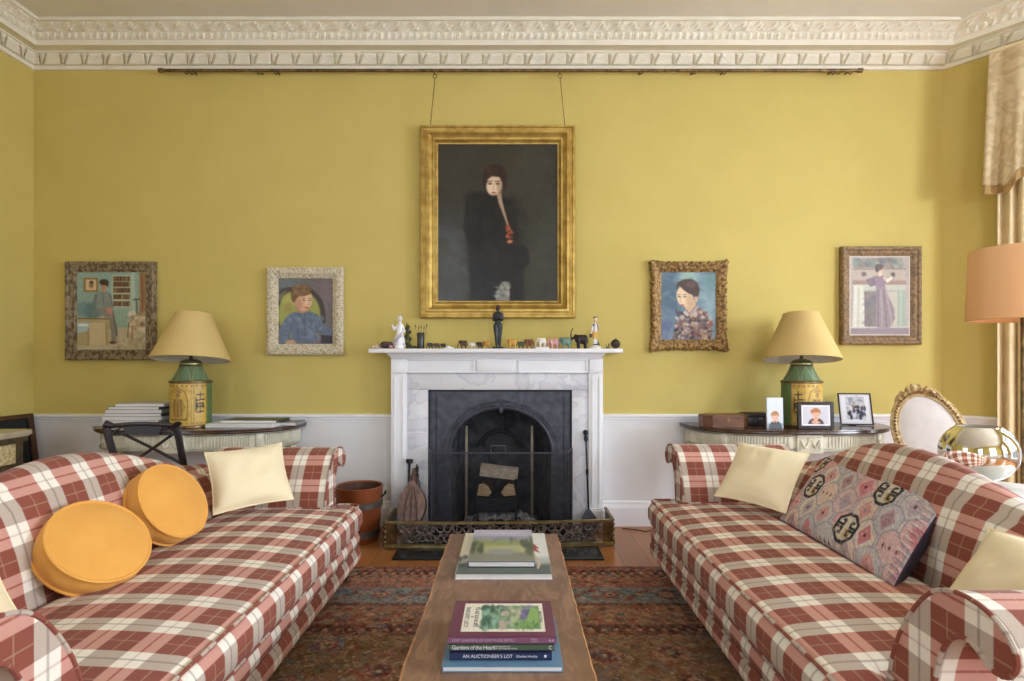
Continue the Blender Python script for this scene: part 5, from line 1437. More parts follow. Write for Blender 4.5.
# far pile
z = TZ+.0008; yb_ = ybk(579.6, z); t = .019
o, w, d, t = book('hardback_book', 'big pale book with a shoreline cover at the bottom of the far pile', X(454.7, yb_), X(552.4, yb_), yb_, ybk(533.2, z+t), z, t, 'book_white', spine=False, group='books in the far pile')
CB = Canvas(0, 0, 390, 153, 98, 60, (226, 222, 196))
CB.rect(0, 0, 390, 96, (232, 228, 206), 4).rect(330, 0, 390, 120, (226, 230, 226), 20, .9).rect(0, 98, 390, 122, (176, 186, 180), 16).rect(0, 120, 390, 160, (88, 98, 92), 14)
CB.dab(16, 0, 96, 60, 130, [(60, 70, 64), (200, 200, 180)], 8, .6).poly([(322, 40), (352, 64), (338, 66), (356, 82), (330, 74)], (168, 44, 46), 3).line([(326, 88), (346, 118), (336, 132)], 9, (206, 180, 150), 4).grain(3, 0)
obj('cover_picture', CB.mb(lambda u, v: (-w/2+w*u, d/2-d*v, t+.0003)), 'print_gloss', o, fixn=False, smooth=False)
z += t+.0008; yb_ = ybk(567.4, z); t = .0225
o, w, d, t = book('hardback_book', 'grey book with a parkland photograph on its cover, on top of the far pile', X(467.6, yb_), X(535.4, yb_), yb_, ybk(529.8, z+t), z, t, 'book_dark', spine=False, group='books in the far pile')
CB = Canvas(0, 0, 268, 115, 80, 46, (176, 174, 184))
CB.rect(0, 0, 268, 30, (190, 184, 200), 8).rect(0, 26, 268, 42, (150, 152, 162), 8).rect(0, 42, 268, 78, (150, 156, 98), 8).rect(0, 62, 268, 90, (176, 178, 126), 10).rect(0, 86, 268, 115, (134, 136, 118), 8)
CB.dab(16, 0, 46, 50, 84, [(74, 84, 60), (96, 104, 70)], 12, .8).dab(16, 218, 40, 268, 84, [(70, 82, 58), (92, 100, 72)], 12, .8).ell(134, 84, 60, 10, (150, 152, 146), soft=6).dab(10, 90, 36, 180, 48, [(110, 116, 116), (136, 140, 120)], 8, .6)
CB.line([(70, 14), (200, 14)], 3, (214, 210, 220), 3).grain(4, 0)
obj('cover_picture', CB.mb(lambda u, v: (-w/2+w*u, d/2-d*v, t+.0003)), 'print_gloss', o, fixn=False, smooth=False)
# ================================================================== demilune side tables
def demilune(name, label, cx, hw, dep):
    o = thing(name, label, 'side table', (cx, D-.06, 0), 0, 'painted half round side tables')
    yb = D-.016
    def plan(k, n, off=0, inset=0):     # D shaped plan from the right end round to the left end
        a = PI*k/n; e = .78
        c, s = math.cos(a), math.sin(a)
        return (cx+math.copysign(abs(c)**e, c)*(hw+off-inset), yb-.06-(abs(s)**e)*(dep-.06+off-inset))
    zt = .775; n = 72
    m = MB(); V = []
    lev = [(0, -.028), (.008, -.028), (.012, -.020), (.010, -.012), (.016, -.006), (.014, 0), (.006, .0005)]
    for (of, dz) in lev:
        ring = [(cx+hw+of, yb)]+[plan(k, n, of) for k in range(n+1)]+[(cx-hw-of, yb)]
        V += [(x, y, zt+dz) for x, y in ring]
    K = n+3
    F = [(j*K+i, j*K+i+1, (j+1)*K+i+1, (j+1)*K+i) for j in range(len(lev)-1) for i in range(K-1)]+[tuple(range(K)), tuple((len(lev)-1)*K+i for i in range(K))]
    m.add(V, F); pt('table_top', m, 'walnut_top', o, angle=40)
    # apron: plain body, then fluting, beads and plaque
    za, zb = zt-.028, zt-.145
    m = MB(); ins = .028
    ring = [(cx+hw-ins, yb)]+[plan(k, n, 0, ins) for k in range(n+1)]+[(cx-hw+ins, yb)]
    V = [(x, y, zb) for x, y in ring]+[(x, y, za) for x, y in ring]
    m.add(V, [(i, i+1, K+i+1, K+i) for i in range(K-1)]+[tuple(range(K)), tuple(range(K, 2*K))]); pt('apron', m, 'painted_grey', o, angle=40)
    m = MB()
    for z, r in ((zb+.004, .006), (za-.014, .005), (zb+.018, .003)): m.tube([(x, y, z) for x, y in [plan(k, n, 0, ins-.002) for k in range(n+1)]], r, 6)
    pt('bead_moulding', m, 'painted_grey', o)
    nf = 100; runs = [(5, 21), (28, 46), (54, 72), (79, 95)]
    for k in range(6, nf-5):
        if not any(a <= k <= b for a, b in runs): continue
        if any(k == a for a, b in runs): m = MB()
        x, y = plan(k, nf, 0, ins-.001)
        m.tube([(x, y, zb+.026), (x, y-.0012, (za+zb)/2), (x, y, za-.022)], [.004, .0085, .004], 6)
        if any(k == b for a, b in runs): pt('fluting', m, 'painted_grey', o)
    x, y = plan(n/2, n, 0, ins)
    m = MB(); m.box(cx-.085, cx+.085, y-.016, y+.01, zb-.012, za-.004, .004)
    m.box(cx-.075, cx+.075, y-.020, y-.01, zb-.002, zb+.006, .001); m.box(cx-.075, cx+.075, y-.020, y-.01, za-.020, za-.012, .001)
    pl = pt('plaque', m, 'painted_grey', o, angle=30)
    m = MB(); m.lathe([(.022, 0), (.020, .006), (.012, .004), (.010, .009), (.001, .012)], 20, Matrix.Translation((cx, y-.016, (za+zb)/2+.022)) @ Matrix.Rotation(PI/2, 4, 'X'))
    for s in (-1, 1): m.tube([(cx+s*(.008+.054*t), y-.021, (za+zb)/2+.022-.048*math.sin(PI*t)*(1 if t < .9 else 1)) for t in np.linspace(0, 1, 12)], [.003+.006*math.sin(PI*t) for t in np.linspace(0, 1, 12)], 6); m.tube([(cx+s*.062, y-.021, (za+zb)/2+.02), (cx+s*.064, y-.021, zb+.012)], [.004, .002], 5)
    pt('swag', m, 'painted_grey', pl)
    for k in (nf*.24, nf*.76):
        x, y = plan(k, nf, 0, ins); x2, y2 = plan(k+1, nf, 0, ins); a = math.atan2(y2-y, x2-x)
        m = MB(); Mt = Matrix.Translation((x, y, (za+zb)/2)) @ Matrix.Rotation(a, 4, 'Z')
        m.box(-.022, .022, -.012, .012, -.05, .05, .003, M=Mt)
        for sg in (1, -1): m.lathe([(.018, 0), (.016, .005), (.008, .003), (.006, .008), (.001, .009)], 16, Mt @ Matrix.Translation((0, .011*sg, 0)) @ Matrix.Rotation(-sg*PI/2, 4, 'X'))
        pt('patera_block', m, 'painted_grey', o, angle=30)
    for (x, y) in ((cx-hw+.07, yb-.05), (cx+hw-.07, yb-.05), plan(n*.27, n, 0, .06), plan(n*.73, n, 0, .06)):
        m = MB(); m.lathe([(.012, .0), (.016, .012), (.012, .03), (.016, .06), (.026, .54), (.030, .60), (.022, .61), (.030, .62), (.030, zb+.01)], 16, Matrix.Translation((x, y, 0))); pt('leg', m, 'painted_grey', o, angle=30)
    return o
ZT = .7765
demilune('demilune_table', 'painted half round side table under the left lamp and the magazine stack', -2.235, .70, .50)
demilune('demilune_table', 'painted half round side table under the right lamp and the photo frames', 1.967, .70, .50)

# ================================================================== tea caddy lamps
def tea_lamp(name, label, px, turn, tilt, side):
    y = 3.885; x = X(px, y)
    o = thing(name, label, 'lamp', (x, y, ZT), 0, 'green tole tea canister lamps with yellow shades')
    R = .128; hb = .305
    # body with painted panel
    nx, ny = 150, 62
    C = Canvas(0, 0, 360, 130, nx, ny, (84, 112, 72)); C.grain(4, 1, 3)
    C.rect(110, 0, 270, 130, (188, 152, 66), 3).rect(114, 4, 266, 126, (206, 172, 80), 2)
    C.dab(60, 114, 4, 266, 126, [(190, 150, 62), (220, 190, 104), (176, 138, 58)], 8, .5)
    for xx in (148, 224, 232): C.line([(xx, 6), (xx, 126)], 1.6, (134, 98, 40), 1.4, .7)
    IN = (70, 52, 24)
    C.line([(160, 112), (156, 60), (164, 26), (186, 14), (208, 26), (216, 60), (212, 112), (160, 112)], 2, IN, 1.4, .8)
    C.ell(186, 36, 7, 9, (150, 116, 56), soft=3).line([(176, 28), (186, 22), (196, 28)], 2.4, IN, 1.5).poly([(174, 48), (198, 48), (204, 76), (198, 104), (174, 104), (168, 76)], (166, 128, 56), 4)
    for q in ((178, 50, 172, 100), (194, 50, 200, 100), (186, 60, 186, 102), (174, 50, 166, 76), (198, 50, 208, 74)): C.line([q[:2], q[2:]], 2, IN, 1.6, .75)
    C.line([(158, 108), (214, 108)], 2.2, IN, 1.5)
    for gx in (130, 249):
        for q in ([(-10, -24), (10, -26)], [(0, -34), (0, -10)], [(-11, -8), (12, -10)], [(-8, 2), (-10, 18)], [(-8, 2), (8, 1)], [(8, 1), (9, 16)], [(0, 2), (0, 30)], [(-11, 12), (11, 10)], [(-9, 28), (10, 26)], [(-12, -16), (-12, 24)]): C.line([(gx+a, 60+b) for a, b in q], 3.6, (36, 30, 20), 1.5)
    for k in range(12): C.ell(118+k*13.5, 9, 4, 4, (140, 104, 44), soft=2, alpha=.7).ell(118+k*13.5, 121, 4, 3, (140, 104, 44), soft=2, alpha=.6)
    C.grain(3, 0)
    def body(u, v):
        a = -PI/2+turn+(u-.5)*2*PI; r = R*(1-.012*math.cos(8*a)); z = .012+(hb-.012)*(1-v)
        return (r*math.cos(a), r*math.sin(a), z)
    m = C.mb(body); obj('canister', m, 'tole', o, fixn=False, angle=60)
    m = MB(); m.lathe([(R-.004, 0), (R+.004, .002), (R+.004, .014), (R, .018)], 48); m.lathe([(R+.001, hb-.004), (R+.007, hb+.001), (R+.007, hb+.010), (R-.004, hb+.014)], 48); obj('rim_band', m, 'brass_dark', o, angle=30)
    # petalled shoulder
    CS = Canvas(0, 0, 360, 60, 145, 26, (104, 118, 86)); CS.grain(3, 1)
    for k in range(8):
        c = 22.5+k*45
        CS.line([(c-20, 60), (c-14, 22), (c, 3), (c+14, 22), (c+20, 60)], 2.4, (150, 166, 116), 1.5).ell(c, 34, 9, 22, (104, 132, 98), soft=8)
    def sh(u, v):
        a = -PI/2+turn+(u-.5)*2*PI; t = 1-v
        r = (R-.004)+(.072-R+.004)*(t**.8); r *= 1+.022*abs(math.cos(4*a))*(1-t*.6)
        return (r*math.cos(a), r*math.sin(a), hb+.012+.10*t**1.05)
    obj('shoulder', CS.mb(sh), 'tole', o, fixn=False, angle=60)
    m = MB(); m.lathe([(.071, hb+.110), (.074, hb+.114), (.070, hb+.120)], 32); m.lathe([(.068, hb+.116), (.070, hb+.126), (.070, hb+.136), (.060, hb+.150), (.036, hb+.160), (.012, hb+.164), (.010, hb+.31)], 32); obj('neck_cap', m, 'tole_cap', o, angle=30)
    m = MB(); m.lathe([(.0695, hb+.124), (.073, hb+.126), (.073, hb+.132), (.0695, hb+.135)], 32, caps=False); obj('brass_collar', m, 'brass', o, angle=30)
    zs = 1.237-ZT; hs = .325; rb, rt = .248, .116
    Ms = Matrix.Translation((0, 0, zs)) @ Matrix.Rotation(math.radians(-tilt), 4, 'X') @ Matrix.Rotation(math.radians(side), 4, 'Y')
    m = MB(); m.lathe([(rb, 0), (rb+.0025, .003), (rb-.001, .012), (rt+.001, hs-.008), (rt+.002, hs), (rt-.001, hs+.002)], 64, Ms, caps=False); sd = obj('lamp_shade', m, 'shade_yellow', o, angle=50)
    m = MB(); m.lathe([(rb-.002, .001), (rt-.003, hs)], 64, Ms, caps=False); obj('shade_lining', m, 'shade_inner', sd)
    m = MB()
    for k in range(3): a = 2*PI*k/3+.4; m.tube([Ms @ Vector((0, 0, hs-.02)), Ms @ Vector((rt*math.cos(a), rt*math.sin(a), hs-.008))], .0025, 5)
    m.tube([(0, 0, hb+.27), Ms @ Vector((0, 0, hs-.02))], .004, 6)
    obj('shade_carrier', m, 'brass', sd)
    return o
mat('vase_inner', S(206,200,184), .4, metal=.3)
mat('tole_cap', S(78, 84, 52), .35, c2=S(58, 66, 42), scale=14)
tea_lamp('tea_canister_lamp', 'green and gold tea canister lamp with yellow shade on the left side table', 191, math.radians(-14), 7, -.8)
tea_lamp('tea_canister_lamp', 'green and gold tea canister lamp with yellow shade behind the photo frames', 801.5, math.radians(14), 6.5, 2.4)

# ================================================================== magazines and books on the left table
def flat_book(name, label, x0, x1, z, t, y0, y1, cover, cat='magazine', group=None, rot=0, spine_m=None, pages=True):
    cx, cy = (x0+x1)/2, (y0+y1)/2; w, d = x1-x0, y1-y0
    o = thing(name, label, cat, (cx, cy, z), rot, group); e = .0016
    m = MB(); m.box(-w/2, w/2, -d/2, d/2, t-e, t, .0006, seg=1); m.box(-w/2, w/2, -d/2, d/2, 0, e, .0006, seg=1); m.box(w/2-.002, w/2, -d/2, d/2, 0, t, .0006, seg=1)
    obj('cover', m, cover, o, smooth=False)
    m = MB(); m.box(-w/2+.002, w/2-.002, -d/2+.001, d/2-.002, e, t-e); obj('pages', m, 'pages', o, smooth=False)
    return o
TK = 1.22
z = ZT+.0005
xa = X(101, 3.80)
stack = [(0, 57, .020, 'mag_pale', 'pale magazine at the bottom of the tall stack by the left lamp'), (1, 58, .019, 'mag_grey', 'grey magazine lying second from the bottom of the tall left stack'), (0.5, 59, .020, 'mag_pale', 'pale magazine lying third from the bottom of the tall left stack'),
         (2, 61, .018, 'mag_dark', 'dark covered magazine in the middle of the tall left stack'), (4, 60, .019, 'mag_grey', 'grey magazine lying third from the top of the tall left stack'), (7, 59, .017, 'mag_dark', 'dark magazine lying second from the top of the tall left stack'), (14, 62, .016, 'mag_pale', 'narrow pale magazine topmost of the tall stack by the left lamp')]
for i, (a, b, t, cv, lab) in enumerate(stack):
    flat_book('magazine', lab, X(101+a, 3.82), X(101+b, 3.82), z, t*TK, 3.82, 4.06, cv, group='magazines stacked on the left side table', rot=math.radians([1, -1, 2, -1.5, 1, -2, 1.5][i])); z += t*TK+.0006
flat_book('magazine', 'single pale booklet lying at the left end of the left side table', -2.915, -2.812, ZT+.0005, .009, 3.88, 4.03, 'mag_pale', cat='booklet', group='printed matter on the left side table', rot=math.radians(6))
flat_book('magazine', 'wide white book lying flat right of the left lamp', X(205, 3.80), X(272, 3.80), ZT+.0005, .026, 3.80, 4.06, 'book_white', cat='book', group='printed matter on the left side table')
flat_book('magazine', 'thin dark green book on top of the wide white book', X(219, 3.83), X(277, 3.83), ZT+.0275, .018, 3.84, 4.05, 'book_darkgreen', cat='book', group='printed matter on the left side table', rot=math.radians(-2))
flat_book('magazine', 'grey booklet at the right end of the left side table', X(276, 3.92)+.012, X(294, 3.92)+.012, ZT+.0005, .022, 3.92, 4.1, 'mag_grey', cat='booklet', group='printed matter on the left side table')

# ================================================================== boxes and photo frames on the right table
bx = thing('wooden_box', 'low reddish brown wooden box with canted ends at the left of the right table', 'box', (X(723, 3.9), 3.9, ZT+.0005))
Yb_ = 3.86; w2, d2 = .155, .095
oc = [(-w2, -.045), (-w2+.05, -d2), (w2-.05, -d2), (w2, -.045), (w2, .045), (w2-.05, d2), (-w2+.05, d2), (-w2, .045)]
m = MB(); m.prism(oc, 0, .058, 'z'); obj('body', m, 'box_wood', bx, smooth=False)
m = MB(); m.prism([(a*1.015, b*1.015) for a, b in oc], .060, .080, 'z'); m.prism([(a*.9, b*.86) for a, b in oc], .080, .084, 'z'); obj('lid', m, 'box_wood', bx, smooth=False)
m = MB(); m.box(-.010, .010, -d2-.002, -d2, .040, .066, .001); obj('lock_plate', m, 'brass_dark', bx, smooth=False)
bx = thing('wooden_box', 'small dark carved box beside the left foot of the right lamp', 'box', (X(756, 3.99), 4.0, ZT+.0005))
m = MB(); m.box(-.095, .095, -.06, .06, 0, .060, .003)
for k in range(5): m.box(-.075+k*.033, -.055+k*.033, -.063, -.058, .014, .048, .002)
obj('body', m, 'box_dark', bx, angle=30)
m = MB(); m.box(-.104, .104, -.068, .068, .061, .078, .004); m.box(-.09, .09, -.055, .055, .078, .086, .003); obj('lid', m, 'box_dark', bx, angle=30)

def photo_frame(name, label, px0, px1, pyb, pyt, y, lean, turn, fw, fm, canvas, mount=0, roll=0, thick=.012):
    w = (px1-px0)/FPX*y; h = (pyb-pyt)/FPX*y/math.cos(math.radians(lean))
    c = Vector((X((px0+px1)/2, y), y, ZT+.0008+thick*math.sin(math.radians(lean))))
    R = Matrix.Rotation(math.radians(turn), 4, 'Z') @ Matrix.Rotation(math.radians(-lean), 4, 'X')
    o = thing(name, label, 'photo frame', c, 0, 'family photographs on the right side table', rot=R)
    if fw > 0:
        m = MB()
        for q in ((-w/2, -w/2+fw, 0, h), (w/2-fw, w/2, 0, h), (-w/2+fw, w/2-fw, 0, fw), (-w/2+fw, w/2-fw, h-fw, h)): m.box(q[0], q[1], 0, thick, q[2], q[3], .0015, seg=1)
        obj('frame', m, fm, o, smooth=False)
    else:
        m = MB(); m.box(-w/2, w/2, .002, thick, 0, h, .001, seg=1); obj('block', m, fm, o, smooth=False)
    m = MB(); m.box(-w/2+.003, w/2-.003, thick*.6, thick, .003, h-.003); obj('backing', m, 'dark_metal', o, smooth=False)
    if lean > 3:
        m = MB(); zz = h*.7; L = zz*math.cos(math.radians(lean)); back = zz*math.sin(math.radians(lean))
        m.add([(-.02, thick, zz), (.02, thick, zz), (.025, thick+.065, .012), (-.025, thick+.065, .012)], [(0,1,2,3)]); m.add([(-.02, thick+.004, zz), (.02, thick+.004, zz), (.025, thick+.069, .012), (-.025, thick+.069, .012)], [(3,2,1,0)]); obj('easel_strut', m, 'dark_metal', o, smooth=False)
    ix = w/2-fw-.0005 if fw else w/2-.001
    z0, z1 = (fw, h-fw) if fw else (.001, h-.001)
    obj('photograph', canvas.mb(lambda u, v: (-ix+2*ix*u, .004 if fw else .0012, z1-(z1-z0)*v)), 'print_gloss', o, fixn=False, smooth=False)
    return o
def child_photo(nx, ny, bg, x0=0, y0=0, x1=100, y1=100, shirt=(40, 44, 56), hair=(170, 120, 70), wide=1.0, top=0):
    C = Canvas(0, -top, 100*wide, 100, nx, ny, bg)
    cx = 50*wide
    C.ell(cx, 96, 40, 34, shirt, soft=4).ell(cx, 68, 11, 12, (214, 164, 138), soft=3).ell(cx, 34, 23, 20, hair, soft=4).ell(cx, 49, 19, 23, (230, 184, 158), soft=3).ell(cx-4, 29, 21, 8, hair, soft=5)
    for e in (-8, 8): C.ell(cx+e, 47, 3, 2, (70, 50, 44), soft=1.5)
    C.ell(cx, 62, 6, 2.2, (190, 100, 96), soft=2).grain(3, 0); return C
Cc = child_photo(36, 66, (206, 214, 222), shirt=(44, 46, 54), top=50); Cc.rect(0, 74, 100, 100, (106, 120, 124), 6, .55); Cc.ell(50, 74, 8, 8, (70, 66, 60), soft=3)
photo_frame('photograph_block', 'small frameless upright photo block of a child in a dark top', 767, 784, 429, 398, 3.735, 2, 4, 0, 'mag_pale', Cc, thick=.016)
Cc = child_photo(60, 44, (206, 206, 214), hair=(176, 112, 64), shirt=(66, 50, 56), wide=1.45); Cc.ell(72, 84, 22, 8, (224, 178, 152), soft=4); Cc.ell(60, 80, 9, 7, (220, 170, 146), soft=3)
ln = Canvas(0, 0, 145, 100, 60, 44, (0, 0, 0))
Cc.line([(2, 2), (143, 2), (143, 98), (2, 98), (2, 2)], 12, (232, 232, 236), 2)
photo_frame('framed_photograph', 'black framed photo of a smiling child with folded arms', 799, 834, 429.2, 402, 3.71, 2.9, -3, .022, 'black_lacquer', Cc, thick=.022)
Cc = Canvas(0, 0, 130, 120, 56, 52, (206, 206, 212))
Cc.rect(6, 6, 124, 114, (222, 222, 226), 2).rect(26, 10, 104, 102, (170, 172, 182), 4).dab(50, 26, 12, 104, 60, [(190, 194, 200), (220, 222, 226), (120, 124, 132)], 8, .6)
for k in range(26): Cc.ell(RNG.uniform(26, 104), RNG.uniform(44, 98), 6, 11, [(44, 48, 66), (70, 74, 92), (206, 206, 212), (36, 38, 50)][k % 4], soft=3).ell(RNG.uniform(28, 102), RNG.uniform(38, 82), 3.2, 4, (214, 184, 170), soft=2)
photo_frame('framed_photograph', 'thin black framed group photograph leaning back at the right of the table', 842, 873, 423.0, 391.5, 3.94, 14, -9, .009, 'black_lacquer', Cc, thick=.010)

# ================================================================== black chair behind the left sofa
ch = thing('lacquered_chair', 'black lacquered chair with a crossed back between the left sofa and side table', 'chair', (-2.09, 3.28, 0))
yb0 = 3.20; zt_ = .862
xl, xr = X(107, yb0), X(177, yb0)
for s, x in ((-1, xl), (1, xr)):
    m = MB(); dx = s*.03
    m.tube([(x+.055-s*.01-.03*s, yb0+.16, .005), (x+.045-.02*s, yb0+.10, .44), (x+.032-.01*s, yb0+.03, .62), (x+.012, yb0, .78), (x+.0, yb0-.006, zt_-.012)], [.016, .020, .020, .019, .022], 8)
    pt('back_post', m, 'black_lacquer', ch)
    m = MB(); m.tube([(x-.012, yb0-.01, zt_-.012), (x+.004, yb0-.006, zt_+.006), (x+.03*(-s)+.012, yb0-.004, zt_-.004)], [.013, .024, .014], 8); pt('scroll_end', m, 'black_lacquer', ch)
m = MB(); zr = Z(427, yb0)
m.tube([(xl+.02+(xr-xl-.02)*t, yb0+.0, zr+.006+.012*math.sin(PI*t)) for t in np.linspace(0, 1, 15)], .013, 8)
m.tube([(xl+.03+(xr-xl-.03)*t, yb0+.01, zr-.045+.012*math.sin(PI*t)) for t in np.linspace(0, 1, 15)], .007, 6)
m.prism([(xl+.11, zr-.042), (xr-.10, zr-.042), (xr-.07, zr+.018), (xl+.09, zr+.018)], yb0-.006, yb0+.014, 'y')
for s, x in ((1, xl+.02), (-1, xr)): m.tube([(x+s*.01, yb0+.005, zr-.04), (x+s*.06, yb0+.005, zr+.0), (x+s*.11, yb0+.005, zr-.03)], .006, 6)
pt('top_rail', m, 'black_lacquer', ch)
for s in (0, 1):
    m = MB(); a, b = (xl+.04, xr+.02) if s == 0 else (xr-.0, xl+.06)
    m.tube([(a, yb0+.015, zr-.02), ((a+b)/2, yb0+.05, zr-.13), (b, yb0+.07, zr-.24)], .009, 8); pt('cross_bar', m, 'black_lacquer', ch)
m = MB(); m.box(xl+.03, xr+.05, yb0+.08, yb0+.50, .42, .445, .008); pt('seat', m, 'black_lacquer', ch)
m = MB(); m.box(xl+.05, xr+.03, yb0+.10, yb0+.48, .445, .475, .014); pt('seat_pad', m, 'upholstery_pale', ch)
for x in (xl+.06, xr+.02):
    m = MB(); m.tube([(x, yb0+.46, .42), (x, yb0+.47, .2), (x, yb0+.48, .004)], [.018, .015, .011], 8); pt('front_leg', m, 'black_lacquer', ch)

# ================================================================== gilt oval back chair
gx, gy = 2.615, 3.50
gc = thing('gilt_armchair', 'gilt oval back chair with pale upholstery beside the right side table', 'chair', (gx, gy, 0), rot=Matrix.Rotation(math.radians(-24), 4, 'Z'))
Mo = Matrix.Translation((0, 0, .775)) @ Matrix.Rotation(math.radians(-14), 4, 'X') @ Matrix.Rotation(math.radians(-14), 4, 'Y')
a_, b_ = .175, .262
el = lambda t, ra=0: Vector(((a_+ra)*math.cos(t), 0, (b_+ra)*math.sin(t)))
Pm = lambda nm, mb, mt, par=gc, **kw: obj(nm, mb, mt, par, **kw)
m = MB(); T = np.linspace(0, 2*PI, 65)[:-1]
m.tube([Mo @ el(t) for t in T], .019, 10, closed=True); m.tube([Mo @ (el(t, .016)+Vector((0, -.006, 0))) for t in T], .008, 6, closed=True); m.tube([Mo @ (el(t, -.018)+Vector((0, -.010, 0))) for t in T], .006, 6, closed=True)
fo_ = Pm('back_frame', m, 'gilt_white')
m = MB()
for t in np.linspace(0, 2*PI, 73)[:-1]: m.sphere(Mo @ (el(t)+Vector((0, -.018, 0))), .0085, 8, 5)
Pm('beading', m, 'gold_old', fo_)
m = MB()
def pad(u, v):
    t = 2*PI*u; q = v
    return Mo @ Vector((a_*.93*q*math.cos(t), -.022*(1-q**2.5)-.004, b_*.95*q*math.sin(t)))
m.grid(pad, 48, 10, closeu=True); Pm('back_pad', m, 'upholstery_pale', angle=80)
m = MB()
def pad2(u, v):
    t = 2*PI*u; return Mo @ Vector((a_*.95*v*math.cos(t), .018, b_*.97*v*math.sin(t)))
m.grid(pad2, 40, 4, closeu=True); Pm('back_lining', m, 'upholstery_pale', angle=80)
m = MB()   # carved crest
for k in range(7):
    t = PI/2+(k-3)*.17; h = .052-.010*abs(k-3)
    p = el(t, .008); q = el(t, .008+h); tip = el(t+(k-3)*.05, .004+h*.9)
    m.tube([Mo @ (p+Vector((0, -.004, 0))), Mo @ ((p+q)/2+Vector((0, -.020, 0))), Mo @ (q+Vector((0, -.012, 0))), Mo @ (tip+Vector((0, -.020, 0)))], [.014, .020, .013, .006], 8)
for s in (-1, 1):
    m.tube([Mo @ (el(PI/2+s*(.25+.5*t), .014+.016*math.sin(PI*t))+Vector((0, -.012, 0))) for t in np.linspace(0, 1, 10)], [.012, .015, .014, .013, .012, .011, .010, .008, .006, .003], 7)
m.sphere(Mo @ (el(PI/2, .03)+Vector((0, -.022, 0))), .020, 12, 8, sc=(1.3, .6, 1))
Pm('carved_crest', m, 'gilt_white')
for s in (-1, 1):
    m = MB(); m.tube([Mo @ el(-PI/2+s*.75), (s*.165, .02, .50), (s*.18, .03, .42), (s*.185, .07, .2), (s*.19, .12, .004)], [.016, .017, .020, .016, .013], 8); Pm('back_leg', m, 'gilt_white')
    m = MB(); m.tube([(s*.21, -.40, .40), (s*.21, -.405, .36), (s*.205, -.40, .3), (s*.20, -.39, .004)], [.026, .028, .021, .012], 10); Pm('front_leg', m, 'gilt_white')
m = MB(); m.box(-.235, .235, -.43, .05, .36, .42, .015); Pm('seat_rail', m, 'gilt_white')
m = MB(); m.box(-.22, .22, -.415, .03, .42, .48, .028, seg=4); Pm('seat_pad', m, 'upholstery_pale')

# ================================================================== silver vase on side table, floor lamp
vx, vy, vt = 2.085, 2.50, .655
st = thing('round_side_table', 'round pale grey side table behind the right sofa', 'side table', (2.16, 2.46, 0))
m = MB(); m.lathe([(.262, vt-.026), (.275, vt-.022), (.279, vt-.012), (.274, vt-.002), (.27, vt-.0008)], 56, Matrix.Translation((0, 0, 0))); obj('table_top', m, 'table_grey', st, angle=30)
m = MB(); m.lathe([(.03, .05), (.034, .08), (.022, .12), (.026, .3), (.040, .42), (.024, .48), (.028, .56), (.06, .62), (.08, vt-.026)], 24); obj('pedestal', m, 'table_grey', st, angle=40)
for k in range(3):
    a = 2*PI*k/3+.5; m = MB(); m.tube([(.02*math.cos(a), .02*math.sin(a), .10), (.12*math.cos(a), .12*math.sin(a), .085), (.2*math.cos(a), .2*math.sin(a), .03), (.235*math.cos(a), .235*math.sin(a), .014)], [.024, .02, .016, .013], 8); obj('foot', m, 'table_grey', st)
vz = thing('silver_vase', 'round mirrored silver glass bowl vase standing on the round side table', 'vase', (vx, vy, vt+.0005))
m = MB(); pr = [(.001, .0), (.072, .0), (.076, .004), (.074, .009), (.052, .014), (.048, .020), (.056, .030)]
for k in range(1, 24):
    a = -PI/2+.42+(PI-.42-.62)*k/23; pr.append((.146*math.cos(a), .166+.136*math.sin(a)))
pr += [(pr[-1][0]-.002, pr[-1][1]+.004), (pr[-1][0]-.010, pr[-1][1]+.003)]
m.lathe(pr, 72, caps=False); obj('bowl', m, 'mercury_glass', vz, angle=50)
rr, zz = pr[-1]
m = MB(); m.lathe([(rr, zz), (rr+.004, zz-.02), (.12, .20), (.13, .16), (.08, .06), (.001, .05)], 48, caps=False); obj('lining', m, 'vase_inner', vz, fixn=False)
fl_o = thing('floor_lamp', 'tall floor lamp with a plain orange drum shade at the right edge', 'lamp', (2.515, 2.75, 0))
m = MB(); m.lathe([(.15, .0), (.155, .008), (.15, .018), (.04, .026), (.02, .04)], 40); obj('base', m, 'brass_dark', fl_o, angle=30)
m = MB(); m.tube([(0, 0, .02), (0, 0, 1.62)], .011, 12); obj('pole', m, 'brass_dark', fl_o)
m = MB(); m.lathe([(.222, 1.43), (.2235, 1.434), (.212, 1.775), (.2105, 1.779), (.209, 1.775), (.2195, 1.434), (.222, 1.43)], 64, caps=False); ls = obj('lamp_shade', m, 'shade_orange', fl_o, angle=50)
m = MB(); m.tube([(.222*math.cos(a), .222*math.sin(a), 1.431) for a in np.linspace(0, 2*PI, 65)[:-1]], .003, 5, closed=True); obj('trim_tape', m, 'shade_yellow', ls)
m = MB()
for k in range(3): a = 2*PI*k/3; m.tube([(0, 0, 1.61), (.21*math.cos(a), .21*math.sin(a), 1.77)], .003, 5)
obj('shade_carrier', m, 'brass_dark', ls)

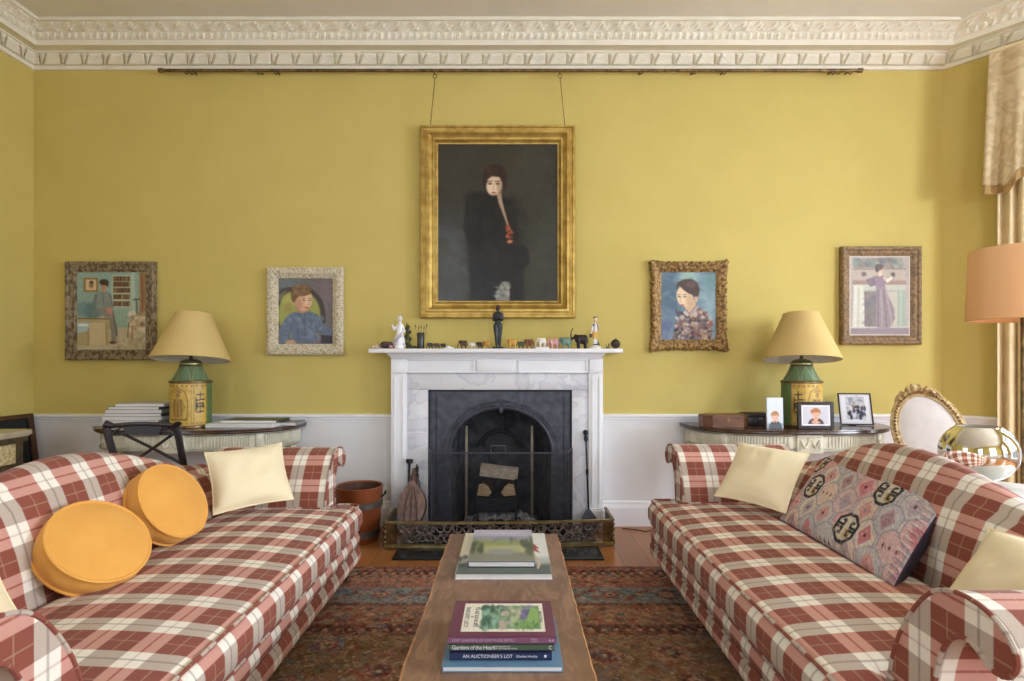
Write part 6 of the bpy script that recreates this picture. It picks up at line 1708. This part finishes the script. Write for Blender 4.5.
# ================================================================== curtain and pelmet on the canted wall
def cw(s, off, z): return (XR+cs_*s-sn_*off, D-sn_*s-cs_*off, z)
cu = thing('curtain', 'long gold damask curtain hanging in deep folds at the right edge', 'curtain', cw(.46, .1, .0))
def cur(u, v):
    s = .33+.34*u; z = .012+3.15*(1-v)
    fold = .034*math.cos(2*PI*5*u)+.008*math.sin(2*PI*11*u+v*3)
    s2 = s+.010*math.sin(2*PI*5*u+.8)
    return cw(s2, .095+fold*(.8+.2*v), z)
m = MB(); m.grid(cur, 120, 30); pt('drop', m, 'curtain_fabric', cu, fixn=False, angle=80)
m = MB(); m.tube([cw(.28+.4*t, .085, 3.17) for t in (0, 1)], .012, 8); pt('curtain_pole', m, 'brass_dark', cu)
pe = thing('curtain_pelmet', 'swagged damask pelmet with fringe above the gold curtain', 'pelmet', cw(.6, .12, 2.42))
def pel_bot(u): return 2.415+.62*max(0, u-.10)**1.0*(.9)+.03*math.sin(u*40)*(u > .1)
def pel(u, v):
    s = .30+1.0*u; zb = pel_bot(u*1.0) if u < .55 else pel_bot(.55)+.10*math.sin((u-.55)*9)
    z = 3.345-(3.345-zb)*v
    f = .026*math.cos(2*PI*7*u)*(.25+.75*v)+.012*math.sin(2*PI*13*u)*v
    return cw(s-.03*v*(1-u)*(1 if u < .2 else 0), .165+f+.02*v, z)
m = MB(); m.grid(pel, 150, 40); pt('valance', m, 'damask', pe, fixn=False, angle=80)
def ret_(u, v):
    a = pel(0, v); b = cw(.31, .012, a[2]); return tuple(a[i]*(1-u)+b[i]*u for i in range(3))
m = MB(); m.grid(ret_, 8, 40); pt('side_return', m, 'damask', pe, fixn=False, angle=80)
m = MB()
def fri(u, v):
    p = pel(u, 1); return (p[0]+.002*math.sin(u*900), p[1]-.004, p[2]+.012-.055*v)
m.grid(fri, 320, 3); pt('fringe', m, 'fringe', pe, fixn=False, angle=80)
m = MB(); m.tube([(pel(t, 1)[0]-.003, pel(t, 1)[1]-.004, pel(t, 1)[2]+.014) for t in np.linspace(0, 1, 90)], .006, 5); pt('braid', m, 'fringe', pe)
m = MB()
q = [cw(.305, .012, 3.34), cw(1.24, .012, 3.34), cw(1.24, .17, 3.34), cw(.305, .17, 3.34)]
m.add(q+[(x, y, z+.02) for x, y, z in q], [(0,1,2,3), (7,6,5,4), (0,4,5,1), (1,5,6,2), (2,6,7,3), (3,7,4,0)]); pt('pelmet_board', m, 'curtain_fabric', pe, smooth=False)

# ================================================================== left edge: leaning framed picture and marble topped cabinet
lp = thing('leaning_picture', 'dark picture in a thin wooden frame leaning on the left wall', 'picture', (-3.46, 3.9, 0))
def lpp(s, h, o=0):    # s along y (0..1 from near to far), h up, o thickness towards room
    y = 3.57+(4.13-3.57)*s; xb, xt = -3.43, -3.535
    t = h/.845; return Vector((xb+(xt-xb)*t+o, y, h))
m = MB(); fwid = .045; L_ = 4.13-3.57
def slab(s0, s1, h0, h1, o0, o1, m):
    V = [lpp(s, h, o) for o in (o0, o1) for s, h in ((s0, h0), (s1, h0), (s1, h1), (s0, h1))]
    m.add(V, [(0,1,2,3), (7,6,5,4), (0,4,5,1), (1,5,6,2), (2,6,7,3), (3,7,4,0)])
f_ = fwid/L_
for q in ((0, f_, .003, .845), (1-f_, 1, .003, .845), (f_, 1-f_, .003, fwid), (f_, 1-f_, .845-fwid*.6, .845)): slab(*q, -.012, .012, m)
pt('frame', m, 'dark_wood', lp, smooth=False)
m = MB(); slab(f_, 1-f_, fwid, .845-fwid*.6, -.008, .002, m); pt('picture_panel', m, 'picture_dark', lp, smooth=False)
cb = thing('marble_top_cabinet', 'small cabinet with a cream marble top and panelled drawers at the left edge', 'cabinet', (-3.28, 3.05, 0))
def rr_(x0, x1, y0, y1, r, n=6):
    o = []
    for (cx, cy, a0) in ((x1-r, y1-r, 0), (x0+r, y1-r, 90), (x0+r, y0+r, 180), (x1-r, y0+r, 270)):
        for k in range(n+1): a = math.radians(a0+90*k/n); o.append((cx+r*math.cos(a), cy+r*math.sin(a)))
    return o
ZC = .04
xw, xf, ya, yz = -3.52, -2.985, 2.72, 3.53
m = MB(); m.prism(rr_(xw, xf, ya, yz, .06), .735+ZC, .762+ZC, 'z'); m.prism(rr_(xw+.01, xf-.012, ya+.012, yz-.012, .05), .725+ZC, .735+ZC, 'z'); pt('marble_top', m, 'marble_cream', cb, angle=30)
m = MB(); m.prism(rr_(xw+.01, xf-.04, ya+.04, yz-.04, .03), .55+ZC, .725+ZC, 'z'); m.prism(rr_(xw+.01, xf-.02, ya+.02, yz-.02, .04), .52+ZC, .55+ZC, 'z'); m.prism(rr_(xw+.01, xf-.02, ya+.02, yz-.02, .04), .695+ZC, .725+ZC, 'z'); pt('body', m, 'cabinet_wood', cb, angle=30)
for k in range(4):
    y0 = ya+.07+k*.165; m = MB(); m.box(xf-.042, xf-.034, y0, y0+.13, .565+ZC, .685+ZC, .003); pt('drawer_panel', m, 'panel_cream', cb, smooth=False)
for k in range(2):
    x0 = xw+.08+k*.2; m = MB(); m.box(x0, x0+.15, ya+.034, ya+.042, .565+ZC, .685+ZC, .003); pt('side_panel', m, 'panel_cream', cb, smooth=False)
for x in (xw+.06, xf-.07):
    for y in (ya+.07, yz-.07):
        m = MB(); m.lathe([(.022, 0), (.034, .03), (.03, .08), (.02, .1), (.02, .34), (.03, .40), (.046, .46), (.046, .50+ZC), (.036, .52+ZC)], 20, Matrix.Translation((x, y, 0))); pt('turned_leg', m, 'marble_cream', cb, angle=40)
tr = MB(); tr.prism(rr_(-3.42, -3.06, 2.85, 3.34, .08), .7628+ZC, .770+ZC, 'z'); tr.lathe([(.12, .770), (.20, .778), (.205, .786), (.198, .784), (.12, .776), (.001, .775)], 40, Matrix.Translation((-3.24, 3.09, ZC)), caps=False)
single('dark_tray', tr, 'black_lacquer', 'dark shallow tray lying on the cream marble cabinet top', 'tray')
# ================================================================== ornaments on the mantel shelf
MY = 4.03
def place(name, me, px, label, cat, group, s=1.0, rz=0, y=MY, dz=0):
    o = bpy.data.objects.new(name, me); COL.objects.link(o)
    o.location = (X(px, y), y, SHZ+dz); o.rotation_euler = (0, 0, rz); o.scale = (s, s, s)
    PM[o.name] = Matrix.Identity(4)
    return tag(o, label, cat, group)
def elephant(name, body, ear=None, tusk=(226, 216, 196), up=False, blanket=None, mname='glazed'):
    """unit elephant facing -X, about 1 high before scaling to metres"""
    e = ear or body; k = .08
    P = []
    def a(p0, r0, p1, r1, c): P.append((Vector(p0)*k, r0*k, Vector(p1)*k, r1*k, c))
    a((-.32, 0, .62), .30, (.30, 0, .60), .33, blanket or body); a((.30, 0, .60), .29, (.46, 0, .54), .20, body); a((-.30, 0, .58), .26, (-.5, 0, .66), .2, body)
    for x in (-.30, .34):
        for y in (-.15, .15): a((x, y, .45), .15, (x+(.02 if x < 0 else .03), y, .07), .12, body)
    a((-.56, 0, .74), .21, (-.64, 0, .68), .17, body); a((-.56, 0, .86), .10, (-.60, 0, .84), .10, body)
    for s in (-1, 1):
        a((-.47, s*.20, .72), .085, (-.42, s*.33, .60), .13, e); a((-.42, s*.33, .76), .08, (-.38, s*.34, .50), .08, e)
        a((-.70, s*.10, .58), .042, (-.86, s*.12, .52), .018, tusk)
        a((-.70, s*.13, .76), .022, (-.70, s*.13, .76), .022, (30, 26, 26))
    if up:
        tr = [(-.70, 0, .66), (-.86, 0, .62), (-.98, 0, .74), (-1.0, 0, .98), (-.92, 0, 1.22), (-.80, 0, 1.34)]
    else:
        tr = [(-.70, 0, .66), (-.84, 0, .54), (-.90, 0, .34), (-.92, 0, .16), (-1.0, 0, .08)]
    rr = [.125, .10, .075, .06, .05, .042]
    for i in range(len(tr)-1): a(tr[i], rr[i], tr[i+1], rr[i+1], body)
    a((.58, 0, .62), .035, (.64, 0, .34), .025, body); a((.64, 0, .34), .03, (.64, 0, .28), .03, body)
    return blob_mesh(name, P, .0030, mname, 1)
G = 'small elephant ornaments along the mantel shelf'
EL = [  # px, scale, body, label, turn, opts
 (430.5, .42, (58, 52, 46), 'tiny dark elephant next to the brush pot', .2, {}),
 (437, .40, (74, 62, 52), 'tiny brown elephant, third ornament right of the brush pot', -.1, {}),
 (443.5, .38, (52, 50, 46), 'tiny blackish elephant just left of the flat white piece', .15, {}),
 (463.5, .60, (78, 56, 44), 'dark brown elephant between the flat white piece and a white elephant', .1, {}),
 (473, .46, (216, 208, 196), 'small whitish elephant left of the bronze figure', .2, {}),
 (480, .48, (66, 50, 40), 'small dark elephant, second to the left of the bronze figure', 0, {}),
 (487, .56, (190, 140, 66), 'ochre and brown elephant directly left of the bronze figure', .1, {'ear': (120, 84, 52)}),
 (512.5, .72, (206, 160, 78), 'golden elephant directly right of the bronze figure', -.15, {'ear': (176, 122, 60)}),
 (521, .52, (76, 84, 66), 'small dark green elephant right of the golden elephant', .1, {}),
 (529.5, .68, (122, 78, 56), 'reddish brown elephant left of the white elephant on a base', -.1, {}),
 (542, .66, (236, 230, 222), 'white elephant standing on a flat white base', .15, {'ear': (220, 212, 204)}),
 (554, .74, (208, 156, 156), 'pale pink elephant between the white and the teal elephants', .1, {'ear': (222, 180, 178)}),
 (566, .82, (92, 132, 124), 'teal green elephant left of the dark one with a raised trunk', -.1, {'ear': (70, 106, 104), 'blanket': (120, 150, 134)}),
 (581.5, 1.02, (50, 42, 44), 'large dark bronze elephant with its trunk raised', .1, {'up': True, 'mname': 'bronze_cast'}),
]
for px, s, body, lab, rz, kw in EL:
    dz = .012 if px == 542 else 0
    me = elephant('elephant_body', body, **kw)
    oe = place('elephant_figurine', me, px, lab, 'ornament', G, s, rz, dz=dz); oe.scale = (s*.95, s*1.1, s*1.36)
# white base of the white elephant is part of that piece
wb = [o for o in bpy.data.objects if o.get('label', '').startswith('white elephant standing')][0]
m = MB(); m.box(-.082, .075, -.042, .042, -.018, .0, .005); b_ = obj('base', m, 'book_white', wb); 
def disc(name, prof, px, matn, label, cat, group=None, y=MY, n=24, sc=(1, 1, 1), rz=0):
    m = MB(); m.lathe(prof, n, Matrix.Translation((X(px, y), y, SHZ)) @ Matrix.Rotation(rz, 4, 'Z') @ Matrix.Diagonal((*sc, 1)))
    return single(name, m, matn, label, cat, group, base=(X(px, y), y, SHZ))
mat('stone_brown', S(86, 54, 44), .5, c2=S(52, 34, 32), scale=70, bump=.6)
mat('ball_brown', S(64, 46, 38), .5, c2=S(38, 28, 28), scale=90, bump=.6)
mat('shell_pink', S(214, 190, 158), .5, c2=S(180, 150, 120), scale=90)
mat('leaf_dark', S(86, 84, 44), .5, c2=S(50, 56, 34), scale=60)
# shell at the left end
m = MB(); x0 = X(376.5, MY)
for i, (dx, r) in enumerate(((-.020, .016), (.0, .022), (.020, .013))): m.lathe([(r*math.cos(a), r*.85+r*.85*math.sin(a)) for a in np.linspace(-PI/2, PI/2, 9)], 14, Matrix.Translation((x0+dx, MY+.006*i, SHZ)), caps=False)
single('sea_shell', m, 'shell_pink', 'pale pinkish lumpy shell at the far left end of the mantel', 'ornament', angle=80)
me = blob_mesh('stone_lump', [((-.03, 0, .028), .027, (.012, 0, .026), .026, (62, 46, 50)), ((.012, 0, .024), .024, (.05, 0, .016), .012, (124, 66, 48)), ((-.02, -.012, .036), .018, (.01, -.014, .034), .016, (78, 54, 56)), ((.02, -.014, .016), .012, (.03, -.016, .014), .010, (190, 150, 150))], .004, 'glazed')
place('polished_stone', me, 388.0, 'dark brown and red polished stone left of the white porcelain lady', 'ornament', None)
WHT, GRY = (232, 230, 230), (176, 176, 190)
FIG = [((0, 0, .012), .034, (0, 0, .022), .030, WHT), ((0, 0, .03), .032, (.0, 0, .10), .026, WHT), ((-.02, -.012, .03), .02, (.006, -.012, .085), .017, GRY), ((.02, .0, .04), .02, (.012, 0, .09), .018, WHT), ((0, 0, .10), .024, (.004, 0, .155), .020, WHT), ((.004, 0, .155), .012, (.004, 0, .178), .010, WHT), ((.004, 0, .196), .0165, (.004, 0, .204), .0155, (226, 220, 222)), ((.004, .004, .212), .012, (.004, .004, .222), .008, (190, 180, 176)),
       ((.02, 0, .150), .009, (.036, -.012, .118), .008, WHT), ((.036, -.012, .118), .008, (.018, -.024, .10), .007, WHT), ((-.014, 0, .150), .009, (-.036, -.008, .128), .008, WHT), ((-.036, -.008, .128), .008, (-.044, -.016, .155), .007, WHT), ((-.04, 0, .135), .012, (-.042, 0, .15), .010, (132, 112, 76)), ((-.028, .004, .07), .012, (-.034, .004, .05), .012, (196, 184, 196)), ((.026, -.01, .03), .012, (.034, -.01, .02), .010, (206, 196, 206))]
place('porcelain_figurine', blob_mesh('lady', FIG, .0032, 'glazed', 1), 399.5, 'white porcelain lady figurine near the left end of the mantel', 'figurine', None, 1.08)
m = MB(); x0 = X(408.5, 4.06)
m.tube([(x0-.004, 4.06, SHZ), (x0, 4.062, SHZ+.05), (x0-.006, 4.06, SHZ+.10), (x0-.012, 4.06, SHZ+.15), (x0-.012, 4.06, SHZ+.19)], [.014, .013, .012, .010, .003], 8)
for k in range(9): m.sphere((x0-.006+.018*math.cos(k*2.2), 4.06+.008*math.sin(k*2.2), SHZ+.02+.017*k), .013, 8, 6, sc=(1, .6, 1.3))
single('leaf_spray', m, 'leaf_dark', 'dark green leafy spray behind the white porcelain lady', 'ornament', angle=80)
me = blob_mesh('frog', [((-.014, 0, .012), .012, (.016, 0, .010), .011, (64, 70, 54)), ((-.02, 0, .02), .009, (-.02, 0, .02), .009, (82, 88, 66)), ((.01, .012, .008), .007, (.02, .016, .006), .006, (54, 58, 46)), ((.01, -.012, .008), .007, (.02, -.016, .006), .006, (54, 58, 46))], .003, 'glazed')
place('green_figurine', me, 413.5, 'low dark green ornament directly left of the brush pot', 'ornament', None)
bp_ = thing('brush_pot', 'black cylindrical pot holding a few thin brushes on the mantel', 'pot', (X(420.7, MY), MY, SHZ+.0005))
m = MB(); m.lathe([(.0245, 0), (.0255, .004), (.0255, .112), (.024, .115), (.0215, .112), (.0215, .010), (.001, .009)], 28, caps=False); obj('pot', m, 'black_lacquer', bp_, angle=30)
mat('handle_wood', S(150, 130, 84), .6)
for k, (dx, L, tx) in enumerate(((-.014, .165, -.026), (-.004, .152, -.012), (.006, .158, -.004), (.015, .168, .030), (.010, .150, .016))):
    b = Vector((X(420.7, MY)+dx, MY+.004*(k % 2), SHZ+.012)); t_ = b+Vector((tx, 0, L))
    o = thing('paint_brush', ['thin brush leaning furthest left in the black pot', 'thin brush second from the left in the black pot', 'upright thin brush in the middle of the black pot', 'thin brush leaning furthest right in the black pot', 'thin brush second from the right in the black pot'][k], 'brush', b, group='brushes in the black pot')
    m = MB(); m.tube([b, b.lerp(t_, .86)], .0022, 6); pt('handle', m, 'handle_wood', o)
    m = MB(); m.tube([b.lerp(t_, .85), b.lerp(t_, .93), t_], [.0028, .0036, .001], 6); pt('bristles', m, 'soil_cord', o)
m = MB(); x0 = X(449, MY); m.prism([(x0+.034*math.cos(a)*(1+.12*math.sin(3*a)), MY+.02*math.sin(a)) for a in np.linspace(0, 2*PI, 25)[:-1]], SHZ+.0005, SHZ+.010, 'z'); m.sphere((x0-.006, MY, SHZ+.011), .014, 12, 8, sc=(1.4, 1, .8))
single('white_dish_ornament', m, 'book_white', 'flat white china piece among the small dark elephants', 'ornament', angle=50)
# bronze standing figure with crossed arms
BZ, BZ2 = (58, 60, 62), (44, 44, 46)
H_ = .312
def fig(lst, k): return [(Vector(a)*k, ra*k, Vector(b)*k, rb*k, c) for a, ra, b, rb, c in lst]
STAT = [((-.05, 0, .53), .062, (.05, 0, .53), .062, BZ), ((-.012, 0, .60), .070, (.012, 0, .60), .070, BZ), ((-.035, 0, .70), .072, (.035, 0, .70), .072, BZ), ((-.062, 0, .79), .050, (.062, 0, .79), .050, BZ), ((0, 0, .82), .034, (0, -.005, .88), .032, BZ),
 ((0, -.012, .925), .052, (0, -.008, .955), .050, BZ), ((0, -.058, .925), .012, (0, -.062, .915), .010, BZ), ((0, .012, .95), .05, (0, .02, .965), .046, BZ2), ((0, .03, .985), .028, (0, .03, .995), .022, BZ2),
 ((-.048, 0, .50), .066, (-.038, -.008, .30), .046, BZ), ((.048, 0, .50), .066, (.042, -.004, .30), .046, BZ), ((-.038, -.008, .30), .045, (-.034, .006, .20), .044, BZ), ((.042, -.004, .30), .045, (.040, .008, .20), .044, BZ), ((-.034, .006, .20), .043, (-.032, .004, .07), .026, BZ), ((.040, .008, .20), .043, (.040, .004, .07), .026, BZ),
 ((-.032, .0, .055), .026, (-.038, -.05, .042), .018, BZ), ((.040, .0, .055), .026, (.050, -.05, .042), .018, BZ),
 ((-.088, 0, .785), .040, (-.100, -.012, .66), .033, BZ), ((-.100, -.012, .66), .033, (-.02, -.09, .685), .025, BZ), ((.088, 0, .785), .040, (.098, -.012, .665), .033, BZ), ((.098, -.012, .665), .033, (.03, -.095, .72), .025, BZ), ((-.02, -.09, .685), .022, (.05, -.088, .69), .016, BZ), ((.03, -.095, .72), .022, (-.05, -.085, .735), .016, BZ)]
so = thing('bronze_statuette', 'tall dark bronze standing figure with folded arms at the middle of the mantel', 'statuette', (X(498, MY), MY, SHZ+.0005))
so_me = blob_mesh('statuette_body', fig(STAT, H_), .0030, 'bronze_cast', 1)
bo_ = bpy.data.objects.new('figure', so_me); COL.objects.link(bo_); bo_.parent = so
m = MB(); m.box(-.040, .040, -.032, .030, 0, .014, .003); obj('base', m, 'iron_dark', so)
# porcelain boy
SKN, WT, OR, BL_, BR_ = (232, 206, 186), (226, 224, 226), (214, 168, 84), (70, 60, 52), (120, 116, 140)
BOY = [((-.02, 0, .42), .055, (.02, 0, .42), .055, OR), ((-.035, 0, .46), .06, (.035, 0, .44), .06, OR), ((0, 0, .52), .062, (0, 0, .60), .062, WT), ((-.045, 0, .68), .05, (.045, 0, .68), .05, BR_), ((-.01, -.02, .62), .05, (.01, -.03, .68), .04, WT), ((0, 0, .72), .03, (0, -.004, .78), .03, SKN), ((0, -.01, .84), .056, (0, -.008, .865), .054, SKN), ((0, .015, .885), .056, (-.01, .02, .905), .046, BL_), ((.03, -.005, .915), .03, (-.035, 0, .915), .03, BL_),
 ((-.035, 0, .42), .052, (-.03, -.01, .30), .042, OR), ((.035, 0, .42), .052, (.03, -.004, .30), .042, OR), ((-.03, -.01, .30), .036, (-.034, 0, .13), .026, WT), ((.03, -.004, .30), .036, (.026, 0, .13), .026, WT), ((-.034, 0, .12), .03, (-.045, -.05, .105), .022, BL_), ((.026, 0, .12), .03, (.034, -.05, .105), .022, BL_),
 ((-.075, 0, .68), .032, (-.10, -.02, .56), .028, WT), ((-.10, -.02, .56), .026, (-.13, -.03, .44), .02, SKN), ((.075, 0, .68), .032, (.12, -.02, .60), .028, WT), ((.12, -.02, .60), .026, (.085, -.07, .66), .02, SKN), ((-.14, -.03, .40), .045, (-.14, -.03, .36), .045, BL_), ((.07, .02, .2), .03, (.10, .02, .10), .045, (96, 88, 60)), ((.05, .02, .30), .022, (.07, .02, .2), .03, (96, 88, 60))]
po = thing('porcelain_figurine', 'painted porcelain boy in yellow breeches on a round white base', 'figurine', (X(595.3, MY), MY, SHZ+.0005))
p_me = blob_mesh('boy_body', fig(BOY, .245), .0026, 'glazed', 1)
b2 = bpy.data.objects.new('figure', p_me); COL.objects.link(b2); b2.parent = po
m = MB(); m.lathe([(.042, 0), (.044, .004), (.038, .014), (.022, .024), (.001, .026)], 28); obj('base', m, 'book_white', po, angle=40)
me = blob_mesh('twig', [((-.01, 0, .008), .008, (.006, 0, .012), .008, (112, 100, 70)), ((.004, 0, .012), .006, (.008, 0, .036), .005, (92, 86, 60)), ((-.006, 0, .01), .005, (-.012, 0, .030), .004, (130, 118, 84))], .0025, 'glazed')
place('small_ornament', me, 608, 'tiny olive ornament left of the round brown ball', 'ornament', None)
m = MB(); m.lathe([(.034*math.cos(a), .0345+.034*math.sin(a)) for a in np.linspace(-PI/2, PI/2, 15)], 28, Matrix.Translation((X(615.5, MY), MY, SHZ)), caps=False)
m.tube([(X(615.5, MY), MY, SHZ+.066), (X(615.5, MY)+.003, MY, SHZ+.074)], .004, 6)
single('wooden_ball', m, 'ball_brown', 'round dark brown ball at the far right end of the mantel', 'ornament', angle=80)

# power cord on the boards by the right skirting
m = MB(); pc = [W(622, 529, 4.10), W(634, 529.5, 4.08), W(645, 532, 4.03), W(655, 531, 4.06), W(668, 528, 4.12)]
pc = [Vector((p.x, p.y, .004)) for p in pc]; q = []
for a, b in zip(pc[:-1], pc[1:]): q += [a.lerp(b, t) for t in (0, .5)]
m.tube(q+[pc[-1]], .0035, 6)
single('power_cord', m, 'soil_cord', 'thin dark power cord on the floorboards by the right skirting board', 'cord')
